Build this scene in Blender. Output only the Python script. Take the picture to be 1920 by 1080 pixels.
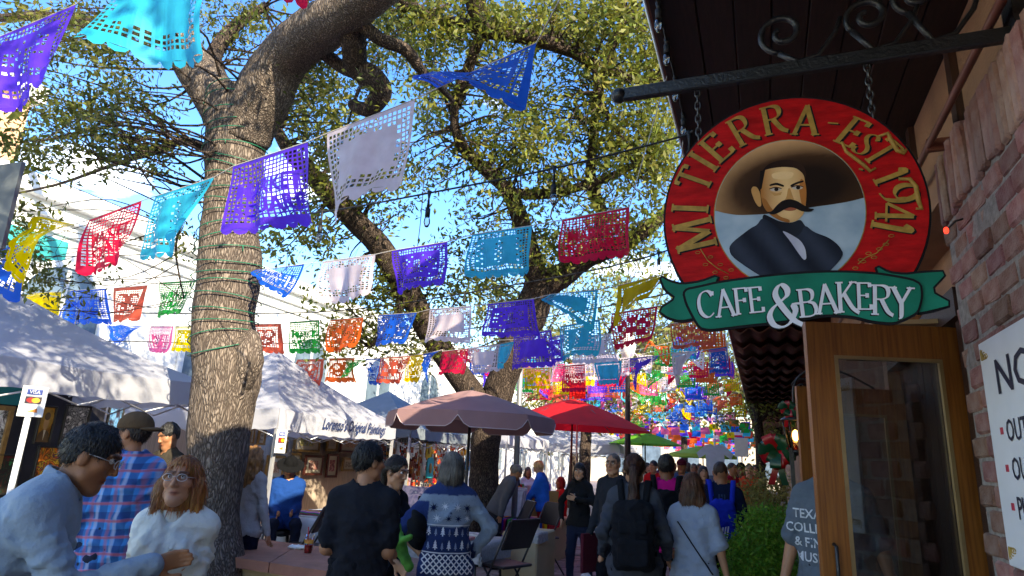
import bpy, math, random
import numpy as np
from mathutils import Vector, Matrix

rng = np.random.default_rng(7)
random.seed(7)
SC = bpy.context.scene
COL = SC.collection
for o in list(bpy.data.objects):
    bpy.data.objects.remove(o, do_unlink=True)

# ------------------------------------------------------------------ camera
F = 1200.0            # focal length in photo pixels (photo is 1920 wide)
CAM_H = 1.68
def _n(v):
    return v / np.linalg.norm(v)
def _ray(px, py):
    return np.array([(px - 960) / F, (540 - py) / F, -1.0])
_yc = _n(_ray(1433, 885))                                   # the street runs along +Y
_p2 = _ray(433, 885 - 1000 * math.tan(math.radians(2.8)))   # second point of the horizon
_zc = _n(np.cross(_yc, _p2))
if _zc[1] < 0:
    _zc = -_zc
_xc = np.cross(_yc, _zc)
CM = np.stack([_xc, _yc, _zc])
CAM = np.array([0.0, 0.0, CAM_H])
def W(px, py):
    return CM @ _ray(px, py)
def gnd(px, py, z=0.0):
    d = W(px, py); return CAM + d * (z - CAM_H) / d[2]
def atY(px, py, Y):
    d = W(px, py); return CAM + d * Y / d[1]
def atX(px, py, X):
    d = W(px, py); return CAM + d * X / d[0]
def dep(px, py, t):
    return CAM + W(px, py) * t
def proj(P):
    c = CM.T @ (np.asarray(P, float) - CAM); return 960 + F * c[0] / -c[2], 540 - F * c[1] / -c[2], -c[2]

cd = bpy.data.cameras.new('camera')
cd.sensor_width = 36.0; cd.lens = 36.0 * F / 1920.0
cd.clip_start = 0.05; cd.clip_end = 2000
cam = bpy.data.objects.new('camera', cd)
m4 = Matrix.Identity(4)
for i in range(3):
    for j in range(3):
        m4[i][j] = CM[i, j]
    m4[i][3] = CAM[i]
cam.matrix_world = m4
COL.objects.link(cam); SC.camera = cam

# ------------------------------------------------------------------ light
SUN_EL, SUN_AZ = math.radians(27), math.radians(126)       # azimuth clockwise from +Y
sd = Vector((math.sin(SUN_AZ) * math.cos(SUN_EL), math.cos(SUN_AZ) * math.cos(SUN_EL), math.sin(SUN_EL)))
sl = bpy.data.lights.new('sun', 'SUN'); sl.energy = 2.5; sl.angle = math.radians(0.55); sl.color = (1, .94, .84)
so = bpy.data.objects.new('sun', sl); so.rotation_euler = sd.to_track_quat('Z', 'Y').to_euler(); so.location = (8, -8, 14)
COL.objects.link(so)
wd = bpy.data.worlds.new('World'); SC.world = wd; wd.use_nodes = True
nt = wd.node_tree; nt.nodes.clear()
N = nt.nodes.new; L = nt.links.new
sky = N('ShaderNodeTexSky'); sky.sky_type = 'NISHITA'; sky.sun_disc = False
sky.sun_elevation = SUN_EL; sky.sun_rotation = SUN_AZ; sky.air_density = 1.0; sky.dust_density = 0.3; sky.ozone_density = 2.5
tc = N('ShaderNodeTexCoord'); sep = N('ShaderNodeSeparateXYZ'); L(tc.outputs['Generated'], sep.inputs[0])
mz = N('ShaderNodeMath'); mz.operation = 'MAXIMUM'; mz.inputs[1].default_value = .12; L(sep.outputs['Z'], mz.inputs[0])
dv = N('ShaderNodeVectorMath'); dv.operation = 'DIVIDE'; L(tc.outputs['Generated'], dv.inputs[0])
cb = N('ShaderNodeCombineXYZ')
for i in range(3): L(mz.outputs[0], cb.inputs[i])
L(cb.outputs[0], dv.inputs[1])
nz = N('ShaderNodeTexNoise'); nz.inputs['Scale'].default_value = .85; nz.inputs['Detail'].default_value = 7; nz.inputs['Roughness'].default_value = .58
off = N('ShaderNodeVectorMath'); off.operation = 'ADD'; off.inputs[1].default_value = (5.3, 2.4, 0); L(dv.outputs[0], off.inputs[0]); L(off.outputs[0], nz.inputs['Vector'])
cr = N('ShaderNodeValToRGB'); cr.color_ramp.elements[0].position = .60; cr.color_ramp.elements[1].position = .76
L(nz.outputs['Fac'], cr.inputs[0])
hs = N('ShaderNodeHueSaturation'); hs.inputs['Saturation'].default_value = 1.32; hs.inputs['Value'].default_value = 0.84; hs.inputs['Hue'].default_value = .516; L(sky.outputs[0], hs.inputs['Color'])
mx = N('ShaderNodeMix'); mx.data_type = 'RGBA'; mx.inputs[7].default_value = (9.0, 9.3, 9.8, 1)
L(cr.outputs[0], mx.inputs[0]); L(hs.outputs[0], mx.inputs[6])
bg = N('ShaderNodeBackground'); bg.inputs['Strength'].default_value = .15; L(mx.outputs[2], bg.inputs['Color'])
wo = N('ShaderNodeOutputWorld'); L(bg.outputs[0], wo.inputs['Surface'])
SC.view_settings.view_transform = 'Standard'; SC.view_settings.look = 'None'
SC.view_settings.exposure = 2.35; SC.view_settings.gamma = 1.0
SC.view_settings.use_white_balance = True; SC.view_settings.white_balance_temperature = 8000; SC.view_settings.white_balance_tint = 4
SC.cycles.use_denoising = True
SC.cycles.max_bounces = 8; SC.cycles.transparent_max_bounces = 12
SC.cycles.sample_clamp_indirect = 6

# ------------------------------------------------------------------ materials
MATS = {}
def srgb(*c):
    c = np.array(c, float) / 255.0
    return tuple(np.where(c <= .04045, c / 12.92, ((c + .055) / 1.055) ** 2.4))
def hexc(h):
    return srgb(int(h[0:2], 16), int(h[2:4], 16), int(h[4:6], 16))
def mat(name, col=(.5, .5, .5), rough=.7, var=.25, vs=6.0, bump=0.0, bs=40.0, metal=0.0, trans=0.0, island=0.0, objrand=0.0,
        stretch=None, col2=None, attr=None, spec=None, detail=4.0, sheen=0.0, emit=None, bd=.02):
    """procedural material: base colour broken up by noise, bump, optional translucency / per-piece variation"""
    if name in MATS: return MATS[name]
    m = bpy.data.materials.new(name); m.use_nodes = True; MATS[name] = m
    t = m.node_tree; N = t.nodes.new; L = t.links.new
    p = t.nodes['Principled BSDF']; out = t.nodes['Material Output']
    p.inputs['Roughness'].default_value = rough; p.inputs['Metallic'].default_value = metal
    if spec is not None: p.inputs['Specular IOR Level'].default_value = spec
    if sheen: p.inputs['Sheen Weight'].default_value = sheen
    tc = N('ShaderNodeTexCoord'); mp = N('ShaderNodeMapping'); L(tc.outputs['Object'], mp.inputs[0])
    if stretch: mp.inputs['Scale'].default_value = stretch
    nz = N('ShaderNodeTexNoise'); nz.inputs['Scale'].default_value = vs; nz.inputs['Detail'].default_value = detail; L(mp.outputs[0], nz.inputs['Vector'])
    mx = N('ShaderNodeMix'); mx.data_type = 'RGBA'
    c = np.array(col[:3]); c2 = np.array(col2[:3]) if col2 is not None else c * (1 + var)
    c1 = c if col2 is not None else c * (1 - var)
    mx.inputs[6].default_value = (*np.clip(c1, 0, 1), 1); mx.inputs[7].default_value = (*np.clip(c2, 0, 1), 1)
    mr = N('ShaderNodeMapRange'); mr.inputs[1].default_value = .3; mr.inputs[2].default_value = .7; L(nz.outputs['Fac'], mr.inputs[0]); L(mr.outputs[0], mx.inputs[0])
    cur = mx.outputs[2]
    if attr:
        a = N('ShaderNodeAttribute'); a.attribute_name = attr
        mm = N('ShaderNodeMix'); mm.data_type = 'RGBA'; mm.blend_type = 'MULTIPLY'; mm.inputs[0].default_value = 1
        L(cur, mm.inputs[6]); L(a.outputs['Color'], mm.inputs[7]); cur = mm.outputs[2]
    if island or objrand:
        src = N('ShaderNodeNewGeometry').outputs['Random Per Island'] if island else N('ShaderNodeObjectInfo').outputs['Random']
        k = island or objrand
        mr2 = N('ShaderNodeMapRange'); mr2.inputs[3].default_value = 1 - k; mr2.inputs[4].default_value = 1 + k; L(src, mr2.inputs[0])
        h = N('ShaderNodeHueSaturation'); L(cur, h.inputs['Color']); L(mr2.outputs[0], h.inputs['Value'])
        wn = N('ShaderNodeTexWhiteNoise'); wn.noise_dimensions = '1D'; L(src, wn.inputs['W'])
        mr3 = N('ShaderNodeMapRange'); mr3.inputs[3].default_value = .5 - k * .07; mr3.inputs[4].default_value = .5 + k * .07; L(wn.outputs['Value'], mr3.inputs[0]); L(mr3.outputs[0], h.inputs['Hue'])
        cur = h.outputs[0]
    L(cur, p.inputs['Base Color'])
    if bump:
        nb = N('ShaderNodeTexNoise'); nb.inputs['Scale'].default_value = bs; nb.inputs['Detail'].default_value = 6; L(mp.outputs[0], nb.inputs['Vector'])
        b = N('ShaderNodeBump'); b.inputs['Strength'].default_value = bump; b.inputs['Distance'].default_value = bd; L(nb.outputs['Fac'], b.inputs['Height']); L(b.outputs[0], p.inputs['Normal'])
    if trans:
        tr = N('ShaderNodeBsdfTranslucent'); L(cur, tr.inputs['Color'])
        ms = N('ShaderNodeMixShader'); ms.inputs[0].default_value = trans; L(p.outputs[0], ms.inputs[1]); L(tr.outputs[0], ms.inputs[2]); L(ms.outputs[0], out.inputs['Surface'])
    if emit:
        p.inputs['Emission Color'].default_value = (*emit[:3], 1); p.inputs['Emission Strength'].default_value = emit[3]
    return m

def bark_mat(name, c1, c2):
    if name in MATS: return MATS[name]
    m = bpy.data.materials.new(name); m.use_nodes = True; MATS[name] = m
    t = m.node_tree; N = t.nodes.new; L = t.links.new; p = t.nodes['Principled BSDF']; p.inputs['Roughness'].default_value = .95; p.inputs['Specular IOR Level'].default_value = .15
    tc = N('ShaderNodeTexCoord'); mp = N('ShaderNodeMapping'); mp.inputs['Scale'].default_value = (1, 1, .20); L(tc.outputs['Object'], mp.inputs[0])
    nd = N('ShaderNodeTexNoise'); nd.inputs['Scale'].default_value = 9; nd.inputs['Detail'].default_value = 3; L(mp.outputs[0], nd.inputs['Vector'])
    ad = N('ShaderNodeMix'); ad.data_type = 'RGBA'; ad.blend_type = 'ADD'; ad.inputs[0].default_value = .16; L(mp.outputs[0], ad.inputs[6]); L(nd.outputs['Color'], ad.inputs[7])
    v = N('ShaderNodeTexVoronoi'); v.feature = 'DISTANCE_TO_EDGE'; v.inputs['Scale'].default_value = 48; L(ad.outputs[2], v.inputs['Vector'])
    n2 = N('ShaderNodeTexNoise'); n2.inputs['Scale'].default_value = 45; n2.inputs['Detail'].default_value = 8; n2.inputs['Roughness'].default_value = .7; L(mp.outputs[0], n2.inputs['Vector'])
    mr = N('ShaderNodeMapRange'); mr.inputs[2].default_value = .30; L(v.outputs['Distance'], mr.inputs[0])
    mu = N('ShaderNodeMath'); mu.operation = 'MULTIPLY'; L(mr.outputs[0], mu.inputs[0]); L(n2.outputs['Fac'], mu.inputs[1])
    r = N('ShaderNodeValToRGB'); e = r.color_ramp.elements; e[0].position = .05; e[0].color = (*c1, 1); e[1].position = .62; e[1].color = (*c2, 1); L(mu.outputs[0], r.inputs[0])
    n3 = N('ShaderNodeTexNoise'); n3.inputs['Scale'].default_value = 2.2; L(tc.outputs['Object'], n3.inputs['Vector'])
    h = N('ShaderNodeHueSaturation'); L(r.outputs[0], h.inputs['Color']); mr3 = N('ShaderNodeMapRange'); mr3.inputs[3].default_value = .7; mr3.inputs[4].default_value = 1.3; L(n3.outputs['Fac'], mr3.inputs[0]); L(mr3.outputs[0], h.inputs['Value'])
    L(h.outputs[0], p.inputs['Base Color'])
    b = N('ShaderNodeBump'); b.inputs['Strength'].default_value = 1.0; b.inputs['Distance'].default_value = .022; L(mu.outputs[0], b.inputs['Height']); L(b.outputs[0], p.inputs['Normal'])
    return m

def glass_mat(name, tint=(.9, .95, .95), refl=1.0):
    if name in MATS: return MATS[name]
    m = bpy.data.materials.new(name); m.use_nodes = True; MATS[name] = m
    t = m.node_tree; N = t.nodes.new; L = t.links.new; t.nodes.remove(t.nodes['Principled BSDF'])
    tr = N('ShaderNodeBsdfTransparent'); tr.inputs[0].default_value = (*tint, 1)
    gl = N('ShaderNodeBsdfGlossy'); gl.inputs['Roughness'].default_value = .015
    fr = N('ShaderNodeFresnel'); fr.inputs[0].default_value = 1.5
    mu = N('ShaderNodeMath'); mu.operation = 'MULTIPLY_ADD'; mu.inputs[1].default_value = 1.6 * refl; mu.inputs[2].default_value = .05 * refl; mu.use_clamp = True; L(fr.outputs[0], mu.inputs[0])
    ms = N('ShaderNodeMixShader'); L(mu.outputs[0], ms.inputs[0]); L(tr.outputs[0], ms.inputs[1]); L(gl.outputs[0], ms.inputs[2]); L(ms.outputs[0], t.nodes['Material Output'].inputs['Surface'])
    return m

# ------------------------------------------------------------------ objects
def wloc(o):
    v = np.zeros(3)
    while o is not None:
        v += np.array(o.location); o = o.parent
    return v
def thing(name, label, cat, loc=(0, 0, 0), group=None):
    o = bpy.data.objects.new(name, None); o.location = tuple(float(x) for x in loc); o.empty_display_size = .1
    COL.objects.link(o); o['label'] = label; o['category'] = cat
    if group: o['group'] = group
    return o
def tag(o, label, cat, group=None):
    o['label'] = label; o['category'] = cat
    if group: o['group'] = group
    return o
def obj(name, me, parent=None, loc=None, kind=None, mats=None):
    o = bpy.data.objects.new(name, me); COL.objects.link(o)
    if parent is not None: o.parent = parent
    if loc is not None: o.location = tuple(float(x) for x in loc)
    if kind: o['kind'] = kind
    return o
def mesh_from(name, V, Fc, mats=(), mi=None, smooth=False):
    me = bpy.data.meshes.new(name)
    V = np.asarray(V, np.float64)
    if isinstance(Fc, np.ndarray):
        nf, k = Fc.shape
        me.vertices.add(len(V)); me.vertices.foreach_set('co', V.ravel())
        me.loops.add(nf * k); me.loops.foreach_set('vertex_index', Fc.ravel().astype(np.int32))
        me.polygons.add(nf); me.polygons.foreach_set('loop_start', np.arange(0, nf * k, k, dtype=np.int32))
        me.update(calc_edges=True)
    else:
        me.from_pydata([tuple(v) for v in V], [], Fc)
    for m in mats: me.materials.append(m)
    if mi is not None: me.polygons.foreach_set('material_index', np.asarray(mi, np.int32))
    if smooth: me.polygons.foreach_set('use_smooth', np.ones(len(me.polygons), bool))
    me.update()
    return me

class MB:
    """collects shapes into one mesh (world coordinates)"""
    def __init__(s): s.V = []; s.F = []; s.sm = []
    def add(s, V, Fc, smooth=False):
        b = len(s.V); s.V += [tuple(map(float, v)) for v in V]
        for f in Fc: s.F.append(tuple(int(i) + b for i in f)); s.sm.append(smooth)
        return s
    def box(s, lo, hi, bev=0.0, R=None, c=None):
        lo = np.array(lo, float); hi = np.array(hi, float); lo, hi = np.minimum(lo, hi), np.maximum(lo, hi)
        if bev <= 0:
            V = np.array([[x, y, z] for x in (lo[0], hi[0]) for y in (lo[1], hi[1]) for z in (lo[2], hi[2])])
            Fc = [(0, 1, 3, 2), (4, 6, 7, 5), (0, 4, 5, 1), (2, 3, 7, 6), (0, 2, 6, 4), (1, 5, 7, 3)]
        else:
            b = min(bev, .45 * (hi - lo).min()); V = []; idx = {}
            for sx in (0, 1):
                for sy in (0, 1):
                    for sz in (0, 1):
                        cpt = np.array([(lo, hi)[sx][0], (lo, hi)[sy][1], (lo, hi)[sz][2]]); d = np.array([1 - 2 * sx, 1 - 2 * sy, 1 - 2 * sz]) * b
                        for a in range(3):
                            q = cpt + d; q[a] = cpt[a]; idx[(sx, sy, sz, a)] = len(V); V.append(q)
            Fc = []
            for a in range(3):
                u, w = (a + 1) % 3, (a + 2) % 3
                for sa in (0, 1):
                    f = []
                    for (i, j) in ((0, 0), (1, 0), (1, 1), (0, 1)):
                        k = [0, 0, 0]; k[a] = sa; k[u] = i; k[w] = j; f.append(idx[(*k, a)])
                    Fc.append(f if sa else f[::-1])
            for a in range(3):
                u, w = (a + 1) % 3, (a + 2) % 3
                for i in (0, 1):
                    for j in (0, 1):
                        k0 = [0, 0, 0]; k1 = [0, 0, 0]; k0[u] = k1[u] = i; k0[w] = k1[w] = j; k1[a] = 1
                        f = [idx[(*k0, u)], idx[(*k1, u)], idx[(*k1, w)], idx[(*k0, w)]]
                        Fc.append(f if (i ^ j) else f[::-1])
            for k in [(x, y, z) for x in (0, 1) for y in (0, 1) for z in (0, 1)]:
                f = [idx[(*k, 0)], idx[(*k, 1)], idx[(*k, 2)]]; Fc.append(f if (sum(k) % 2) else f[::-1])
            V = np.array(V)
        if R is not None:
            cc = np.array(c if c is not None else (lo + hi) / 2); V = (V - cc) @ np.array(R).T + cc
        return s.add(V, Fc)
    def tube(s, P, r, seg=8, cap=True, smooth=True, squash=None):
        P = [np.array(p, float) for p in P]; n = len(P)
        r = [r] * n if np.isscalar(r) else list(r)
        up = np.array([0, 0, 1.0]); V = []
        t0 = P[1] - P[0]; t0 /= np.linalg.norm(t0) + 1e-9
        a = np.cross(t0, up)
        if np.linalg.norm(a) < .05: a = np.cross(t0, [1, 0, 0])
        a /= np.linalg.norm(a)
        for i in range(n):
            t = P[min(i + 1, n - 1)] - P[max(i - 1, 0)]; t /= np.linalg.norm(t) + 1e-9
            a = a - t * (a @ t); a /= np.linalg.norm(a) + 1e-9; b = np.cross(t, a)
            for k in range(seg):
                th = 2 * math.pi * k / seg; V.append(P[i] + r[i] * (math.cos(th) * a + math.sin(th) * b))
        Fc = []
        for i in range(n - 1):
            for k in range(seg):
                k2 = (k + 1) % seg; Fc.append((i * seg + k, i * seg + k2, (i + 1) * seg + k2, (i + 1) * seg + k))
        s.add(V, Fc, smooth)
        if cap:
            b = len(s.V) - n * seg
            s.F.append(tuple(b + k for k in range(seg))[::-1]); s.sm.append(False)
            s.F.append(tuple(b + (n - 1) * seg + k for k in range(seg))); s.sm.append(False)
        return s
    def lathe(s, prof, c=(0, 0, 0), seg=16, smooth=True, ang=2 * math.pi):
        c = np.array(c, float); V = []; n = len(prof)
        for (r, z) in prof:
            for k in range(seg):
                th = ang * k / seg; V.append(c + [r * math.cos(th), r * math.sin(th), z])
        Fc = [(i * seg + k, i * seg + (k + 1) % seg, (i + 1) * seg + (k + 1) % seg, (i + 1) * seg + k) for i in range(n - 1) for k in range(seg)]
        return s.add(V, Fc, smooth)
    def ell(s, c, r, seg=12, rings=8, R=None):
        V = []; Fc = []
        for i in range(rings + 1):
            ph = math.pi * i / rings
            for k in range(seg):
                th = 2 * math.pi * k / seg
                V.append([r[0] * math.sin(ph) * math.cos(th), r[1] * math.sin(ph) * math.sin(th), -r[2] * math.cos(ph)])
        V = np.array(V)
        if R is not None: V = V @ np.array(R).T
        V = V + np.array(c)
        Fc = [(i * seg + k, i * seg + (k + 1) % seg, (i + 1) * seg + (k + 1) % seg, (i + 1) * seg + k) for i in range(rings) for k in range(seg)]
        return s.add(V, Fc, True)
    def prism(s, poly, O, U, Vv, d, back=True):
        """2-D polygon in the frame O + x*U + y*Vv, extruded by vector d"""
        O = np.array(O, float); U = np.array(U, float); Vv = np.array(Vv, float); d = np.array(d, float); n = len(poly)
        A = [O + x * U + y * Vv for x, y in poly]
        area = sum(poly[i][0] * poly[(i + 1) % n][1] - poly[(i + 1) % n][0] * poly[i][1] for i in range(n))
        flip = (np.cross(U, Vv) @ d) * area < 0
        V = A + [a + d for a in A]
        fs = [tuple(range(n))[::-1], tuple(range(n, 2 * n))] + [(i, (i + 1) % n, n + (i + 1) % n, n + i) for i in range(n)]
        if flip: fs = [f[::-1] for f in fs]
        return s.add(V, fs)
    def build(s, name, m, parent=None, kind=None, smooth=None, loc=None, local=False):
        off = wloc(parent) if parent is not None and not local else np.zeros(3)
        base = np.array(loc, float) if loc is not None else np.zeros(3)
        V = np.array(s.V, float) - off - base
        me = bpy.data.meshes.new(name); me.from_pydata([tuple(v) for v in V], [], s.F)
        for q in (m if isinstance(m, (list, tuple)) else [m]): me.materials.append(q)
        me.polygons.foreach_set('use_smooth', np.array(s.sm if smooth is None else [smooth] * len(s.F), bool)); me.update()
        return obj(name, me, parent, loc, kind)

def rotz(a):
    c, s = math.cos(a), math.sin(a); return np.array([[c, -s, 0], [s, c, 0], [0, 0, 1.0]])
def rotx(a):
    c, s = math.cos(a), math.sin(a); return np.array([[1.0, 0, 0], [0, c, -s], [0, s, c]])
def roty(a):
    c, s = math.cos(a), math.sin(a); return np.array([[c, 0, s], [0, 1.0, 0], [-s, 0, c]])
def copy_tree(o, parent=None):
    c = o.copy(); COL.objects.link(c); c.parent = parent
    for ch in list(o.children): copy_tree(ch, c)
    return c

# flat lettering from the built-in font: returns triangles in a unit-height frame
_TXT = {}
def text_tris(body, bold=0.0):
    if (body, bold) in _TXT: return _TXT[(body, bold)]
    cu = bpy.data.curves.new('lettering', 'FONT'); cu.body = body; cu.size = 1.0; cu.align_x = 'CENTER'; cu.offset = bold; cu.resolution_u = 2
    o = bpy.data.objects.new('lettering', cu); COL.objects.link(o)
    dg = bpy.context.evaluated_depsgraph_get(); me = o.evaluated_get(dg).to_mesh()
    V = np.array([v.co[:2] for v in me.vertices]); me.calc_loop_triangles(); T = np.array([t.vertices[:] for t in me.loop_triangles])
    o.evaluated_get(dg).to_mesh_clear(); bpy.data.objects.remove(o, do_unlink=True)
    if len(V): V = V / .72; V[:, 1] -= .0
    _TXT[(body, bold)] = (V, T); return V, T
def letter_mesh(mb, body, O, U, Vv, size, nrm, bold=0.0, sx=1.0, off=.003):
    V, T = text_tris(body, bold); O = np.array(O, float); nrm = np.array(nrm, float)
    P = O + V[:, :1] * size * sx * np.array(U) + V[:, 1:] * size * np.array(Vv) + nrm * off
    if np.cross(U, Vv) @ nrm < 0: T = T[:, ::-1]
    return mb.add(P, T)

# ------------------------------------------------------------------ shared materials
WHITE = mat('white_canvas', (.75, .76, .78), .75, .05, 3, .15, 120)
BLACKM = mat('black_iron', (.012, .012, .014), .38, .4, 14, .25, 60, spec=.6)
STEEL = mat('pale_metal', (.6, .6, .62), .35, .1, 8, metal=.6)
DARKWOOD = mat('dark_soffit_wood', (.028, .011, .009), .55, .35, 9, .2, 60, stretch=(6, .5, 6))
PAPER = mat('white_paper', (.8, .8, .79), .6, .04, 5)
# ================================================================== ground
def ground_mat():
    m = bpy.data.materials.new('paved_ground'); m.use_nodes = True
    t = m.node_tree; N = t.nodes.new; L = t.links.new; p = t.nodes['Principled BSDF']; p.inputs['Roughness'].default_value = .85
    tc = N('ShaderNodeTexCoord'); b = N('ShaderNodeTexBrick'); b.inputs['Scale'].default_value = 1.0
    b.inputs['Color1'].default_value = (.27, .19, .165, 1); b.inputs['Color2'].default_value = (.36, .27, .24, 1); b.inputs['Mortar'].default_value = (.12, .1, .09, 1)
    b.inputs['Brick Width'].default_value = .3; b.inputs['Row Height'].default_value = .15; b.inputs['Mortar Size'].default_value = .006
    L(tc.outputs['Object'], b.inputs['Vector'])
    n = N('ShaderNodeTexNoise'); n.inputs['Scale'].default_value = 1.3; n.inputs['Detail'].default_value = 6; L(tc.outputs['Object'], n.inputs['Vector'])
    h = N('ShaderNodeHueSaturation'); mr = N('ShaderNodeMapRange'); mr.inputs[3].default_value = .7; mr.inputs[4].default_value = 1.3; L(n.outputs['Fac'], mr.inputs[0]); L(mr.outputs[0], h.inputs['Value']); L(b.outputs['Color'], h.inputs['Color']); L(h.outputs[0], p.inputs['Base Color'])
    return m
mb = MB(); mb.add([(-300, -100, 0), (300, -100, 0), (300, 600, 0), (-300, 600, 0)], [(0, 1, 2, 3)])
ground = mb.build('ground', ground_mat(), kind='structure')
PAV = mat('paver_brick', (.32, .225, .2), .85, .2, 9, .3, 50, objrand=.3)
pme = MB().box((-.145, -.0705, 0), (.145, .0705, .018), .006).build('paver', PAV, ground)
pmesh = pme.data; first = True; cnt = 0
for r in range(29):
    for c in range(10):
        x = -3.75 + c * .3 + (r % 2) * .15; y = 9.7 + r * .15
        if cnt >= 290: break
        o = pme if first else obj('paver', pmesh, ground)
        o.location = (x, y, -.004 + rng.uniform(0, .005)); o.rotation_euler = (0, 0, rng.normal(0, .008)); first = False; cnt += 1

# ================================================================== cafe building on the right-hand side of the street
BRK = mat('old_brick', (.29, .115, .085), .9, .35, 10, .7, 70, objrand=.3, col2=(.42, .25, .20))
MORT = mat('mortar', (.33, .28, .24), .95, .3, 20, .6, 60)
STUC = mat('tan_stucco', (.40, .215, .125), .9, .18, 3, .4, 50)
WOODD = mat('door_wood', (.20, .060, .012), .34, .45, 5, .2, 50, stretch=(14, 14, .6), col2=(.36, .125, .024))
WOODL = mat('pale_ply', (.46, .30, .15), .6, .15, 5, .1, 40, stretch=(1, 8, 8))
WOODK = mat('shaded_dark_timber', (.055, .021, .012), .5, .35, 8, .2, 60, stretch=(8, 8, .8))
bl = thing('cafe_building', 'long cafe building with deep dark eaves and tan stucco upper wall', 'building', (1.4, 4, 0))
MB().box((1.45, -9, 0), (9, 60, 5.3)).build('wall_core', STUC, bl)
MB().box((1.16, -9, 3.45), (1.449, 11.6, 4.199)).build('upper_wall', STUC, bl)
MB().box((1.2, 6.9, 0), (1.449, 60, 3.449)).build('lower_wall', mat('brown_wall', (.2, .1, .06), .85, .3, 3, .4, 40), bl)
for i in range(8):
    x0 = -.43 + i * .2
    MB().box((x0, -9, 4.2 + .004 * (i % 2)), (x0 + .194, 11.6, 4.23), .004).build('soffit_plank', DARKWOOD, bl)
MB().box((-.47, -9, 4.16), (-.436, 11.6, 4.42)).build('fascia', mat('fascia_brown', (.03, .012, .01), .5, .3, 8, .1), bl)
MB().box((-.53, -9, 4.30), (-.472, 36, 4.36), .01).build('gutter', STEEL, bl)
roof = MB()
roof.add([(-.5, -9, 4.43), (9, -9, 5.4), (9, 60, 5.4), (-.5, 60, 4.43), (-.5, -9, 4.24), (9, -9, 5.2), (9, 60, 5.2), (-.5, 60, 4.24)], [(0, 1, 2, 3), (7, 6, 5, 4), (0, 4, 5, 1), (3, 2, 6, 7), (0, 3, 7, 4), (1, 5, 6, 2)])
roof.build('roof', mat('roof_tile_brown', (.2, .08, .05), .85, .3, 4, .3), bl)
# corrugated tile rows further along the eave
TILE = mat('dark_clay_tile', (.085, .03, .024), .7, .4, 7, .3, 40)
for i in range(15):
    y0 = 11.7 + i * 1.55; V = []; Fc = []
    nx = 40
    for k in range(nx + 1):
        x = -.43 + 1.6 * k / nx; wz = .045 * math.cos(k / nx * 2 * math.pi * 5)
        for (dy, dz) in ((0, 0), (0, .035), (1.75, .20), (1.75, .165)):
            V.append((x, y0 + dy, 4.03 + wz + dz))
    for k in range(nx):
        a = 4 * k; b = a + 4
        Fc += [(a, b, b + 1, a + 1), (a + 1, b + 1, b + 2, a + 2), (a + 3, b + 3, b, a)]
    MB().add(V, Fc, True).build('tile_row', TILE, bl)
for y in (2.2, 3.9, 5.0, 6.4, 8.0):
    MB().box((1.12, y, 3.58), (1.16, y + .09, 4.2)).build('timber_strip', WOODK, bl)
pp = MB().tube([(1.04, -9, 3.66), (1.04, 3, 3.66), (1.04, 11, 3.66)], .022, 8)
for y in (2.5, 4.2, 6): pp.box((1.03, y, 3.62), (1.16, y + .03, 3.70))
pp.build('pipe', mat('red_brown_pipe', (.22, .07, .045), .4, .15, 6), bl)
# doorway: jamb, header, boarded recess
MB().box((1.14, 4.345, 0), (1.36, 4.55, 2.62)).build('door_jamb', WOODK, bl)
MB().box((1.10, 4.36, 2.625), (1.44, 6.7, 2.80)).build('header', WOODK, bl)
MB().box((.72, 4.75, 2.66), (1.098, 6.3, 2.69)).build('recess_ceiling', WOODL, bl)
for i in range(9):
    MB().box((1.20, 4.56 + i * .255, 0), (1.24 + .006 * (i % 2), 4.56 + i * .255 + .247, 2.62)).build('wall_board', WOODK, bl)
MB().box((1.10, 6.7, 0), (1.42, 6.9, 3.3)).build('corner_post', WOODD, bl)
# brick pier
bp = thing('brick_pier', 'rough red brick pier with a soldier course along its top', 'brick wall', (1.2, 2, 0))
MB().box((1.093, -9, 0), (1.44, 4.262, 3.54)).build('mortar_core', MORT, bp)
def brick_mesh(l, h, d, seed):
    r = np.random.default_rng(seed); b = MB().box((-d / 2, -l / 2, -h / 2), (d / 2, l / 2, h / 2), .012)
    b.V = [tuple(np.array(v) + r.normal(0, .0035, 3)) for v in b.V]; return b
bms = [brick_mesh(.235, .108, .06, s) for s in range(6)]; sms = [brick_mesh(.085, .40, .07, 40 + s) for s in range(4)]
bm_ = []; 
for b in bms + sms:
    o = b.build('brick', BRK, bp, local=True); bm_.append(o)
used = set(); nb = 0
def put_brick(k, x, y, z):
    global nb
    o = bm_[k] if k not in used else obj('brick', bm_[k].data, bp)
    used.add(k); o.location = tuple(np.array((x, y, z)) - np.array(bp.location)); o.rotation_euler = (rng.normal(0, .010), rng.normal(0, .008), rng.normal(0, .012)); nb += 1
for r in range(19):
    z = 3.08 - r * .122
    for c in range(7):
        y = 4.175 - c * .247 - (r % 2) * .12 + rng.normal(0, .008)
        put_brick(int(rng.integers(6)), 1.112 + rng.normal(0, .006), y + (rng.uniform(-.01, .03) if c == 0 else 0), z)
    if r % 2: put_brick(int(rng.integers(6)), 1.145, 4.175 + .06, z)
for c in range(17):
    put_brick(6 + int(rng.integers(4)), 1.105 + rng.normal(0, .008), 4.25 - c * .097, 3.36 + rng.normal(0, .008))
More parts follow.
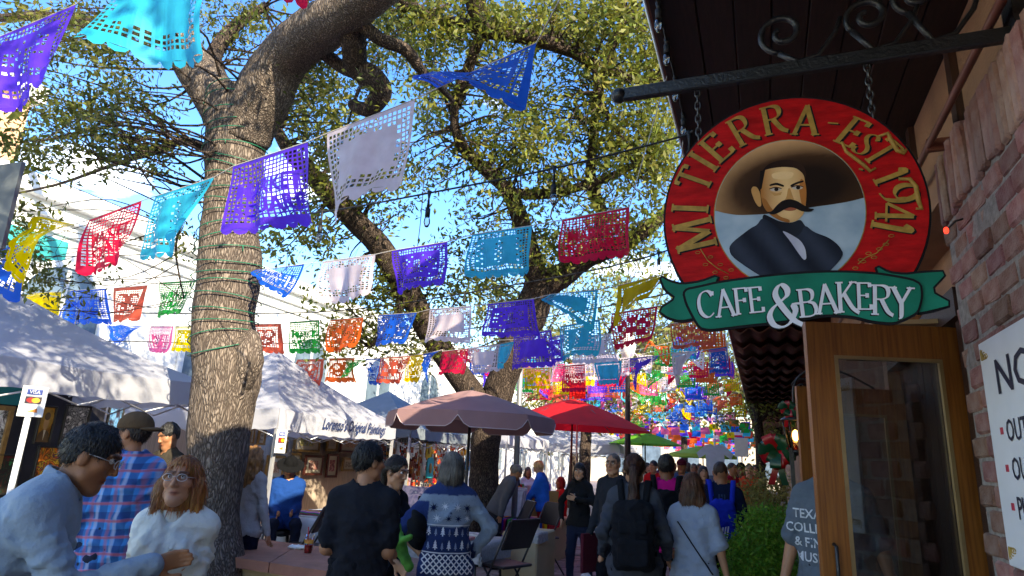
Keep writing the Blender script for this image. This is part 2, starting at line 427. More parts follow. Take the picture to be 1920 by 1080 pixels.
# white notice on the pier
ns = thing('notice_board', 'white notice board with heavy NO lettering fixed to the brick pier', 'sign', (1.05, 3.7, 1.3))
NX = 1.058
MB().box((NX, 2.65, 1.31), (1.085, 3.88, 2.365), .004).build('board', PAPER, ns)
INK = mat('dark_blue_ink', (.02, .018, .04), .6, .2, 9); REDI = mat('red_ink', (.55, .04, .07), .6, .2, 9); GOLDI = mat('gold_ink', (.45, .28, .06), .5, .2, 9)
t = MB(); letter_mesh(t, 'NO', (NX, 3.44, 2.09), (0, -1, 0), (0, 0, 1), .165, (-1, 0, 0), .012, 1.35); t.build('lettering', INK, ns)
for s, z in (('OUTSIDE FOOD', 1.87), ('OUTSIDE DRINKS', 1.70), ('PUBLIC RESTROOM', 1.53)):
    V_, T_ = text_tris(s, .01); wdt = V_[:, 0].max() * .1 * .9
    t = MB(); letter_mesh(t, s, (NX, 3.64 - wdt, z), (0, -1, 0), (0, 0, 1), .10, (-1, 0, 0), .01, .9); t.build('lettering', INK, ns)
for z in (1.91, 1.74, 1.57): MB().box((NX - .003, 3.69, z - .006), (NX - .0005, 3.725, z + .026)).build('bullet', REDI, ns)
for zc, sg in ((2.335, -1), (1.335, 1)):
    q = MB()
    for k in range(4):
        a = np.linspace(0, 4.2 + k * .5, 12); q.tube([(NX - .002, 3.845 - .02 * k - (.01 + .006 * k) * math.cos(x) , zc + sg * (.012 * k + (.012 + .006 * (3 - k)) * (1 + math.sin(x)))) for x in a], .0028, 5)
    q.build('scroll_ornament', GOLDI, ns)

# ================================================================== doors
GLASS = glass_mat('door_glass', (.60, .62, .62), .75)
def door(name, label, A, B, z1, zg, sw=.16):
    A = np.array(A, float); B = np.array(B, float); L_ = np.linalg.norm(B - A); U = (B - A) / L_; n = np.array([-U[1], U[0]])   # n points away from the camera
    d = thing(name, label, 'door', (A[0], A[1], 0), 'open glazed cafe doors')
    def bx(u0, u1, z0, zz, th=.046, o=0): 
        P = lambda u, s: (A + U * u + n * (s + o))
        V = [(*P(u, s), z) for u in (u0, u1) for s in (0, th) for z in (z0, zz)]
        return MB().add(V, [(0, 1, 3, 2), (4, 6, 7, 5), (0, 4, 5, 1), (2, 3, 7, 6), (0, 2, 6, 4), (1, 5, 7, 3)])
    bx(0, sw, .06, z1).build('stile', WOODD, d); bx(L_ - sw, L_, .06, z1).build('stile', WOODD, d)
    bx(sw, L_ - sw, zg, z1, .042, .002).build('top_rail', WOODD, d); bx(sw, L_ - sw, .06, .42, .042, .002).build('bottom_rail', WOODD, d)
    for (u0, u1, a, b) in ((sw, sw + .022, .42, zg), (L_ - sw - .022, L_ - sw, .42, zg), (sw + .022, L_ - sw - .022, zg - .022, zg), (sw + .022, L_ - sw - .022, .42, .442)):
        bx(u0, u1, a, b, .020, -.006).build('glazing_bead', mat('brass_bead', (.34, .22, .1), .35, .15, 6, metal=.3), d)
    bx(sw + .01, L_ - sw - .01, .43, zg - .01, .006, .018).build('pane', GLASS, d)
    h = A + U * .07 - n * .03
    MB().tube([(*(A + U * .07), 1.30), (*(h), 1.29), (*h, 1.05), (*(A + U * .07), 1.04)], .011, 8).build('handle', BLACKM, d)
    return d
door('cafe_door', 'open glazed wooden cafe door beside the brick pier', (.285, 4.30), (1.20, 4.62), 2.60, 2.395)
door('cafe_door', 'second glazed wooden door leaf standing open behind the person in grey tee', (.30, 6.15), (1.16, 6.42), 2.42, 2.2)

# ================================================================== hanging oval sign
YS = 3.0
def sp(px, py):
    p = atY(px, py, YS); return np.array([p[0], p[2]])
def z6(x, y): return sp(1220 + x / 1.687, y / 1.687)
def z2(x, y): return sp(1240 + x / 2.454, 180 + y / 2.454)
sg = thing('hanging_sign', 'oval red cafe sign with moustached sombrero portrait and green ribbon', 'sign', (0.18, YS, 2.3))
def plate(pts, y0, y1, name, m, par=None):
    q = MB(); q.prism([tuple(p) for p in pts], (0, y0, 0), (1, 0, 0), (0, 0, 1), (0, y1 - y0, 0)); return q.build(name, m, par or sg)
def ellp(c, rx, ry, n=72, cut=None): return [(c[0] + rx * math.cos(a), max(c[1] + ry * math.sin(a), cut if cut is not None else -9)) for a in np.linspace(0, 2 * math.pi, n, endpoint=False) if cut is None or c[1] + ry * math.sin(a) > cut - .02]
cO = (z2(8, 538) + z2(1248, 538)) / 2; rxO = abs(z2(1248, 538)[0] - z2(8, 538)[0]) / 2; rzO = abs(z2(628, -3)[1] - cO[1])
SRED = mat('sign_red', (.46, .006, .008), .6, .3, 9, .25, 22, spec=.12, stretch=(1, 1, 3)); SGREEN = mat('sign_green', (.004, .17, .105), .6, .25, 6, .1, 30, spec=.12); SBLK = mat('sign_black', (.012, .011, .013), .6, .3, 9, spec=.1)
SGOLD = mat('sign_gold', (.40, .22, .045), .5, .3, 30, spec=.2); SWHT = mat('sign_white', (.72, .70, .74), .5, .06, 12)
zcut = z6(500, 960)[1]
plate(ellp(cO, rxO, rzO, cut=zcut), YS + .004, YS + .05, 'rim', SBLK)
plate(ellp(cO, rxO * .981, rzO * .979, cut=zcut + .004), YS - .004, YS + .003, 'face_plate', SRED)
cI = (z2(245, 535) + z2(940, 535)) / 2; rI = abs(z2(940, 535)[0] - z2(245, 535)[0]) / 2; rIz = abs(z2(592, 205)[1] - cI[1])
plate(ellp(cI, rI * 1.012, rIz * 1.012), YS - .0062, YS - .0042, 'medallion_line', SGOLD)
plate(ellp(cI, rI, rIz), YS - .0085, YS - .0065, 'medallion', mat('sign_sky', (.22, .31, .40), .5, .5, 7, col2=(.42, .5, .56)))
def inI(p, k=.995):
    d = np.array(p) - cI; q = math.hypot(d[0] / rI, d[1] / rIz)
    return tuple(cI + d * (k / q)) if q > k else tuple(p)
def P2(lst, clip=True): return [inI(z2(x, y)) if clip else tuple(z2(x, y)) for x, y in lst]
def vgrad(pts, y0, name, fn, n=26):
    """a painted shape whose pigment changes across it: fine triangle grid clipped to the outline"""
    pts = [np.array(p, float) for p in pts]
    if len(pts) > 5:
        for _ in range(2): pts = [q for i in range(len(pts)) for q in (pts[i] * .8 + pts[(i + 1) % len(pts)] * .2, pts[i] * .2 + pts[(i + 1) % len(pts)] * .8)]
    pts = np.array(pts); lo, hi = pts.min(0), pts.max(0)
    me = bpy.data.meshes.new(name); import bmesh
    bm = bmesh.new(); vs = [bm.verts.new((p[0], y0, p[1])) for p in pts]; f = bm.faces.new(vs)
    for ax in (0, 2):
        for k in range(1, n):
            co = [0, y0, 0]; no = [0, 0, 0]; i = 0 if ax == 0 else 1
            co[ax] = lo[i] + (hi[i] - lo[i]) * k / n; no[ax] = 1
            bmesh.ops.bisect_plane(bm, geom=bm.verts[:] + bm.edges[:] + bm.faces[:], plane_co=co, plane_no=no)
    bm.normal_update(); 
    if bm.faces and bm.faces[:][0].normal.y > 0: bmesh.ops.reverse_faces(bm, faces=bm.faces[:])
    bm.to_mesh(me); bm.free()
    ca = me.color_attributes.new('tint', 'FLOAT_COLOR', 'POINT')
    for i, v in enumerate(me.vertices): ca.data[i].color = (*fn(v.co.x, v.co.z), 1)
    me.materials.append(mat('painted_pigment', (1, 1, 1), .6, .10, 25, attr='tint', spec=.1)); o = obj(name, me, sg); 
    for v in me.vertices: v.co -= Vector(sg.location)
    return o
def lerp(a, b, t): t = min(1, max(0, t)); return tuple(np.array(a) * (1 - t) + np.array(b) * t)
Zs = abs(z2(0, 0)[1] - z2(0, 100)[1]) / 100           # metres per zoom unit
brim = [(245, 530)] + [(592 + 347 * math.cos(a), 535 - 331 * math.sin(a)) for a in np.linspace(math.pi, math.radians(11), 40)] + [(940, 470), (860, 490), (780, 503), (690, 515), (600, 535), (465, 548), (350, 552), (290, 542)]
hc = z2(640, 420)
def brimcol(x, z):
    d = math.hypot((x - hc[0]) / (375 * Zs), (z - hc[1]) / (205 * Zs)); a = (z - hc[1]) / (200 * Zs) - .45 * (x - hc[0]) / (360 * Zs)
    c = lerp((.018, .008, .005), (.11, .045, .018), (d - .35) * 2.2)
    return lerp(c, (.80, .42, .19), max(0, (d - .60) * 2.6) * max(0, min(1, a + .6)))
vgrad(P2(brim), YS - .0095, 'hat_brim', brimcol)
vgrad(P2([(455, 400), (462, 350), (490, 318), (540, 300), (600, 297), (650, 318), (668, 360), (660, 400)]), YS - .0102, 'hat_crown', lambda x, z: lerp((.02, .009, .006), (.05, .02, .012), (x - z2(455, 0)[0]) / (200 * Zs)))
vgrad(P2([(412, 440), (420, 420), (440, 422), (455, 450), (462, 510), (448, 515), (430, 490)]), YS - .0106, 'ear', lambda x, z: (.62, .30, .10))
def facecol(x, z):
    u = (x - z2(560, 450)[0]) / (110 * Zs); v = (z2(560, 450)[1] - z) / (140 * Zs)
    c = lerp((.92, .56, .25), (.44, .14, .025), abs(u - .12) ** 1.3 * 1.25)
    return lerp(c, (.42, .17, .06), max(0, v - .55) * 1.2)
vgrad(P2([(458, 352), (500, 338), (560, 330), (620, 335), (655, 365), (662, 410), (668, 450), (664, 505), (655, 545), (630, 575), (590, 588), (545, 578), (500, 552), (470, 515), (458, 470), (455, 410)]), YS - .0110, 'painted_face', facecol)
DK = lambda x, z: (.014, .009, .008)
vgrad(P2([(640, 380), (662, 400), (668, 450), (664, 505), (650, 520), (640, 480), (632, 430)]), YS - .0113, 'painted_shadow', lambda x, z: (.50, .17, .04), 8)
vgrad(P2([(458, 470), (480, 478), (505, 520), (545, 560), (590, 572), (590, 588), (545, 578), (500, 552), (470, 515)]), YS - .0113, 'painted_shadow', lambda x, z: (.40, .14, .035), 8)
vgrad(P2([(500, 445), (530, 452), (556, 446), (548, 460), (520, 464)]), YS - .0113, 'painted_shadow', lambda x, z: (.62, .30, .10), 5)
vgrad(P2([(505, 362), (560, 350), (612, 356), (600, 384), (550, 390), (512, 384)]), YS - .0113, 'painted_highlight', lambda x, z: (.93, .59, .28), 6)
vgrad(P2([(455, 350), (478, 345), (470, 385), (462, 430), (452, 440)]), YS - .0116, 'painted_hair', DK, 6)
vgrad(P2([(497, 412), (530, 402), (566, 415), (562, 424), (528, 413), (498, 420)]), YS - .0116, 'eyebrow', DK, 6)
vgrad(P2([(592, 414), (628, 398), (654, 392), (654, 401), (628, 408), (596, 424)]), YS - .0116, 'eyebrow', DK, 6)
for (x, y) in ((525, 434), (625, 426)):
    vgrad(P2([(x - 28, y + 2), (x - 12, y - 9), (x + 14, y - 8), (x + 28, y + 1), (x + 12, y + 9), (x - 12, y + 9)]), YS - .0116, 'painted_eye', lambda x, z: (.62, .5, .4), 4)
    vgrad([tuple(z2(x + 4 + 10 * math.cos(a), y + 9 * math.sin(a))) for a in np.linspace(0, 6.28, 12, endpoint=False)], YS - .0120, 'iris', DK, 3)
    vgrad(P2([(x - 30, y - 3), (x, y - 13), (x + 30, y - 5), (x + 28, y - 1), (x, y - 8), (x - 28, y + 1)]), YS - .0122, 'eyelid', lambda x, z: (.08, .03, .015), 4)
vgrad(P2([(582, 430), (592, 428), (604, 465), (612, 482), (590, 492), (566, 484), (576, 470)]), YS - .0116, 'painted_nose', lambda x, z: lerp((.60, .28, .09), (.85, .55, .28), (x - z2(570, 0)[0]) / (40 * Zs)), 8)
vgrad(P2([(560, 520), (590, 512), (625, 516), (618, 530), (590, 534), (565, 530)]), YS - .0116, 'painted_mouth', lambda x, z: (.38, .10, .05), 4)
vgrad(P2([(478, 536), (506, 538), (530, 508), (556, 486), (590, 478), (622, 486), (654, 506), (680, 522), (706, 524), (686, 538), (646, 536), (614, 520), (590, 516), (566, 526), (540, 542), (510, 552)]), YS - .0124, 'moustache', DK, 8)
vgrad(P2([(468, 545), (500, 560), (545, 582), (600, 588), (640, 570), (660, 600), (690, 640), (700, 690), (600, 690), (520, 640), (462, 590)]), YS - .0112, 'neckerchief', lambda x, z: lerp((.012, .012, .018), (.03, .035, .05), (x - z2(500, 0)[0]) / (150 * Zs)))
vgrad(P2([(462, 565), (440, 598), (410, 612), (310, 690), (320, 740), (420, 810), (500, 856), (740, 850), (842, 738), (815, 690), (770, 655), (700, 630), (660, 596), (640, 640), (600, 660), (545, 620), (500, 580)]), YS - .0118, 'jacket', lambda x, z: lerp((.012, .014, .024), (.035, .042, .065), .5 + .5 * math.sin(x * 40 + z * 25)), 20)
vgrad(P2([(552, 622), (585, 635), (640, 668), (662, 705), (668, 752), (655, 760), (625, 720), (590, 668)]), YS - .0124, 'shirt_front', lambda x, z: lerp((.45, .43, .52), (.7, .68, .74), (x - z2(560, 0)[0]) / (90 * Zs)), 8)

# pen-drawn serif capitals: strokes of a broad nib
GL = {
 'M': ([[(.08, 0), (.08, 1)], [(.08, 1), (.5, .12)], [(.5, .12), (.92, 1)], [(.92, 1), (.92, 0)]], 1.0, [(.08, 0), (.08, 1), (.92, 1), (.92, 0)]),
 'I': ([[(.15, 0), (.15, 1)]], .3, [(.15, 0), (.15, 1)]),
 'T': ([[(.4, 0), (.4, 1)], [(.0, .97), (.8, .97)], [(.01, .97), (.0, .82)], [(.79, .97), (.8, .82)]], .8, [(.4, 0)]),
 'E': ([[(.12, 0), (.12, 1)], [(.12, .97), (.62, .97)], [(.12, .52), (.5, .52)], [(.12, .03), (.66, .03)], [(.62, .98), (.63, .82)], [(.5, .6), (.5, .44)], [(.66, .02), (.67, .2)]], .68, [(.12, 0), (.12, 1)]),
 'F': ([[(.12, 0), (.12, 1)], [(.12, .97), (.62, .97)], [(.12, .52), (.5, .52)], [(.62, .98), (.63, .82)], [(.5, .6), (.5, .44)]], .64, [(.12, 0), (.12, 1)]),
 'R': ([[(.12, 0), (.12, 1)], [(.12, .97), (.42, .97), (.6, .9), (.66, .76), (.6, .6), (.42, .52), (.12, .52)], [(.38, .52), (.62, .14), (.84, .0)]], .8, [(.12, 0), (.12, 1)]),
 'B': ([[(.12, 0), (.12, 1)], [(.12, .97), (.42, .97), (.58, .9), (.62, .78), (.56, .62), (.4, .53), (.12, .53)], [(.4, .53), (.62, .46), (.7, .28), (.62, .1), (.42, .03), (.12, .03)]], .74, [(.12, 0), (.12, 1)]),
 'A': ([[(.06, 0), (.44, 1)], [(.42, 1), (.84, 0)], [(.2, .34), (.68, .34)]], .9, [(.06, 0), (.84, 0)]),
 'S': ([[(.6, .82), (.5, .95), (.32, .98), (.14, .88), (.12, .72), (.3, .56), (.5, .44), (.62, .27), (.54, .08), (.32, .02), (.12, .08), (.06, .22)]], .68, []),
 'C': ([[(.72, .8), (.6, .94), (.42, .98), (.22, .9), (.1, .7), (.08, .45), (.16, .2), (.34, .05), (.54, .03), (.74, .16)], [(.72, .8), (.73, .95)]], .78, []),
 'K': ([[(.12, 0), (.12, 1)], [(.66, 1), (.16, .48)], [(.3, .6), (.6, .16), (.86, -.02)]], .82, [(.12, 0), (.12, 1), (.68, 1)]),
 'Y': ([[(.06, 1), (.38, .46)], [(.72, 1), (.38, .46)], [(.38, .48), (.38, .05), (.3, -.06)]], .76, [(.06, 1), (.72, 1)]),
 '&': ([[(.92, .0), (.66, .16), (.3, .62), (.26, .84), (.4, 1.0), (.56, .9), (.56, .74), (.4, .6), (.16, .42), (.06, .22), (.16, .02), (.4, -.04), (.62, .08), (.76, .34), (.72, .5), (.9, .52)]], .98, []),
 '1': ([[(.06, .8), (.22, .98), (.22, 0)]], .4, [(.22, 0)]),
 '9': ([[(.6, .66), (.52, .46), (.32, .4), (.12, .5), (.06, .7), (.14, .9), (.34, .98), (.54, .9), (.62, .7), (.6, .4), (.46, .12), (.2, .0)]], .68, []),
 '4': ([[(.54, 1), (.02, .3)], [(.02, .3), (.78, .3)], [(.54, 1), (.54, 0)]], .82, [(.54, 0)]),
 '-': ([[(.05, .45), (.35, .5)]], .4, []), '.': ([[(.05, .0), (.15, .08)]], .2, []),
}
def glyph(mb_, ch, cx, cz, h, ang, y, wmul=1.0, thick=.19, dx=0, dz=0, shear=0):
    st, gw, serif = GL[ch]; ca, sa = math.cos(ang), math.sin(ang); n0 = len(mb_.V)
    def T(x, z):
        u = (x - gw / 2) * h * wmul; v = (z - .5) * h; u += shear * v
        return (cx + dx + ca * u - sa * v, y, cz + dz + sa * u + ca * v)
    def quad(a, b, wa, wb):
        a = np.array(a, float); b = np.array(b, float); d = b - a; L_ = np.linalg.norm(d); d /= L_; nn = np.array([-d[1], d[0]])
        P = [a + nn * wa, a - nn * wa, b - nn * wb, b + nn * wb]
        mb_.add([T(*p) for p in P], [(0, 1, 2, 3)])
    def nib(d):
        th = math.atan2(d[1], d[0]); return max(.05, thick * abs(math.sin(th - math.radians(18)))) / 2
    for pl in st:
        if len(pl) > 2:                                        # smooth the curve
            P = np.array(pl, float); Q = []
            for i in range(len(P) - 1):
                p0, p1, p2, p3 = P[max(i - 1, 0)], P[i], P[i + 1], P[min(i + 2, len(P) - 1)]
                for u in np.linspace(0, 1, 5, endpoint=False): Q.append(.5 * ((2 * p1) + (-p0 + p2) * u + (2 * p0 - 5 * p1 + 4 * p2 - p3) * u * u + (-p0 + 3 * p1 - 3 * p2 + p3) * u ** 3))
            Q.append(P[-1]); pl = Q
        ws = []
        for i in range(len(pl)):
            a = np.array(pl[max(i - 1, 0)]); b = np.array(pl[min(i + 1, len(pl) - 1)]); ws.append(nib(b - a))
        Vs_ = []
        for i in range(len(pl)):
            d = np.array(pl[min(i + 1, len(pl) - 1)], float) - np.array(pl[max(i - 1, 0)], float); d /= np.linalg.norm(d); nn = np.array([-d[1], d[0]]); p = np.array(pl[i], float)
            Vs_ += [T(*(p + nn * ws[i])), T(*(p - nn * ws[i]))]
        mb_.add(Vs_, [(2 * i, 2 * i + 1, 2 * i + 3, 2 * i + 2) for i in range(len(pl) - 1)])
    for (x, z) in serif:
        zz = .025 if z < .5 else .975
        quad((x - .15, zz), (x + .15, zz), .026, .026)
def lettering(items, m, msh, name, y, shd=(.010, -.008), thick=.19):
    a = MB(); b = MB()
    for k, (ch, cx, cz, h, ang, wm, sh) in enumerate(items):
        glyph(b, ch, cx, cz, h, ang, y + .0006 - .00002 * k, wm, thick, shd[0] * .8, shd[1] * .8, sh); glyph(a, ch, cx, cz, h, ang, y - .0008 - .00002 * k, wm, thick, 0, 0, sh)
    for q in (a, b): 
        for i in range(len(q.F)):                               # each stroke a hair apart so strokes never share a plane
            for j in q.F[i]: v = q.V[j]; q.V[j] = (v[0], v[1] - .0000015 * (i % 90), v[2])
    for q in (a, b):
        F2 = []
        for f in q.F:
            p = [np.array(q.V[i]) for i in f[:3]]; F2.append(f if np.cross(p[1] - p[0], p[2] - p[0])[1] < 0 else f[::-1])
        q.F = F2
    b.build(name + '_shadow_paint', msh, sg); a.build(name, m, sg)
mid = z2(612, 535); items = []
for ch, x, y, h, wm, sh in (('M', 152, 640, 175, .70, 0), ('I', 132, 520, 165, .75, 0), ('T', 152, 385, 160, .66, 0), ('I', 192, 303, 155, .75, 0), ('E', 252, 240, 150, .78, 0), ('R', 372, 160, 150, .70, 0),
                            ('R', 515, 112, 145, .74, 0), ('A', 665, 115, 145, .72, 0), ('-', 790, 126, 130, 1.0, 0), ('E', 878, 170, 140, .75, .1), ('S', 940, 225, 112, .72, .1), ('T', 1015, 262, 140, .62, .1), ('.', 965, 308, 110, 1.1, 0),
                            ('1', 1052, 372, 130, .8, 0), ('9', 1090, 452, 135, .8, 0), ('4', 1070, 540, 140, .72, 0), ('1', 1058, 605, 150, .75, 0)):
    c = z2(x, y); d = c - mid; d = np.array([d[0] / 1.06, d[1]]); ang = math.atan2(d[1], d[0]) - math.pi / 2
    items.append((ch, c[0], c[1], h * .84 * Zs, ang, wm * 1.06, sh))
lettering(items, SGOLD, SBLK, 'gold_lettering', YS - .0075)
for pts, r in (([(830, 215), (850, 260), (890, 290), (930, 320), (960, 350), (985, 335)], 6), ([(1000, 190), (1040, 175), (1060, 215), (1085, 255), (1115, 268), (1125, 250)], 7), ([(1090, 385), (1140, 385), (1170, 420), (1180, 480), (1195, 525), (1170, 520)], 7)):
    fl = MB(); P = [z2(*p) for p in pts]; fl.tube([(p[0], YS - .008, p[1]) for p in P], [r * Zs * (.5 + .5 * math.sin(math.pi * (i + .6) / len(P))) + .001 for i in range(len(P))], 8); fl.build('flourish', SGOLD, sg)
for sx_, base in ((1, [(180, 705), (215, 760), (260, 795), (310, 820)]), (-1, [(905, 775), (940, 745), (990, 725), (1045, 665)])):
    tw = MB(); P = [z2(*p) for p in base]; tw.tube([(p[0], YS - .006, p[1]) for p in P], .0022, 5)
    for i in range(len(P)):
        for s in (-1, 1):
            c = P[i] + np.array([.0 + .012 * s, .018 * s]); tw.tube([(c[0] + .011 * math.cos(a) , YS - .0062, c[1] + .006 * math.sin(a)) for a in np.linspace(0, 6.28, 9)], .0015, 4)
    tw.build('olive_twig', SGOLD, sg)
# ribbon
tail_l = [(215, 876), (160, 897), (100, 905), (62, 896), (32, 878), (48, 918), (86, 946), (28, 984), (56, 1005), (95, 1016), (140, 1008), (130, 935), (200, 905)]
tail_r = [(712, 846), (750, 868), (800, 874), (850, 868), (936, 863), (878, 924), (952, 966), (880, 985), (838, 992), (800, 900), (722, 876)]
main = [(108, 925), (160, 915), (215, 902), (330, 886), (470, 872), (600, 868), (720, 875), (845, 898), (850, 945), (838, 992), (800, 1012), (762, 1026), (700, 1020), (640, 1004), (560, 998), (480, 1010), (400, 1022), (300, 1032), (190, 1046), (160, 1040), (140, 1008), (118, 965)]
def grow(pts, d):
    P = np.array(pts, float); n = len(P); ar = sum(P[i][0] * P[(i + 1) % n][1] - P[(i + 1) % n][0] * P[i][1] for i in range(n)); sgn = 1 if ar > 0 else -1; o = []
    for i in range(n):
        a = P[i] - P[i - 1]; b = P[(i + 1) % n] - P[i]; a /= np.linalg.norm(a) + 1e-9; b /= np.linalg.norm(b) + 1e-9; t_ = a + b; t_ /= np.linalg.norm(t_) + 1e-9; o.append(P[i] + sgn * d * np.array([t_[1], -t_[0]]))
    return [tuple(p) for p in o]
def chaikin(P, k=1):
    P = [np.array(p, float) for p in P]
    for _ in range(k): P = [q for i in range(len(P)) for q in (P[i] * .8 + P[(i + 1) % len(P)] * .2, P[i] * .2 + P[(i + 1) % len(P)] * .8)]
    return [tuple(p) for p in P]
main = chaikin(main, 2); tail_l = chaikin(tail_l); tail_r = chaikin(tail_r)
for pts, y, nm in ((tail_l, YS - .020, 'ribbon_tail'), (tail_r, YS - .0205, 'ribbon_tail'), (main, YS - .034, 'ribbon')):
    rb = plate([tuple(z6(*p)) for p in grow(pts, 8)], y + .004, y + .016, nm + '_edge', SBLK)
    plate([tuple(z6(*p)) for p in pts], y, y + .0035, nm, SGREEN)
items = []
for ch, x, y, h, wm, a in (('C', 176, 968, 70, .74, .06), ('A', 236, 964, 70, .68, .08), ('F', 286, 958, 68, .7, .06), ('E', 332, 954, 66, .7, .06), ('&', 424, 970, 100, .82, .0), ('B', 494, 964, 70, .74, .05), ('A', 554, 952, 72, .7, .03), ('K', 618, 946, 74, .7, -.02), ('E', 670, 943, 66, .68, -.05), ('R', 727, 955, 72, .7, -.08), ('Y', 788, 962, 70, .76, -.1)):
    c = z6(x, y); items.append((ch, c[0], c[1], h * Zs * 2.454 / 1.687, a, wm, 0))
lettering(items, SWHT, SBLK, 'white_lettering', YS - .036, (-.006, -.005), .17)
# bracket: bar, ball end, scrolls, chains
br = thing('sign_bracket', 'black wrought iron sign bracket with ball end and scrolls', 'bracket', (1.14, YS, 3.58))
ZB = atY(1160, 180, YS)[2]
MB().box((-.60, YS - .02, ZB - .035), (1.14, YS + .02, ZB + .035), .006).build('bar', BLACKM, br)
MB().ell((-.625, YS, ZB), (.042, .042, .042)).build('ball_end', BLACKM, br)
MB().box((1.10, YS - .06, ZB - .12), (1.155, YS + .06, ZB + .3)).build('wall_plate', BLACKM, br)
def scroll(c, r0, turns, dirn, start, n=34):
    P = []
    for i in range(n):
        u = i / (n - 1); a = start + dirn * turns * 2 * math.pi * u; r = r0 * (1 - .78 * u); P.append((c[0] + r * math.cos(a), YS, c[1] + r * math.sin(a)))
    return P
for (px, py, r, st, dr) in ((1452, 62, .115, math.radians(260), -1), (1612, 30, .10, math.radians(225), -1), (1700, -10, .10, math.radians(250), -1)):
    c = sp(px + 15, py + 0); MB().tube(scroll(c, r, 1.35, dr, st), [.017 - .006 * abs(.5 - i / 33) for i in range(34)], 8).build('scroll', BLACKM, br)
    a = scroll(c, r, 1.35, dr, st)[0]; MB().tube([a, (a[0] + .08, YS, ZB + .03), (a[0] + .17, YS, ZB + .05), (a[0] + .25, YS, ZB + .16), (a[0] + .28, YS, ZB + .24)], [.016, .014, .012, .012, .010], 8).build('scroll_stem', BLACKM, br)
IRON2 = mat('chain_steel', (.10, .095, .09), .35, .3, 20, metal=.8)
for (px, nl) in ((1307, 5), (1625, 5)):
    p0 = sp(px, 160 if px < 1400 else 110); zt = ZB - .03
    x = p0[0]; u = (x - cO[0]) / (rxO * .97); zb = cO[1] + rzO * .97 * math.sqrt(max(0, 1 - u * u)) + .01
    ch = thing('chain', 'steel link chain holding the oval sign ' + ('by the ball end of the bracket' if px < 1400 else 'by the wall end of the bracket'), 'chain', (x, YS, zb))
    n_ = max(4, int((zt - zb) / .036)); pitch = (zt - zb) / n_
    for i in range(n_):
        zc = zb + (i + .5) * pitch; q = []
        for a in np.linspace(0, 2 * math.pi, 15):
            lx = .013 * math.cos(a); lz = (pitch * .5 + .006) * math.sin(a); q.append((x + (lx if i % 2 else 0), YS + .01 + (0 if i % 2 else lx), zc + lz))
        MB().tube(q, .0042, 6, cap=False).build('link', IRON2, ch)
    MB().tube([(x, YS + .01, zt + .05), (x, YS + .01, zt - .012)], .007, 6).build('hook', IRON2, ch)
# small red lamp beside the pier
rl = thing('red_lamp', 'small glowing red lamp on a wire beside the brick pier', 'lamp', tuple(atX(1774, 432, 1.0)))
MB().ell(atX(1774, 432, 1.0), (.013, .013, .020)).build('bulb', mat('red_glow', (.6, .02, .02), .4, .05, 4, emit=(1, .03, .02, .9)), rl)
p_ = atX(1774, 432, 1.0); MB().tube([p_, p_ + [.05, .0, .05], p_ + [.16, .0, .08]], .006, 6).build('arm', BLACKM, rl)
# ================================================================== trees
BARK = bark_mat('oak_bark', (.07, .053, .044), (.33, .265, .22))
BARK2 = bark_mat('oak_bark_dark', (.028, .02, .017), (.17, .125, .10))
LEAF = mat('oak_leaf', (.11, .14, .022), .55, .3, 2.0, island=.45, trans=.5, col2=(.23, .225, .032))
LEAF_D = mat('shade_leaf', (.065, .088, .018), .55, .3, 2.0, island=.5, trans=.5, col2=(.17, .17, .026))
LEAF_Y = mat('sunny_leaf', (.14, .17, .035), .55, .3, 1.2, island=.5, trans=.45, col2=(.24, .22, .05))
def smooth_path(P, k=5):
    P = np.array(P, float); Q = []
    for i in range(len(P) - 1):
        p0, p1, p2, p3 = P[max(i - 1, 0)], P[i], P[i + 1], P[min(i + 2, len(P) - 1)]
        for u in np.linspace(0, 1, k, endpoint=False): Q.append(.5 * ((2 * p1) + (-p0 + p2) * u + (2 * p0 - 5 * p1 + 4 * p2 - p3) * u * u + (-p0 + 3 * p1 - 3 * p2 + p3) * u ** 3))
    Q.append(P[-1]); return np.array(Q)
def limb_mesh(mb_, P4, seg=10, rough=.06):
    """P4 rows: x y z r; smoothed, slightly lumpy tube"""
    Q = smooth_path(P4, 6); n0 = len(mb_.V); mb_.tube(Q[:, :3], Q[:, 3], seg)
    ph = rng.uniform(0, 6, 6)
    for i in range(n0, len(mb_.V)):
        v = np.array(mb_.V[i]); c = Q[min((i - n0) // seg, len(Q) - 1)]; d = v - c[:3]
        k = 1 + rough * (math.sin(v[2] * 7 + ph[0] + v[0] * 5) + math.sin(v[1] * 13 + ph[1] + v[2] * 4) * .6 + math.sin(v[0] * 23 + v[2] * 17 + ph[2]) * .5)
        mb_.V[i] = tuple(c[:3] + d * k)
    return Q
def leaf_mesh(name, centers, spread, per, size, parent, m, flat=.8):
    centers = np.asarray(centers); n = len(centers) * per
    sp_ = np.repeat(np.broadcast_to(np.asarray(spread, float), (len(centers),)), per)[:, None]
    C = np.repeat(centers, per, 0) + rng.normal(0, 1, (n, 3)) * sp_ * np.array([.6, .6, .5]) 
    a = rng.normal(0, 1, (n, 3)); a /= np.linalg.norm(a, axis=1)[:, None]
    b = rng.normal(0, 1, (n, 3)); b -= a * (a * b).sum(1)[:, None]; b /= np.linalg.norm(b, axis=1)[:, None]
    nn = np.cross(a, b); s = size * rng.uniform(.6, 1.35, (n, 1))
    V = np.stack([C - a * s, C + b * s * .40 + nn * s * .16, C + a * s, C - b * s * .40 + nn * s * .16], 1).reshape(-1, 3)
    Fq = (np.arange(n)[:, None] * 4 + np.array([0, 1, 2, 3])).astype(np.int32)
    return obj(name, mesh_from(name, V - wloc(parent), Fq, [m]), parent)
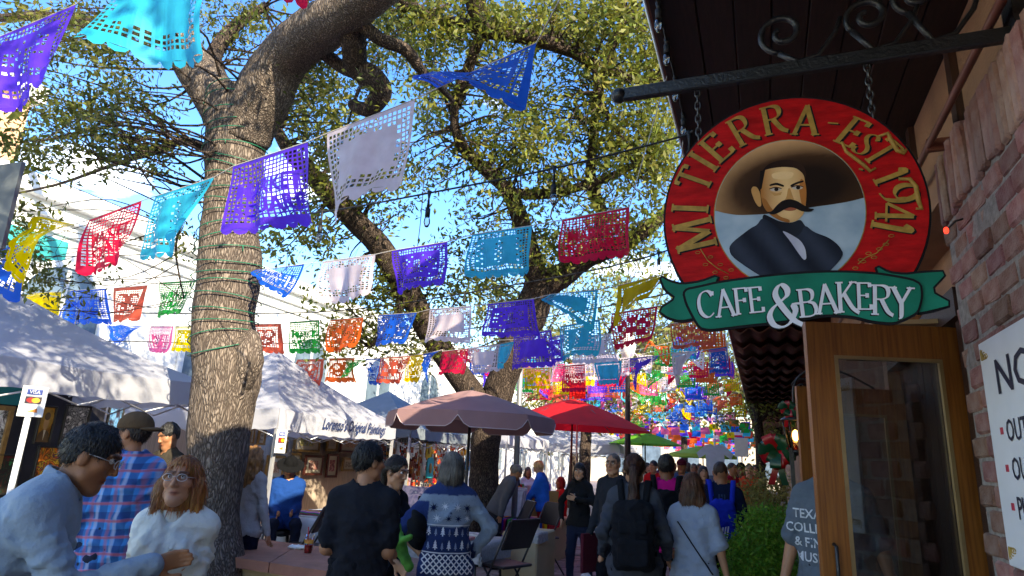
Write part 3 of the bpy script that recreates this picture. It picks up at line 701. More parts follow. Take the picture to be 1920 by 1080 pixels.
def twigs(mb_, centers, nodes, rmax=.016, sub=2):
    """a thin bent branch from the nearest limb node to each leaf cluster"""
    for c in centers:
        d = np.linalg.norm(nodes[:, :3] - c, axis=1) + rng.uniform(0, .4, len(nodes)); i = int(d.argmin()); a = nodes[i, :3]; L_ = np.linalg.norm(c - a)
        mid_ = (a + c) / 2 + rng.normal(0, .10 * L_ + .02, 3) + [0, 0, .06 * L_]
        r0 = min(rmax + .008 * L_, max(.005, nodes[i, 3] * .6)); P = smooth_path([a, mid_, c], 4); mb_.tube(P, np.linspace(r0, .003, len(P)), 5, smooth=True)
        for k in range(sub):
            e = c + rng.normal(0, .22, 3); mb_.tube([P[-3], (P[-2] + e) / 2 + rng.normal(0, .03, 3), e], [.003, .0025, .0015], 4)
def disc_clusters(discs, nscale=1.0):
    out = []
    for (cx, cy, rx, ry, t0, t1, n) in discs:
        for _ in range(int(n * nscale)):
            a = rng.uniform(0, 6.283); r = math.sqrt(rng.uniform()); out.append(dep(cx + rx * r * math.cos(a), cy + ry * r * math.sin(a), rng.uniform(t0, t1)))
    return np.array(out)

# --- the big oak in front -------------------------------------------------
def tY(px, py, Y, w):
    p = atY(px, py, Y); return [*p, w * .88 / 2 * proj(p)[2] / F]
t1 = thing('oak_tree', 'thick oak trunk wrapped in green fairy lights, forking above the planter', 'tree', (*atY(405, 1000, 4.95)[:2], 0))
base = np.array([t1.location[0], t1.location[1]])
tr = MB(); nodes = []
TP = [[base[0], base[1], -.1, .44], [base[0], base[1], .25, .38]] + [tY(c, y, 4.95 - .0004 * (1000 - y), w) for (c, y, w) in ((398, 985, 112), (403, 900, 117), (414, 800, 127), (425, 700, 136), (420, 610, 124), (430, 500, 130), (434, 400, 112), (440, 300, 116), (448, 235, 128), (452, 180, 120))]
Q = limb_mesh(tr, TP, 28, .03); nodes.append(Q[-20:])
TRUNK1 = Q
for P in ([tY(440, 250, 4.66, 92), tY(405, 185, 4.6, 92), tY(368, 130, 4.55, 84), tY(345, 85, 4.5, 72), tY(322, 20, 4.45, 64), tY(290, -80, 4.4, 50), tY(250, -200, 4.4, 34)],
          [tY(455, 260, 4.66, 110), tY(488, 190, 4.6, 116), tY(530, 112, 4.5, 108), tY(588, 62, 4.3, 100), tY(655, 18, 4.1, 96), tY(735, -45, 3.9, 88), tY(840, -130, 3.7, 70)]):
    Q = limb_mesh(tr, P, 20, .035); nodes.append(Q)
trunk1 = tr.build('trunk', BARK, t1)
bpos = atY(462, 675, 4.80); 
from math import sin, cos
bu = MB().ell(bpos, (.17, .15, .30), 20, 14); bu.V = [tuple(np.array(v) + .012 * np.array([sin(v[2] * 21), cos(v[0] * 19), sin(v[1] * 23)])) for v in bu.V]
bu.build('burl', BARK, t1)
br1 = MB()
for P in ([[658, 30, 4.15, 60], [664, 75, 4.3, 56], [668, 125, 4.5, 50], [700, 148, 4.6, 50], [713, 175, 4.7, 46], [690, 205, 4.8, 34], [662, 196, 4.9, 26]],
          [[585, 78, 4.35, 40], [618, 108, 4.5, 32], [650, 130, 4.55, 30], [705, 145, 4.6, 30]],
          [[672, 40, 4.15, 34], [715, 75, 4.3, 30], [762, 95, 4.5, 28], [792, 135, 4.7, 22], [822, 160, 5.0, 16], [850, 190, 5.3, 10]],
          [[420, 300, 4.7, 26], [350, 265, 4.8, 20], [290, 285, 4.9, 13], [210, 310, 5.0, 9], [110, 345, 5.2, 6], [20, 365, 5.4, 4]],
          [[345, 90, 4.5, 34], [260, 60, 4.6, 28], [170, 40, 4.8, 24], [60, 30, 5.0, 20], [-60, 40, 5.2, 14]],
          [[420, 170, 4.6, 50], [400, 110, 4.9, 36], [440, 50, 5.1, 26], [500, 10, 5.3, 18]],
          [[400, 340, 4.8, 12], [360, 380, 4.9, 7], [330, 460, 5.0, 5], [345, 560, 5.1, 3]]):
    Q = limb_mesh(br1, [tY(*p) for p in P], 10, .05); nodes.append(Q)
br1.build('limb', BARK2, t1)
nodes1 = np.concatenate(nodes)
c1 = disc_clusters(nscale=.62, discs=[(190, 205, 120, 50, 5.4, 7.5, 44), (100, 275, 110, 50, 5.4, 7.5, 30), (290, 290, 70, 45, 6.6, 8, 18), (200, 60, 120, 55, 5.6, 8, 34), (60, 60, 90, 60, 5.5, 7.5, 26), (470, 60, 50, 50, 7, 8.5, 20),
                    (40, 460, 60, 70, 5.5, 7, 16), (130, 530, 70, 40, 5.8, 7, 9), (330, 480, 40, 60, 6.4, 7.4, 6), (610, 220, 50, 90, 6.5, 8.5, 26), (700, 90, 90, 80, 6, 8, 28), (590, 150, 50, 40, 7, 8.5, 14), (640, 20, 80, 40, 6.2, 8, 12), (30, 150, 60, 60, 6, 8, 14), (420, 20, 60, 40, 7, 8.5, 12)])
over = np.stack([rng.uniform(-7, 1.5, 1100), rng.uniform(-6, 6, 1100), rng.uniform(5.4, 9.5, 1100)], 1)      # unseen leaves overhead, added to the crown for the shade they cast
def outside(p):
    x, y, d = proj(p); return d < .3 or x < -90 or x > 2010 or y < -110
SD_ = np.array(sd)
def clears_trunk(p):
    for z in (2.4, 3.2, 4.0):
        v = p - np.array([base[0], base[1], z]); a = v @ SD_
        if a > 0 and np.linalg.norm(v - a * SD_) < .95: return False
    return True
over = np.array([p for p in over if outside(p) and clears_trunk(p)])[:130]  # added clusters stay off the sun's path to the trunk
aim = []
while len(aim) < 230:                                            # unseen leaf clusters added along the sun rays to dapple the tent roofs
    y0 = [4.2, 8.5, 12.4][int(rng.integers(3)) if rng.uniform() < .5 else int(rng.integers(2))]; q = np.array([-7.4 + rng.uniform(-1.5, 1.6), y0 + rng.uniform(-1.6, 1.6), 2.7]) + SD_ * rng.uniform(3.0, 10) + rng.normal(0, .25, 3)
    if outside(q) and clears_trunk(q) and q[2] > 4.3: aim.append(q)
over = np.concatenate([over, np.array(aim)])
tw = MB(); twigs(tw, c1, nodes1, .006, 1); tw.build('twig', BARK2, t1, kind='stuff')
leaf_mesh('crown', c1, .20, 62, .034, t1, LEAF_D); leaf_mesh('crown', over, .34, 44, .06, t1, LEAF)  # second crown mesh: the unseen leaves added for dappled shade
# green light wires wound round the trunk
fw = thing('fairy_light_wire', 'green fairy light wire wound round the big oak trunk', 'string lights', (base[0], base[1], 1.9))
TQ = TRUNK1[(TRUNK1[:, 2] > 2.15)]
zz_ = TQ[:, 2]; order = np.argsort(zz_); TQ = TQ[order]; wire = []
for i in range(760):
    u = i / 759; z = 2.5 + (TQ[-1, 2] - 2.55) * u + .055 * sin(i * .19 + 2.1 * sin(i * .013)) * sin(i * .031 + 1); a = i * .19 + .3 * sin(i * .05); cx, cy, rr = (np.interp(z, TQ[:, 2], TQ[:, k]) for k in (0, 1, 3))
    R_ = rr * 1.07 + .012; wire.append((cx + R_ * cos(a), cy + R_ * sin(a), z + .03 * sin(a * 1.0 + i * .02)))
GWIRE = mat('green_wire', (.01, .13, .07), .45, .2, 10)
MB().tube(wire, .0055, 5).build('wire', GWIRE, fw)
bb = MB()
for i in range(6, 760, 9):
    p = np.array(wire[i]); q = p + rng.normal(0, .018, 3) + [0, 0, -.02]; bb.tube([p, q], [.006, .004], 5)
bb.build('bulb', GWIRE, fw, kind='stuff')

# --- the forked oak behind the parasol -----------------------------------
B2 = gnd(905, 1040, 0); B2 = np.array([-4.45, 10.45, 0])
t2 = thing('oak_tree', 'forked oak rising behind the mauve parasol, its crown spreading over the banners', 'tree', tuple(B2))
def tT(px, py, t, w):
    return [*dep(px, py, t), w / 2 * t / F]
m2 = MB(); nodes = []
Q = limb_mesh(m2, [[B2[0], B2[1], -.1, .34], [B2[0], B2[1], .3, .28], tT(908, 900, 11.0, 56), tT(908, 840, 11, 54), tT(925, 770, 11, 56), tT(945, 705, 11, 58), tT(968, 640, 11, 60), tT(1000, 575, 10.9, 66), tT(1014, 525, 10.8, 60)], 18, .05); nodes.append(Q)
for P in ([tT(915, 800, 11, 50), tT(882, 735, 10.9, 48), tT(848, 685, 10.8, 46), tT(795, 605, 10.6, 46), tT(765, 545, 10.4, 46), tT(738, 500, 10.2, 48), tT(700, 448, 10, 44), tT(640, 390, 9.6, 40), tT(590, 335, 9.3, 34), tT(540, 280, 9.1, 24), tT(500, 200, 9, 16)],
          [tT(1010, 545, 10.8, 52), tT(1000, 490, 10.6, 40), tT(985, 440, 10.4, 36), tT(951, 358, 10.1, 27), tT(898, 307, 9.8, 23), tT(860, 262, 9.5, 20), tT(853, 195, 9.3, 18), tT(880, 110, 9.1, 12)],
          [tT(1012, 540, 10.8, 54), tT(1060, 512, 10.7, 44), tT(1108, 480, 10.5, 38), tT(1180, 450, 10.2, 30), tT(1240, 405, 10, 22), tT(1290, 330, 9.8, 12)],
          [tT(1108, 480, 10.5, 30), tT(1128, 400, 10.3, 22), tT(1108, 342, 10.1, 22), tT(1112, 270, 9.9, 18), tT(1122, 180, 9.7, 16), tT(1145, 100, 9.5, 12), tT(1180, 20, 9.4, 9)],
          [tT(951, 360, 10.1, 20), tT(1010, 365, 10, 18), tT(1090, 350, 9.9, 17), tT(1170, 320, 9.8, 13), tT(1230, 290, 9.7, 8)],
          [tT(880, -60, 8.6, 46), tT(890, 0, 8.8, 42), tT(911, 52, 9, 36), tT(1004, 73, 9.1, 28), tT(1070, 95, 9.2, 24), tT(1115, 122, 9.3, 20), tT(1190, 150, 9.4, 14), tT(1250, 150, 9.4, 9)],
          [tT(740, -10, 8.9, 22), tT(809, 32, 9, 20), tT(870, 45, 9, 20), tT(905, 60, 9, 22)],
          [tT(905, 60, 9, 20), tT(888, 100, 9.1, 20), tT(875, 150, 9.2, 18), tT(856, 195, 9.3, 16)],
          [tT(738, 505, 10.2, 24), tT(752, 560, 10.3, 20), tT(730, 620, 10.3, 14), tT(690, 650, 10.4, 9)],
          [tT(1115, 122, 9.3, 16), tT(1130, 200, 9.5, 12), tT(1160, 250, 9.6, 9), tT(1200, 330, 9.7, 6)]):
    Q = limb_mesh(m2, P, 10, .06); nodes.append(Q)
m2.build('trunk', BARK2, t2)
nodes2 = np.concatenate(nodes)
c2 = disc_clusters(nscale=.95, discs=[(1000, 150, 250, 150, 8.4, 11.5, 120), (1120, 240, 150, 140, 8.6, 11.5, 95), (900, 250, 120, 110, 8.6, 11, 55), (1180, 80, 100, 90, 8.4, 11, 55), (760, 60, 110, 70, 8.4, 10.5, 36), (650, 270, 90, 110, 8.4, 10.5, 44), (565, 130, 60, 110, 8.4, 10.5, 26),
                    (720, 340, 70, 50, 9, 10.5, 14), (560, 440, 70, 50, 8.8, 10, 17), (1000, 410, 150, 60, 9.2, 11.2, 34), (1195, 340, 60, 110, 9, 11, 32), (1238, 200, 30, 150, 8.8, 10.5, 34), (860, 30, 200, 50, 8.4, 10.5, 46), (1070, 30, 180, 50, 8.4, 10.5, 50),
                    (720, 345, 90, 70, 9, 10.5, 18), (700, 545, 110, 55, 9.6, 11, 42), (850, 500, 70, 50, 10, 11.4, 18), (640, 640, 70, 30, 10, 11, 14), (780, 640, 70, 40, 10.2, 11.4, 20), (900, 560, 50, 50, 10.4, 11.6, 14), (1200, 450, 60, 40, 9.8, 11, 14), (1050, 470, 90, 40, 10, 11.4, 12)])
tw = MB(); twigs(tw, c2, nodes2, .012, 2); tw.build('twig', BARK2, t2, kind='stuff')
leaf_mesh('crown', c2, .26, 46, .053, t2, LEAF)
up = np.stack([rng.uniform(-9, 0, 150), rng.uniform(3, 13, 150), rng.uniform(8.5, 11, 150)], 1)
leaf_mesh('crown', up[(up[:, 2] - 1.68) > .88 * np.hypot(up[:, 0], up[:, 1])], .5, 46, .07, t2, LEAF)

# --- trees down the street ----------------------------------------------
def far_tree(loc, h, cr, n, label, m, size=.09, per=30, spread=.5):
    loc = np.array([*loc, 0.0]); t = thing('street_tree', label, 'tree', tuple(loc), 'trees down the street'); mb_ = MB(); nd = []
    nd.append(limb_mesh(mb_, [[*loc, .2], [*(loc + [.1, 0, h * .3]), .17], [*(loc + [.0, .1, h * .55]), .13]], 9))
    for k in range(7):
        a = k * .9 + rng.uniform(-.3, .3); nd.append(limb_mesh(mb_, [[*(loc + [.0, .05, h * (.38 + .03 * k)]), .09], [*(loc + [cr * .45 * cos(a), cr * .45 * sin(a), h * .62]), .06], [*(loc + [cr * .8 * cos(a), cr * .8 * sin(a), h * (.72 + .04 * k % .2)]), .025]], 6))
    mb_.build('trunk', BARK2, t); nd = np.concatenate(nd)
    d = rng.normal(0, 1, (n, 3)); d /= np.linalg.norm(d, axis=1)[:, None]; d *= rng.uniform(.35, 1, (n, 1)) ** .6
    cs = loc + np.array([0, 0, h * .68]) + d * np.array([cr, cr, h * .34]); cs = cs + rng.normal(0, .2, cs.shape)
    q = MB(); twigs(q, cs[::3], nd, .012, 0); q.build('twig', BARK2, t, kind='stuff'); leaf_mesh('crown', cs, spread, per, size, t, m)
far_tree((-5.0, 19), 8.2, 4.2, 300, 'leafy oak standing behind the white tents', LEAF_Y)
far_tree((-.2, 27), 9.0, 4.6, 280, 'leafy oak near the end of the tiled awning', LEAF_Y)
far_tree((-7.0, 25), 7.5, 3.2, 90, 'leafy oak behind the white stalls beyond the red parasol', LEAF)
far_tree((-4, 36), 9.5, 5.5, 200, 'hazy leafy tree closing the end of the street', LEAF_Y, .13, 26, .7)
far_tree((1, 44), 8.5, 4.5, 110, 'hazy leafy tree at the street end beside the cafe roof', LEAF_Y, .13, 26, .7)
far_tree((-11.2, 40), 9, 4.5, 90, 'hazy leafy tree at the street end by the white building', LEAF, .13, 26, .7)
# ================================================================== cut-paper banners on strings across the street
PAL = {'purple': '6e40f0', 'turquoise': '22cdec', 'blue': '0e66e0', 'red': 'f41c50', 'white': 'f8e4ea', 'yellow': 'fbd010', 'green': '12b04a', 'orange': 'fa6a2c', 'pink': 'f86aa4', 'coral': 'fa6a50'}
def flag_mat(c):
    return mat('banner_' + c, hexc(PAL[c]), .45, .12, 9, trans=.62, spec=.25)
WORD, WT = text_tris('MARKET', .03); WORD2, WT2 = text_tris('SQUARE', .03)
def flag_uv(pat, n=19, mrows=15, seed=0, lite=False):
    """unit banner: quads in (u, v); returns verts, faces. Square holes punched between bars; scalloped lower edge"""
    r = np.random.default_rng(seed)
    if lite: n, mrows = 7, 6
    bar = .36
    us = [0.0, .03]; vs = [0.0, .05]
    pu = .94 / n; pv = .80 / mrows
    for i in range(n): us += [.03 + pu * (i + 1 - bar), .03 + pu * (i + 1)]
    for j in range(mrows): vs += [.05 + pv * (j + 1 - bar), .05 + pv * (j + 1)]
    us[-1] = .97; us += [1.0]; vs += [.93]
    us = np.array(us); vs = np.array(vs); hole = np.zeros((n, mrows), bool)
    for i in range(n):
        for j in range(mrows):
            x = (i + .5) / n - .5; y = (j + .5) / mrows - .5; e = min(i, n - 1 - i, j, mrows - 1 - j)
            if pat == 'border': hole[i, j] = e < 3 and not (e == 2 and (i + j) % 3 == 0)
            elif pat == 'lattice': hole[i, j] = True
            elif pat == 'figure':
                s = math.sin(abs(x) * 23) * math.cos(y * 17 + abs(x) * 9); hole[i, j] = e < 2 or s > .05
            elif pat == 'twin': hole[i, j] = e < 2 or (abs(abs(x) - .2) > .1 and abs(y) < .28 and (i + j) % 2 == 0)
            elif pat == 'fan': hole[i, j] = not (abs(math.hypot(abs(x) - .18, y + .1) - .16) < .05 or abs(math.hypot(abs(x) - .16, y - .2) - .12) < .04 or e == 0)
            elif pat == 'dense':
                k = math.sin(abs(x) * 31 + 2 * math.cos(y * 14)) * math.cos(y * 27 + abs(x) * 11); hole[i, j] = e in (0, 1) or (e > 2 and (k > .1 or (abs(x) < .06 and abs(y) < .2)))
            else: hole[i, j] = e == 1
    V = []; Fc = []; idx = {}
    def vid(i, j):
        if (i, j) not in idx: idx[(i, j)] = len(V); V.append((us[i], vs[j]))
        return idx[(i, j)]
    for i in range(len(us) - 1):
        for j in range(len(vs) - 1):
            if i % 2 == 1 and j % 2 == 1 and (i - 1) // 2 < n and (j - 1) // 2 < mrows and hole[(i - 1) // 2, (j - 1) // 2]: continue
            Fc.append((vid(i, j), vid(i + 1, j), vid(i + 1, j + 1), vid(i, j + 1)))
    ns_ = 6 if lite else 8
    for k in range(ns_):                                     # scallops
        u0, u1 = k / ns_, (k + 1) / ns_; b = len(V); V += [(u0, .93), (u1, .93), (u0 + .85 * (u1 - u0), .975), ((u0 + u1) / 2, 1.0), (u0 + .15 * (u1 - u0), .975)]; Fc.append((b, b + 1, b + 2, b + 3, b + 4))
    if pat == 'lattice':
        for (TV, TT, v0, h) in ((WORD, WT, .50, .20), (WORD2, WT2, .76, .20)):
            b = len(V); wmax = np.abs(TV[:, 0]).max(); V += [(.5 + x / wmax * .40, v0 - y * h) for x, y in TV]; Fc += [tuple(int(q) + b for q in t) for t in TT[:, ::-1]]
    return np.array(V), Fc
_FU = {}
def flag_geo(pat, lite=False):
    if (pat, lite) not in _FU: _FU[(pat, lite)] = flag_uv(pat, seed=len(_FU), lite=lite)
    return _FU[(pat, lite)]
def flag_mesh(name, pat, A, B, h, fold=0, blow=0.0, seed=0, lite=False, c=None):
    """A, B: ends of the top edge; h: drop. fold: +1 / -1 lifts one lower corner in the wind, 2 rolls the sheet up"""
    UV, Fc = flag_geo(pat, lite); r = np.random.default_rng(seed); A = np.array(A, float); B = np.array(B, float)
    u = UV[:, 0]; v = UV[:, 1]; U = B - A; L_ = np.linalg.norm(U); nrm = np.cross(U / L_, [0, 0, 1]); nrm /= np.linalg.norm(nrm)
    dwn = np.array([0, 0, -1.0]); ph = r.uniform(0, 6, 4)
    ang = blow + .22 * np.sin(u * 4 + ph[0]) * v
    if fold in (1, -1): w = (u if fold > 0 else 1 - u); ang = ang + 1.15 * w ** 1.3; 
    if fold == 2: ang = ang + 1.1 + .5 * np.sin(u * 5 + ph[1])
    s = np.ones_like(u)
    if fold in (1, -1): s = 1 - .55 * (u if fold > 0 else 1 - u)
    wav = (.045 * np.sin(u * 9 + ph[2] + v * 1.5) + .02 * np.sin(u * 21 + ph[3])) * np.minimum(1, v * 1.6)
    pinch = .035 * math.sin(ph[1]) * v + .03 * np.sin(v * 5 + ph[0]) * v
    P = A + np.outer(u + pinch, U) + (np.outer(v * h * s * np.cos(ang), dwn) + np.outer(v * h * s * np.sin(ang) + wav * L_, nrm))
    c = (A + B) / 2 if c is None else c
    me = bpy.data.meshes.new(name); me.from_pydata([tuple(p) for p in P - c], [], Fc); me.update(); return me
def anchors(pts):
    """where a line ends: on the white building's wall and on the cafe eave"""
    d = np.array(pts[-1]) - np.array(pts[0]); k = (-11.93 - pts[0][0]) / d[0]; a = np.array(pts[0]) + d * k; a[2] = np.clip(pts[0][2] + .12 * (pts[0][0] + 11.93), 3.0, 5.2); a[1] = max(a[1], 2.0)
    k = (-.47 - pts[-1][0]) / d[0]; b = np.array(pts[-1]) + d * k; b[2] = 4.24; return a, b
STRING = mat('pale_string', (.55, .5, .45), .8, .1, 9)
# (cx, y at the left end of the top edge, y at the right end, width px, drop px, colour, pattern, fold)
STR = [
 ('the string over the two limbs of the oak', 0, 3.7, 600, 2.75, [(72, 68, 8, 142, 150, 'purple', 'dense', 0), (316, -62, -85, 172, 196, 'turquoise', 'border', 0), (543, -125, -150, 116, 175, 'red', 'figure', 0)]),
 ('the string crossing above the oak wires', 0, 5.9, 1010, 2.95, [(26, 462, 458, 62, 82, 'blue', 'dense', -1), (104, 440, 420, 72, 84, 'yellow', 'figure', 1), (217, 412, 376, 98, 106, 'red', 'lattice', 0), (347, 368, 332, 110, 122, 'turquoise', 'twin', 0), (507, 312, 266, 140, 132, 'purple', 'lattice', 0), (696, 250, 186, 165, 170, 'white', 'border', 0), (913, 165, 80, 186, 118, 'blue', 'dense', -1)]),
 ('the string behind the oak at mid height', 60, 9.5, 1185, 4.2, [(92, 549, 547, 46, 58, 'yellow', 'solid', -1), (166, 545, 541, 66, 60, 'blue', 'lattice', 0), (245, 540, 535, 64, 62, 'coral', 'fan', 0), (333, 530, 526, 68, 63, 'green', 'lattice', 0), (535, 505, 495, 72, 58, 'blue', 'lattice', -1), (655, 491, 477, 98, 76, 'white', 'border', 0), (787, 470, 453, 104, 78, 'purple', 'dense', 0), (941, 440, 423, 112, 82, 'turquoise', 'twin', 0), (1117, 412, 388, 126, 82, 'red', 'lattice', 0)]),
 ('the string under the string lights', 140, 15.5, 1260, 4.9, [(156, 601, 603, 36, 22, 'pink', 'solid', 2), (190, 607, 608, 40, 34, 'purple', 'lattice', -1), (250, 611, 611, 44, 40, 'blue', 'dense', 2), (304, 612, 612, 42, 46, 'pink', 'lattice', 0), (346, 612, 612, 34, 44, 'yellow', 'dense', 0), (500, 608, 607, 54, 50, 'coral', 'fan', 0), (571, 604, 600, 55, 56, 'green', 'lattice', 0), (651, 600, 595, 62, 58, 'orange', 'figure', 0), (746, 591, 586, 72, 58, 'blue', 'figure', 0), (845, 580, 574, 78, 62, 'white', 'border', 0), (958, 570, 560, 86, 62, 'purple', 'dense', 0), (1077, 552, 543, 88, 60, 'turquoise', 'border', -1), (1207, 536, 511, 98, 62, 'yellow', 'solid', 1)]),
 ('the string sagging below the forked oak', 495, 12.5, 1240, 5.8, [(521, 673, 673, 38, 42, 'blue', 'lattice', 0), (583, 674, 673, 50, 45, 'coral', 'fan', 0), (641, 672, 671, 48, 42, 'orange', 'fan', 0), (668, 675, 675, 36, 34, 'green', 'dense', 1), (703, 673, 671, 34, 46, 'blue', 'lattice', 0), (742, 671, 667, 56, 46, 'coral', 'figure', 0), (780, 667, 664, 28, 46, 'yellow', 'figure', 0), (812, 664, 656, 36, 46, 'blue', 'lattice', 1), (854, 659, 653, 48, 44, 'red', 'figure', 0), (908, 653, 645, 64, 46, 'white', 'border', 0), (951, 645, 640, 26, 44, 'turquoise', 'solid', 0), (998, 632, 618, 70, 60, 'purple', 'border', 0), (1043, 634, 627, 30, 44, 'purple', 'dense', 0), (1088, 612, 599, 74, 62, 'turquoise', 'twin', 0), (1190, 588, 574, 86, 64, 'red', 'figure', 0)]),
 ('the string tied beneath the oval sign', 980, 10.6, 1370, 7.4, [(1010, 691, 689, 50, 36, 'yellow', 'figure', 0), (1076, 686, 683, 40, 46, 'red', 'lattice', 0), (1140, 680, 676, 52, 40, 'turquoise', 'solid', 0), (1208, 672, 667, 54, 46, 'purple', 'border', 1), (1286, 662, 658, 52, 46, 'white', 'solid', 1), (1346, 655, 650, 34, 44, 'blue', 'dense', 0)]),
 ('the short string between the oval sign and the eave', 1080, 8.4, 1345, 6.6, [(1112, 632, 626, 66, 48, 'white', 'border', 0), (1298, 607, 598, 80, 46, 'coral', 'figure', 0)]),
]
seed = 0
LBL = {}
for si, (desc, xl, tl, xr, tr_, flags) in enumerate(STR):
    it = lambda x: 1 / (1 / tl + (1 / tr_ - 1 / tl) * (x - xl) / (xr - xl))
    pts = []; cols = [f[5] for f in flags]
    for k, (cx, yl, yr, w, h, colr, pat, fold) in enumerate(flags):
        seed += 1; x0, x1 = cx - w / 2, cx + w / 2; A = dep(x0, yl, it(x0)); B = dep(x1, yr, it(x1)); hh = h * 1.1 * it(cx) / F
        pts += [A, B]
        if fold in (1, -1): hh *= 1.25
        nb_ = [cols[q] for q in (k - 1, k + 1) if 0 <= q < len(cols)]
        lab = f'{colr} paper banner ' + ('blown aside ' if fold else '') + (f'between {nb_[0]} and {nb_[1]} ' if len(nb_) == 2 else f'beside the {nb_[0]} one ') + 'on ' + desc
        lab = lab.replace('on the short','on short').replace('the two limbs of the oak', 'the oak limbs').replace('sagging below the forked oak', 'below the forked oak').replace('short string between the oval sign and the eave', 'the short string by the sign').replace('behind the oak at mid height', 'halfway up the oak').replace('crossing above the oak wires', 'above the oak wires')
        lab = ' '.join(lab.split()[:16])
        c = (A + B) / 2; me = flag_mesh('paper_banner', pat, A, B, hh, fold, rng.uniform(-.15, .25), seed)
        me.materials.append(flag_mat(colr)); o = obj('paper_banner', me, None, c); tag(o, lab, 'banner', 'cut-paper banners')
    # the string itself runs through every top edge and on to where it is tied
    a, b = anchors(pts)
    path = [a] + pts + [b]; c = np.array(pts[0])
    so_ = MB().tube(np.array(path) - c, .003 + .0004 * si, 5).build('banner_string', STRING, None, loc=None); so_.location = tuple(c)
    tag(so_, 'thin pale cord: ' + desc, 'string', 'banner strings')
# rows going away down the street
LITE = ['figure', 'border', 'lattice', 'twin', 'solid', 'dense']; meshes = []
for k in range(14):
    pat = LITE[k % 6]; fold = [0, 0, 0, 0, 1, -1, 2][k % 7]
    meshes.append(flag_mesh('paper_banner', pat, (-.21, 0, 0), (.21, 0, .02 * (k % 3 - 1)), .36 * (1.15 if fold else 1), fold, rng.uniform(-.2, .3), 100 + k, True, c=np.zeros(3)))
for me in meshes: me.materials.append(flag_mat('blue'))
cn = list(PAL); nfar = 0; stuffV = []; ROWY = [11.6, 12.6, 13.6, 14.6, 15.7, 16.8, 18, 19.3, 20.7, 22.2, 23.8, 25.6, 27.5, 29.6]
PW = ['figure-cut', 'border-cut', 'lattice-cut', 'twin-cut', 'plain', 'lace-cut']; FW = ['hanging straight'] * 4 + ['lifted at one corner', 'lifted at the other corner', 'rolled by wind']; ORD = ['first', 'second', 'third', 'fourth', 'fifth', 'sixth', 'seventh', 'eighth', 'ninth', 'tenth', 'eleventh', 'twelfth', 'thirteenth', 'fourteenth']
hues = ['red', 'yellow', 'blue', 'turquoise', 'purple', 'orange', 'green', 'white', 'pink', 'coral']
for ri, y in enumerate(ROWY):
    xa, xb = -.55, (-6.4 if ri % 2 else -5.6) - max(0, y - 14) * .12; z0 = 4.15 + .1 * (ri % 3)
    sag = .75 + .15 * ((ri * 7) % 3); P = []
    for q in np.linspace(0, 1, 13): P.append((xa + (xb - xa) * q, y + .25 * (q - .5) * (1 if ri % 2 else -1), z0 - sag * 4 * q * (1 - q) * .5 - .35 * q))
    so_ = MB().tube(np.array(P) - np.array(P[0]), .004, 4).build('banner_string', STRING); so_.location = P[0]
    tag(so_, f'thin cord, the {ORD[ri]} banner string spanning the street beyond the red parasol', 'string', 'far banner strings')
    nn_ = int(abs(xb - xa) / .43); P = np.array(P)
    start = int(rng.integers(10)); 
    for k in range(nn_):
        q = (k + .5) / nn_; x, yy, z = (np.interp(q, np.linspace(0, 1, 13), P[:, a]) for a in range(3))
        if rng.uniform() < .06: continue
        colr = hues[(start + int(k * .7) + int(rng.integers(3))) % 10] if rng.uniform() > .35 else hues[int(rng.integers(10))]
        if nfar >= 212: break
        mi_ = int(rng.integers(14)); me = meshes[mi_]; o = obj('paper_banner', me, None, (x, yy, z - .004)); o.material_slots[0].link = 'OBJECT'; o.material_slots[0].material = flag_mat(colr)
        o.rotation_euler = (rng.normal(0, .08), (P[1, 2] - P[0, 2]) * .1 + rng.normal(0, .03), rng.normal(0, .1)); tag(o, f"{colr} {PW[mi_ % 6]} banner {FW[mi_ % 7]} on the {ORD[ri]} string beyond the red parasol", 'banner', 'far cut-paper banners'); nfar += 1
V = []; Fc = []; MI = []
for y in np.arange(31, 62, 1.5):
    for x in np.arange(-9.5, -.5, .44):
        if rng.uniform() < .1: continue
        z = 4.1 - .9 * (1 - ((x + 4.7) / 4.6) ** 2) * .6 + rng.uniform(-.25, .15); yy = y + rng.uniform(-.3, .3); w = .2; h = .36 * rng.uniform(.7, 1.1); b = len(V); s = rng.normal(0, .06)
        V += [(x - w, yy, z), (x + w, yy, z + s * .3), (x + w + s, yy + rng.uniform(-.15, .15), z - h), (x - w + s, yy + rng.uniform(-.15, .15), z - h)]; Fc.append((b, b + 1, b + 2, b + 3)); MI.append(int(rng.integers(len(hues))))
me = mesh_from('far_banner', V, np.array(Fc), [flag_mat(c) for c in hues], MI); o = obj('distant_banners', me, kind='stuff'); tag(o, 'mass of tiny coloured banners closing the end of the street', 'banners')

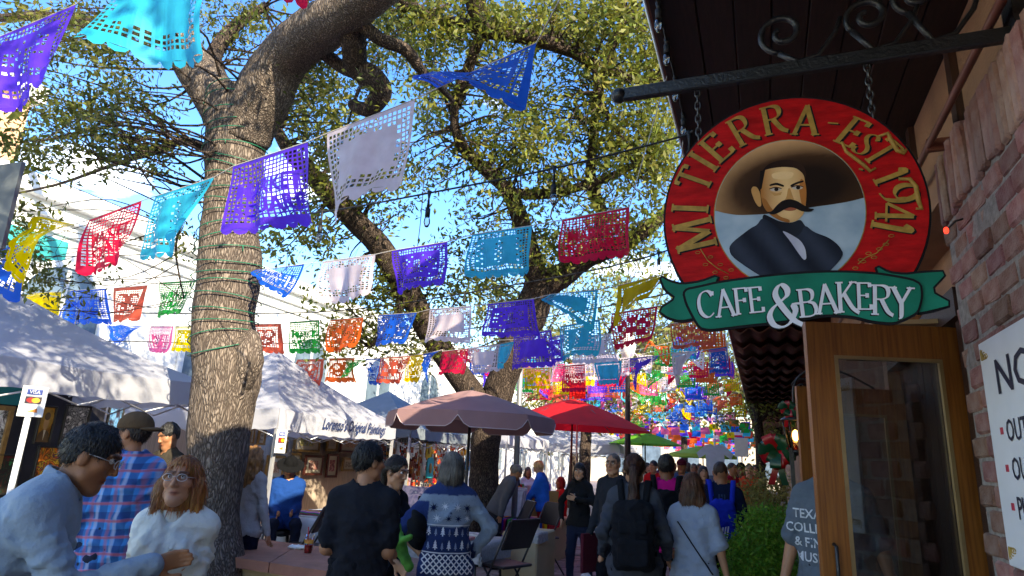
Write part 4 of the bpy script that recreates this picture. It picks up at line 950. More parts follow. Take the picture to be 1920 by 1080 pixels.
# ================================================================== string lights
CABLE = mat('black_cable', (.012, .012, .013), .6, .2, 8); BULBG = glass_mat('clear_bulb', (.92, .93, .92), 1.2)
def light_cable(label, pts, bulbs, r=.006, drop=.11):
    P = [dep(*p) for p in pts]
    if pts[0][0] < 0: a_, b_ = anchors(P); P = [a_] + P + ([b_] if P[-1][0] < -.5 else [])
    c = np.array(P[0]); t = thing('string_light_cable', label, 'string lights', tuple(c), 'string light cables')
    S = smooth_path(P, 6); MB().tube(S, r, 6).build('cable', CABLE, t)
    for u in bulbs:
        i = u * (len(S) - 1); a = S[int(i)] + (S[min(int(i) + 1, len(S) - 1)] - S[int(i)]) * (i - int(i))
        s = MB().tube([a + [0, 0, .012], a + [0, 0, -.04], a + [0, 0, -drop]], [.016, .006, .012], 8); s.tube([a + [0, 0, -drop], a + [0, 0, -drop - .055]], .017, 8); sk = s.build('socket', CABLE, t)
        MB().lathe([(.001, -.075), (.012, -.07), (.021, -.045), (.020, -.022), (.013, 0), (.001, .001)], a + [0, 0, -drop - .053], 12).build('bulb', BULBG, sk)
light_cable('thick black cable of glass bulbs from the oak trunk to the oval sign', [(490, 412, 5.2), (640, 392, 4.6), (825, 358, 4.1), (1028, 318, 3.85), (1255, 262, 3.62), (1300, 245, 3.5)], [.16, .38, .61, .9])
light_cable('black cable of bulbs strung behind the oak over the white tents', [(-20, 572, 8), (200, 585, 8.4), (420, 588, 8.8), (640, 582, 8.6), (900, 545, 7.6), (1250, 470, 6.2)], [.1, .25, .4, .7, .85], .008, .06)
light_cable('black cable of bulbs passing below the twisted blue banner', [(-20, 640, 12), (230, 640, 12), (500, 645, 12), (800, 625, 11), (1050, 590, 9.5), (1400, 520, 7.5)], [.12, .2, .3, .5, .62, .75], .009, .06)
light_cable('thin bulb wire along the dark eave gutter', [(1228, -20, 3.05), (1262, 130, 3.9), (1300, 300, 5.1), (1350, 520, 9), (1385, 655, 14)], [.06, .17, .28, .4, .5, .6, .7, .8], .006, .03)
light_cable('thin hanging wire dropping from the twisted branch past the white banner', [(818, 60, 6), (800, 240, 6), (790, 400, 6), (770, 560, 6.2)], [], .004)
# ================================================================== buildings across the street
BWH = mat('white_stucco', (.74, .74, .72), .85, .06, 2, .2, 30)
wb = thing('white_building', 'long white stucco market building with a banded cornice behind the tents', 'building', (-12.5, 20, 0))
MB().box((-19, 1.5, 0), (-12.0, 48, 5.85)).build('wall', BWH, wb)
for k, (z0, z1, o) in enumerate(((5.30, 5.38, .05), (5.55, 5.62, .08), (5.852, 6.22, .14))): MB().box((-19, 1.4, z0), (-11.99 + o, 48.1, z1), .01).build('cornice', BWH, wb)
TEAL = mat('teal_paint', (.03, .42, .38), .7, .2, 3); GLZ = mat('dark_window_glass', (.12, .17, .22), .12, .3, 2)
for k in range(12):
    y = 3.4 + k * 3.6; pts = [(y, 1.2), (y + 1.5, 1.2)] + [(y + .75 + .75 * cos(a), 4.0 + .75 * sin(a)) for a in np.linspace(0, math.pi, 12)]
    q = MB(); q.prism(pts, (-11.99, 0, 0), (0, 1, 0), (0, 0, 1), (.03, 0, 0)); w = q.build('window', GLZ, wb)
    out = [(y + .75 + .87 * cos(a), 4.0 + .87 * sin(a)) for a in np.linspace(0, math.pi, 12)]; inn = [(y + .75 + .75 * cos(a), 4.0 + .75 * sin(a)) for a in np.linspace(0, math.pi, 12)]
    fr = MB()
    for i in range(11): fr.prism([out[i], out[i + 1], inn[i + 1], inn[i]], (-11.99, 0, 0), (0, 1, 0), (0, 0, 1), (.08, 0, 0))
    fr.box((-11.99, y + .72, 1.2), (-11.93, y + .78, 4.7)); fr.box((-11.99, y - .12, 1.2), (-11.91, y, 4)); fr.box((-11.99, y + 1.5, 1.2), (-11.91, y + 1.62, 4)); fr.build('frame', BWH, w)
for (y0, y1) in ((5.4, 7.6),):
    q = MB(); q.prism([(y0, 4.75), (y1, 4.75), (y1, 5.2), (y0, 5.2)], (-11.99, 0, 0), (0, 1, 0), (0, 0, 1), (.06, 0, 0)); q.build('teal_band', TEAL, wb)
ob = thing('orange_building', 'peach stucco tower with a pale cap behind the white building', 'building', (-16.5, 6, 0))
MB().box((-21, 3, 0), (-15.5, 8.3, 9.2)).build('wall', mat('peach_stucco', (.62, .34, .2), .85, .12, 2, .2, 30), ob); MB().box((-21.2, 2.8, 9.2), (-15.3, 8.5, 9.6)).build('cap', BWH, ob)
cbd = thing('end_building', 'cream shop building closing the far end of the market street', 'building', (-5, 68, 0))
MB().box((-25, 66, 0), (12, 75, 6.5)).build('wall', mat('cream_stucco', (.6, .52, .4), .85, .1, 1), cbd)
for k in range(9):
    w = MB().box((-22 + k * 3.6, 65.95, 1), (-20.2 + k * 3.6, 66.05, 4.4)).build('window', GLZ, cbd)
gp = thing('grey_sign_panel', 'slanting grey metal panel on a post beside the white building', 'sign panel', tuple(dep(-40, 500, 4.6)))
A_, B_, C_, D_ = (dep(x, y, 4.6) for x, y in ((-60, 318), (41, 303), (2, 465), (-60, 500)))
n_ = _n(np.cross(B_ - A_, D_ - A_)) * .04
MB().add([A_, B_, C_, D_, A_ + n_, B_ + n_, C_ + n_, D_ + n_], [(0, 1, 2, 3), (7, 6, 5, 4), (0, 4, 5, 1), (1, 5, 6, 2), (2, 6, 7, 3), (3, 7, 4, 0)]).build('panel', mat('grey_panel', (.13, .15, .16), .6, .15, 3), gp)
p_ = (A_ + D_) / 2; MB().tube([(p_[0], p_[1], 0), (p_[0], p_[1], p_[2] + .3)], .04, 8).build('post', STEEL, gp)

# ================================================================== tents
def canopy_tent(label, x0, x1, y0, y1, ze, zp, cloth, val=.25, legs=True, group='pop-up market tents', trussm=None):
    c = np.array([(x0 + x1) / 2, (y0 + y1) / 2, 0]); t = thing('market_tent', label, 'tent', tuple(c), group); apex = np.array([c[0], c[1], zp])
    cs = [np.array(p) for p in ((x0, y0, ze), (x1, y0, ze), (x1, y1, ze), (x0, y1, ze))]
    mb_ = MB(); n = 10
    for k in range(4):
        a, b = cs[k], cs[(k + 1) % 4]; V = []; id_ = {}
        for i in range(n + 1):
            for j in range(n + 1 - i):
                u, v = i / n, j / n; w = 1 - u - v; p = apex * u + a * v + b * w
                sagk = u * (1 - u) * .28 + .035 * sin(9 * v + k) * min(u, 1 - u) * min(1, 4 * v * w); p = p - [0, 0, sagk * (1 if u < 1 else 0)] + [0, 0, -.05 * 4 * v * w * (1 - u)]
                id_[(i, j)] = len(V); V.append(p)
        Fc = []
        for i in range(n):
            for j in range(n - i):
                Fc.append((id_[(i, j)], id_[(i + 1, j)], id_[(i, j + 1)]))
                if j < n - i - 1: Fc.append((id_[(i, j + 1)], id_[(i + 1, j)], id_[(i + 1, j + 1)]))
        mb_.add(V, Fc, True)
    mb_.build('canopy', cloth, t)
    for k in range(4):
        a, b = cs[k], cs[(k + 1) % 4]; V = []; m = 24; o = _n(np.cross(b - a, [0, 0, 1])) 
        for i in range(m + 1):
            u = i / m; p = a + (b - a) * u - [0, 0, .05 * 4 * u * (1 - u)]; V.append(p + o * .004); V.append(p + o * (.012 + .012 * sin(i * 1.7)) - [0, 0, val + .012 * sin(i * 2.3)])
        MB().add(V, [(2 * i, 2 * i + 1, 2 * i + 3, 2 * i + 2) for i in range(m)], True).build('valance', cloth, t)
    if legs:
        for p in cs:
            q = p + (c - p) * [.02, .02, 0]; MB().box((q[0] - .02, q[1] - .02, 0), (q[0] + .02, q[1] + .02, ze - .02)).build('leg', STEEL, t)
        tm = trussm or STEEL
        for k in range(4):
            a, b = (p + (c - p) * [.03, .03, 0] - [0, 0, .16] for p in (cs[k], cs[(k + 1) % 4]))
            q = MB()
            for i in range(4):
                u0, u1 = i / 4, (i + 1) / 4; p0, p1 = a + (b - a) * u0, a + (b - a) * u1
                q.tube([p0, p1 - [0, 0, .22]], .009, 5); q.tube([p0 - [0, 0, .22], p1], .009, 5)
            q.build('truss', tm, t, kind='stuff')
    return t
GREYC = mat('grey_canvas', (.16, .19, .22), .8, .1, 3, .1, 80); BLUEC = mat('blue_white_canvas', (.5, .56, .64), .8, .08, 3, .1, 80)
WCL = mat('tent_canvas', (.52, .53, .60), .8, .07, 2.5, .2, 30, trans=.38)
canopy_tent('white canopy tent with card sign pole, stall of bold paintings beneath', -8.9, -5.9, 2.7, 5.7, 2.36, 3.2, WCL, .25)
tt2 = canopy_tent('white canopy tent lettered along its valance, framed pictures hanging inside', -9.0, -6.0, 7.0, 10.0, 2.2, 3.26, WCL, .27)
q = MB(); letter_mesh(q, "Lorenzo's Original Paintings", (-5.965, 8.75, 1.985), (0, 1, 0), (0, .25, 1), .165, (1, 0, 0), .014, .66, .004); q.build('lettering', mat('navy_print', (.012, .03, .11), .6, .15, 9), tt2)
canopy_tent('dark grey canopy tent between the lettered tent and the mauve parasol', -9.2, -6.2, 10.9, 13.9, 2.2, 3.02, GREYC, .2)
canopy_tent('white canopy tent over the book stall past the forked oak', -9.0, -5.6, 14.4, 17.6, 2.25, 3.0, WCL, .22)
canopy_tent('white canopy tent with picture boards beyond the black lamp post', -7.4, -4.2, 20.5, 23.5, 2.3, 3.2, WCL, .25)
canopy_tent('pale canopy tent near the end of the street', -8.4, -5.4, 28, 31, 2.3, 3.2, BLUEC, .25)
canopy_tent('white canopy tent peeking behind the plaid shirt', -12.0, -9.2, 5.0, 8.2, 2.3, 3.0, BLUEC, .2, False)

# card sign pole
vs_ = thing('card_sign_post', 'white pole carrying a card payment sign in front of the painting stall', 'sign', (-5.5, 3.51, 0))
MB().tube([(-5.5, 3.51, 0), (-5.5, 3.51, 2.02)], .022, 10).build('pole', WHITE, vs_)
def card_sign(par, O, U, w, h):
    O = np.array(O, float); U = np.array(U, float); nn = np.cross(U, [0, 0, 1.0])
    q = MB(); q.prism([(-w / 2, 0), (w / 2, 0), (w / 2, h), (-w / 2, h)], O, U, (0, 0, 1), -nn * .006); q.build('card', PAPER, par)
    q = MB(); q.prism([(-w * .3, h * .72), (w * .3, h * .72), (w * .3, h * .9), (-w * .3, h * .9)], O + nn * .002, U, (0, 0, 1), -nn * .0015); q.build('blue_panel', mat('card_blue', (.02, .06, .3), .5, .05, 4), par)
    q = MB(); letter_mesh(q, 'VISA', O + nn * .0025 + np.array([0, 0, h * .755]), U, (0, 0, 1), h * .12, nn, .01, .9, .001); q.build('lettering', PAPER, par)
    q = MB(); q.prism([(-w * .32, h * .42), (w * .32, h * .42), (w * .32, h * .66), (-w * .32, h * .66)], O + nn * .002, U, (0, 0, 1), -nn * .0015); q.build('dark_panel', mat('card_dark', (.04, .03, .05), .5, .05, 4), par)
    for s, c in ((-1, (.6, .02, .02)), (1, (.75, .38, .02))):
        q = MB(); q.prism([(s * w * .1 + w * .17 * cos(a), h * .54 + h * .085 * sin(a)) for a in np.linspace(0, 6.283, 18, endpoint=False)], O + nn * (.003 + .001 * (s > 0)), U, (0, 0, 1), -nn * .0006); q.build('disc', mat('card_disc_%d' % s, c, .5, .05, 4), par)
    q = MB(); q.prism([(-w * .2, h * .16), (w * .25, h * .14), (w * .22, h * .28)], O + nn * .002, U, (0, 0, 1), -nn * .0015); q.build('orange_mark', mat('card_orange', (.7, .2, .03), .5, .05, 4), par)
Uv = _n(np.array([.5, .86, 0])); card_sign(vs_, (-5.47, 3.5, 1.83), Uv, .17, .24)
vs2 = thing('card_sign', 'small card payment sign taped to the lettered tent leg', 'sign', (-5.95, 7.0, 1.5)); card_sign(vs2, (-5.93, 7.03, 1.62), (0, 1, 0), .2, .3)

# ================================================================== stall backs, paintings
CURT = mat('brown_curtain', (.52, .41, .33), .9, .2, 4, .3, 20, stretch=(1, 14, .5)); DCURT = mat('dark_curtain', (.03, .026, .03), .9, .3, 4, .2, 20)
def back_panel(label, X, y0, y1, z0, z1, m):
    o = MB(); V = []; n = 50
    for i in range(n + 1):
        y = y0 + (y1 - y0) * i / n; dx = .02 * sin(i * .9) + .012 * sin(i * 2.1)
        V += [(X + dx, y, z0), (X + dx, y, z1), (X + dx - .02, y, z1), (X + dx - .02, y, z0)]
    Fc = []
    for i in range(n): a = 4 * i; b = a + 4; Fc += [(a, b, b + 1, a + 1), (a + 1, b + 1, b + 2, a + 2), (a + 2, b + 2, b + 3, a + 3), (a + 3, b + 3, b, a)]
    b_ = o.add(V, Fc, True).build('stall_curtain', m); tag(b_, label, 'curtain', 'stall back curtains'); return b_
back_panel('taupe cloth wall hung with framed pictures inside the lettered tent', -8.9, 6.4, 13.8, 0, 2.15, CURT)
back_panel('black cloth wall behind the bold paintings', -8.2, 2.0, 6.2, 0, 2.2, DCURT)
back_panel('dark cloth wall behind the craft racks', -9.1, 13.85, 17.2, 0, 2.1, DCURT)
back_panel('pale cloth wall printed grey inside the book stall tent', -8.8, 14.6, 17.6, .3, 2.1, mat('pale_print', (.5, .49, .47), .85, .35, 2.5))
def art_mat(name, cols, sc=6, seed=0):
    if name in MATS: return MATS[name]
    m = bpy.data.materials.new(name); m.use_nodes = True; MATS[name] = m; t = m.node_tree; N = t.nodes.new; L = t.links.new; p = t.nodes['Principled BSDF']; p.inputs['Roughness'].default_value = .5
    tc = N('ShaderNodeTexCoord'); mp = N('ShaderNodeMapping'); mp.inputs['Location'].default_value = (seed * 3.1, seed * 1.7, seed * .9); L(tc.outputs['Object'], mp.inputs[0])
    nz = N('ShaderNodeTexNoise'); nz.inputs['Scale'].default_value = sc; nz.inputs['Detail'].default_value = 3; nz.inputs['Distortion'].default_value = 1.6; L(mp.outputs[0], nz.inputs['Vector'])
    r = N('ShaderNodeValToRGB'); r.color_ramp.interpolation = 'LINEAR'; e = r.color_ramp.elements
    while len(e) < len(cols): e.new(.5)
    for i, c in enumerate(cols): e[i].position = .28 + .44 * i / max(1, len(cols) - 1); e[i].color = (*np.minimum(1, np.array(hexc(c)) * 1.5), 1)
    L(nz.outputs['Fac'], r.inputs[0]); L(r.outputs[0], p.inputs['Base Color']); return m
GILT = mat('gilt_frame', (.30, .17, .05), .4, .3, 20, .2, 60); MAHO = mat('mahogany_frame', (.12, .03, .02), .4, .3, 20, .1, 60); BLKF = mat('black_frame', (.02, .018, .016), .5, .2, 9); CREAM = mat('cream_mat_board', (.62, .55, .42), .8, .06, 9)
def picture(label, X, xa, ya, xb, yb, fm, am, matb=True, fw=.05, group='pictures hung in the stalls', extra=None):
    P0 = atX(xa, yb, X); P1 = atX(xb, ya, X); y0, y1 = P0[1], P1[1]; z0 = min(P0[2], P1[2]); z1 = max(P0[2], P1[2]); z1 = z0 + max(z1 - z0, .12); t = thing('framed_picture', label, 'picture', (X, (y0 + y1) / 2, z0), group)
    fw = min(fw, .2 * min(y1 - y0, z1 - z0))
    for (a, b, c, d) in ((y0, y1, z1 - fw, z1), (y0, y1, z0, z0 + fw), (y0, y0 + fw, z0 + fw, z1 - fw), (y1 - fw, y1, z0 + fw, z1 - fw)): MB().box((X - .02, a, c), (X + .025, b, d), .006).build('frame_side', fm, t)
    MB().box((X - .02, y0 + fw, z0 + fw), (X + .002, y1 - fw, z1 - fw)).build('mat_board', CREAM if matb else am, t)
    k = .2 if matb else .0
    if matb: MB().box((X + .002, y0 + fw + k * (y1 - y0 - 2 * fw), z0 + fw + k * (z1 - z0 - 2 * fw)), (X + .006, y1 - fw - k * (y1 - y0 - 2 * fw), z1 - fw - k * (z1 - z0 - 2 * fw))).build('print', am, t)
    if extra: extra(t, X + .008, y0, y1, z0, z1)
    return t
ZP = lambda x, y: (470 + x / 3.376, 760 + y / 3.376)
sub = [('small pale sketch', ['c9c2b0', '7a7468', 'e0d8c8'], (-10, 150, 28, 240)), ('narrow figure sketch', ['d8d0bc', '8f8a80', '5a5048'], (38, 160, 100, 250)), ('tall figure print', ['cfc6b0', '94503c', '6a6054'], (165, 158, 245, 300)), ('wide green landscape', ['6a8a3c', 'b8b070', '7a6a48', 'a8b8b0'], (265, 162, 448, 292)),
       ('small grey street print', ['6a6a70', 'a8a090', '44444a'], (475, 178, 556, 288)), ('dark gilt village scene', ['7a4a38', 'c8a888', '4a2a22'], (562, 180, 698, 298)), ('tall cream dancer print', ['d8c8a8', '9a6a4a', '7a5a48'], (85, 318, 218, 472)), ('pale pencil figure', ['d0c8b4', 'a09080', '786c60'], (245, 303, 322, 442)),
       ('red matted group scene', ['c8b49a', '7a3a3a', 'd8ccb8'], (330, 318, 462, 444)), ('red framed dancer', ['d0c0b0', '8a4048', '44383a'], (470, 308, 558, 458)), ('little square street print', ['a0907c', '5a4a3a', 'cabca8'], (575, 332, 660, 418))]
for i, (nm, cols, (a, b, c, d)) in enumerate(sub):
    x0, y0 = ZP(a, b); x1, y1 = ZP(c, d); picture(f'framed {nm} on the taupe cloth wall', -8.78, x0, y0, x1, y1, MAHO if i in (8, 9, 5) else GILT, art_mat('art_%d' % i, cols, 14, i))
# bold paintings of the first stall
def hatman(t, X, y0, y1, z0, z1):
    w, h = y1 - y0, z1 - z0; c = (y0 + y1) / 2
    def sh(pts, m, k): q = MB(); q.prism([(c + x * w, z0 + y * h) for x, y in pts], (X + .002 * k, 0, 0), (0, 1, 0), (0, 0, 1), (.0018, 0, 0)); q.build('painted_shape', m, t)
    el = lambda cx, cy, rx, ry: [(cx + rx * cos(a), cy + ry * sin(a)) for a in np.linspace(0, 6.283, 20, endpoint=False)]
    sh(el(0, .66, .42, .28), mat('ochre_paint', (.42, .22, .03), .6, .3, 12), 0); sh([(-.4, .02), (.4, .02), (.3, .28), (.12, .36), (-.12, .36), (-.3, .28)], mat('umber_paint', (.14, .08, .03), .6, .3, 12), 1); sh(el(0, .56, .15, .2), mat('tan_paint', (.45, .25, .1), .6, .3, 14), 2); sh(el(0, .72, .17, .1), mat('umber_paint'), 3); sh([(-.06, .36), (.06, .36), (.0, .1)], CREAM, 3)
picture('monochrome feathered figure painting in a gilt edged black frame', -7.3, -70, 762, 28, 880, GILT, art_mat('art_bw', ['101010', 'e8e4dc', '2a2a2a', 'b0aca4'], 9, 3), False)
picture('golden painting of a person in a broad hat', -7.3, 60, 762, 108, 832, BLKF, art_mat('art_gold', ['6a4210', 'a8741c', '4a300c'], 5, 5), False, .02, extra=hatman)
picture('black and white collage painting beside the golden hat painting', -7.3, 108, 762, 172, 834, BLKF, art_mat('art_bw2', ['0c0c0c', 'cac6be', '181818', '8a8680', '202020'], 10, 8), False, .02)
picture('orange and black street scene painting below the golden one', -7.3, 50, 838, 140, 930, BLKF, art_mat('art_orange', ['1a0c08', 'd8741c', '3a1410', 'e8a428', '12203a', 'c84a14'], 9, 11), False, .02)
picture('dark red abstract painting beside the white pole', -7.3, -60, 852, 44, 930, BLKF, art_mat('art_red', ['140608', '5a0c14', '0c2a1c', '2a0810', '148a4a'], 7, 14), False, .02)
picture('small orange and teal painting low beside the white pole', -7.3, -60, 934, 12, 985, BLKF, art_mat('art_ot', ['d8581c', '2a6a3a', 'c8a83a'], 7, 17), False, .02)
picture('dusky blue painting near the brown cap', -8.1, 195, 752, 236, 812, BLKF, art_mat('art_blue', ['1a3a5a', '5a8ab0', '2a2430', '141a28'], 6, 21), False, .02)
picture('pale wooden louvred screen picture behind the cap', -8.1, 298, 778, 322, 842, MAHO, art_mat('art_tan', ['a08458', 'c8b080', '705838'], 4, 23), False, .03)
tb = MB().box((-8.15, 2.2, 2.02), (-8.12, 5.1, 2.36)).build('teal_banner_strip', mat('teal_cloth', (.02, .27, .25), .8, .1, 4)); tag(tb, 'teal cloth strip hung above the bold paintings', 'cloth')
# market tables
SER = None
def serape_mat(name, axis='Y', sc=1.0, seed=0):
    if name in MATS: return MATS[name]
    m = bpy.data.materials.new(name); m.use_nodes = True; MATS[name] = m; t = m.node_tree; N = t.nodes.new; L = t.links.new; p = t.nodes['Principled BSDF']; p.inputs['Roughness'].default_value = .9
    tc = N('ShaderNodeTexCoord'); s = N('ShaderNodeSeparateXYZ'); L(tc.outputs['Object'], s.inputs[0])
    ml = N('ShaderNodeMath'); ml.operation = 'MULTIPLY_ADD'; ml.inputs[1].default_value = 1.4 * sc; ml.inputs[2].default_value = .13 * seed; L(s.outputs[axis], ml.inputs[0])
    fr = N('ShaderNodeMath'); fr.operation = 'FRACT'; L(ml.outputs[0], fr.inputs[0]); r = N('ShaderNodeValToRGB'); r.color_ramp.interpolation = 'CONSTANT'; e = r.color_ramp.elements
    cols = ['c8186a', '151515', '18a048', '0c6a2c', '5a28b0', '7a4ad0', 'e82878', 'f0f0e8', '2848b8', 'e87818', 'f0c818', 'c81828', '18a0b0', '5a28b0']
    while len(e) < len(cols): e.new(.5)
    for i, c in enumerate(cols): e[i].position = i / len(cols); e[i].color = (*hexc(c), 1)
    L(fr.outputs[0], r.inputs[0]); L(r.outputs[0], p.inputs['Base Color']); 
    w = N('ShaderNodeTexWave'); w.inputs['Scale'].default_value = 60; L(tc.outputs['Object'], w.inputs['Vector']); b = N('ShaderNodeBump'); b.inputs['Strength'].default_value = .4; b.inputs['Distance'].default_value = .01; L(w.outputs['Fac'], b.inputs['Height']); L(b.outputs[0], p.inputs['Normal']); return m
def drape(name, label, cat, x0, x1, y0, y1, z, drops, m, group=None):
    """cloth over a flat top with hanging sides; drops = (x-, x+, y-, y+) lengths"""
    nx = ny = 26; xs = np.linspace(x0 - drops[0], x1 + drops[1], nx); ys = np.linspace(y0 - drops[2], y1 + drops[3], ny); V = []
    for i, x in enumerate(xs):
        for j, y in enumerate(ys):
            dx = max(0, x0 - x, x - x1); dy = max(0, y0 - y, y - y1); d = max(dx, dy); w = .018 * sin((x + y) * 19) * min(1, d * 5)
            cx = min(max(x, x0), x1) + (np.sign(x - x0 - .001) if dx else 0) * (.012 + abs(w)) + (w if dy else 0); cy = min(max(y, y0), y1) + (np.sign(y - y0 - .001) if dy else 0) * (.012 + abs(w)) + (w if dx else 0)
            V.append((cx, cy, z + .006 - d + .004 * sin(x * 31 + y * 17)))
    Fc = [(i * ny + j, (i + 1) * ny + j, (i + 1) * ny + j + 1, i * ny + j + 1) for i in range(nx - 1) for j in range(ny - 1)]
    o = MB().add(np.array(V) - [x0, y0, 0], Fc, True).build(name, m); o.location = (x0, y0, 0); tag(o, label, cat, group); return o
TBL = mat('folding_table', (.55, .54, .5), .6, .08, 5)
def table(label, x0, x1, y0, y1, z, m=TBL, group=None):
    t = thing('market_table', label, 'table', ((x0 + x1) / 2, (y0 + y1) / 2, 0), group); MB().box((x0, y0, z - .04), (x1, y1, z), .006).build('table_top', m, t)
    for x in (x0 + .06, x1 - .06):
        for y in (y0 + .06, y1 - .06): MB().tube([(x, y, 0), (x, y, z - .035)], .016, 8).build('leg', BLACKM, t)
    return t
table('folding table under a white cloth beside the lettered tent', -6.3, -5.5, 7.5, 9.0, .82); drape('white_tablecloth', 'white cloth over the table beside the lettered tent', 'tablecloth', -6.32, -5.48, 7.48, 9.02, .82, (.2, .62, .5, .2), WHITE)
drape('serape_blanket', 'green and purple striped serape over the white tablecloth', 'blanket', -6.2, -5.44, 7.55, 8.2, .835, (.0, .34, .0, .0), serape_mat('serape_a', 'Y', 1.1, 0))
table('low table of prints under the mauve parasol', -4.0, -3.0, 7.0, 7.9, .74); drape('grey_fringed_cloth', 'pale fringed cloth on the low print table', 'tablecloth', -4.0, -2.98, 6.98, 7.92, .745, (.02, .22, .2, .02), mat('grey_weave', (.42, .39, .36), .9, .2, 30, .3, 120))
table('long stall table of bright paperbacks', -5.7, -5.0, 12.8, 16.2, .92); drape('blue_tablecloth', 'bright blue cloth on the paperback table', 'tablecloth', -5.72, -4.98, 12.78, 16.22, .925, (.1, .8, .3, .3), mat('blue_cloth', (.02, .16, .5), .8, .15, 4))
table('table of the painting stall behind the white pole', -6.9, -6.2, 2.2, 4.8, .85); drape('painting_stall_cloth', 'pale grey cloth on the painting stall table', 'tablecloth', -6.92, -6.18, 2.18, 4.82, .855, (.1, .6, .2, .2), mat('pale_grey_cloth', (.5, .51, .54), .85, .08, 4))
drape('serape_blanket', 'bright striped serape at the end of the painting stall table', 'blanket', -6.6, -6.15, 2.6, 3.4, .87, (.0, .3, .0, .0), serape_mat('serape_d', 'Y', 1.6, 4))
tray = MB().box((-5.35, 3.62, .98), (-4.75, 4.15, 1.2), .02).build('display_case', mat('white_plastic', (.75, .75, .77), .35, .04, 4)); tag(tray, 'white display case on the counter beside the plaid shirt', 'display case')
ct = thing('counter', 'pale counter carrying the white display case', 'counter', (-5.1, 3.9, 0)); MB().box((-5.45, 3.5, .94), (-4.65, 4.3, .98), .01).build('top', TBL, ct); MB().box((-5.40, 3.55, 0), (-4.7, 4.25, .94)).build('cabinet', mat('grey_cabinet', (.3, .3, .32), .7, .1, 3), ct)
# paperbacks and prints
bk = [hexc(c) for c in ('e8b818', '1868c8', 'c82828', '28a048', 'e87818', 'f0e8d8', '7a38a8', '18a0b0', '202028')]
for i in range(34):
    y = 12.9 + i * .098; h = rng.uniform(.18, .27); o = MB().box((-.09, -.02, 0), (.09, .02, h), .003).build('paperback', mat('book_%d' % (i % 9), bk[i % 9], .5, .15, 12)); o.location = (-5.12 + rng.uniform(-.03, .02), y, .93); o.rotation_euler = (rng.normal(0, .06), 0, rng.normal(0, .05)); cnm = ('yellow', 'blue', 'red', 'green', 'orange', 'cream', 'purple', 'teal', 'black')[i % 9]
    tag(o, f'{cnm} paperback standing on the blue stall table', 'book', 'paperbacks on the blue table')
    h2 = rng.uniform(.2, .3); o = MB().box((-.012, -.04, 0), (.012, .04, h2), .002).build('hanging_print', mat('book_%d' % ((i * 4) % 9), bk[(i * 4) % 9], .5, .15, 12)); o.location = (-4.945, y, .55); tag(o, f"{('yellow', 'blue', 'red', 'green', 'orange', 'cream', 'purple', 'teal', 'black')[(i * 4) % 9]} print pinned to the front of the blue cloth", 'print', 'prints pinned to the blue cloth')
# craft racks
RACKW = mat('white_wire', (.7, .7, .68), .4, .05, 4)
orn = [hexc(c) for c in ('c8481c', 'e8a428', '8a3a1c', 'c87830', 'e85828', '2a9a8a', 'd8c8a0', '6a2418', 'b02030')]
for k, (y0, y1) in enumerate(((11.5, 12.6), (12.75, 13.85), (14.0, 15.1), (15.25, 16.3))):
    X = -7.6; t = thing('wire_rack', ('white wire grid rack crowded with clay ornaments beside the lettered tent', 'white wire rack of copper ornaments behind the young person with a dark ponytail', 'white wire rack of painted tin crafts behind the grey haired person', 'white wire rack of masks behind the dark parasol pole')[k], 'rack', (X, y0, 0), 'craft display racks')
    for yy in (y0, y1): MB().box((X - .02, yy - .02, 0), (X + .02, yy + .02, 2.0)).build('post', RACKW, t)
    g = MB()
    for z in np.arange(.7, 2.0, .11): g.tube([(X, y0, z), (X, y1, z)], .005, 4)
    for yy in np.arange(y0, y1, .11): g.tube([(X, yy, .65), (X, yy, 2.0)], .005, 4)
    g.build('wire_grid', RACKW, t, kind='stuff')
    groups = {}
    for i in range(150):
        c = int(rng.integers(9)); q = groups.setdefault(c, MB()); p = (X + .05 + rng.uniform(0, .05), rng.uniform(y0 + .05, y1 - .05), rng.uniform(.7, 1.92)); s = rng.uniform(.02, .05)
        if rng.uniform() < .5: q.ell(p, (s * .5, s, s * rng.uniform(.8, 1.6)), 7, 5)
        else: q.box(np.array(p) - [.012, s, s * 1.3], np.array(p) + [.012, s, s * 1.3], .006)
    for c, q in groups.items(): q.build('ornament', mat('ornament_%d' % c, orn[c], .4, .3, 18), t, kind='stuff')
for k, (px, py, s, c, nm) in enumerate(((803, 842, 1.0, 'e8b820', 'yellow tin shrine'), (805, 876, 1.2, '18b0b8', 'turquoise tin shrine'), (876, 868, 1.0, '2a80c0', 'blue tin shrine'), (760, 905, 1.3, 'b08090', 'mauve canvas bag'), (770, 880, .9, 'a04a20', 'rust clay sun'))):
    p = atX(px, py, -7.45); t = thing('tin_ornament', f'{nm} hanging on the craft racks', 'ornament', tuple(p), 'tin crafts on the racks'); w, h = .13 * s, .2 * s
    q = MB(); q.prism([(-w, -h), (w, -h), (w, h * .5)] + [(w * cos(a), h * .5 + h * .5 * sin(a)) for a in np.linspace(.3, 2.84, 7)] + [(-w, h * .5)], p, (0, 1, 0), (0, 0, 1), (.03, 0, 0)); q.build('plate', mat('tin_' + c, hexc(c), .4, .2, 9), t)
    MB().ell(p + [.035, 0, -h * .1], (.02, w * .45, h * .5), 10, 8).build('inset', mat('tin_gold', (.5, .25, .05), .4, .3, 9), t)

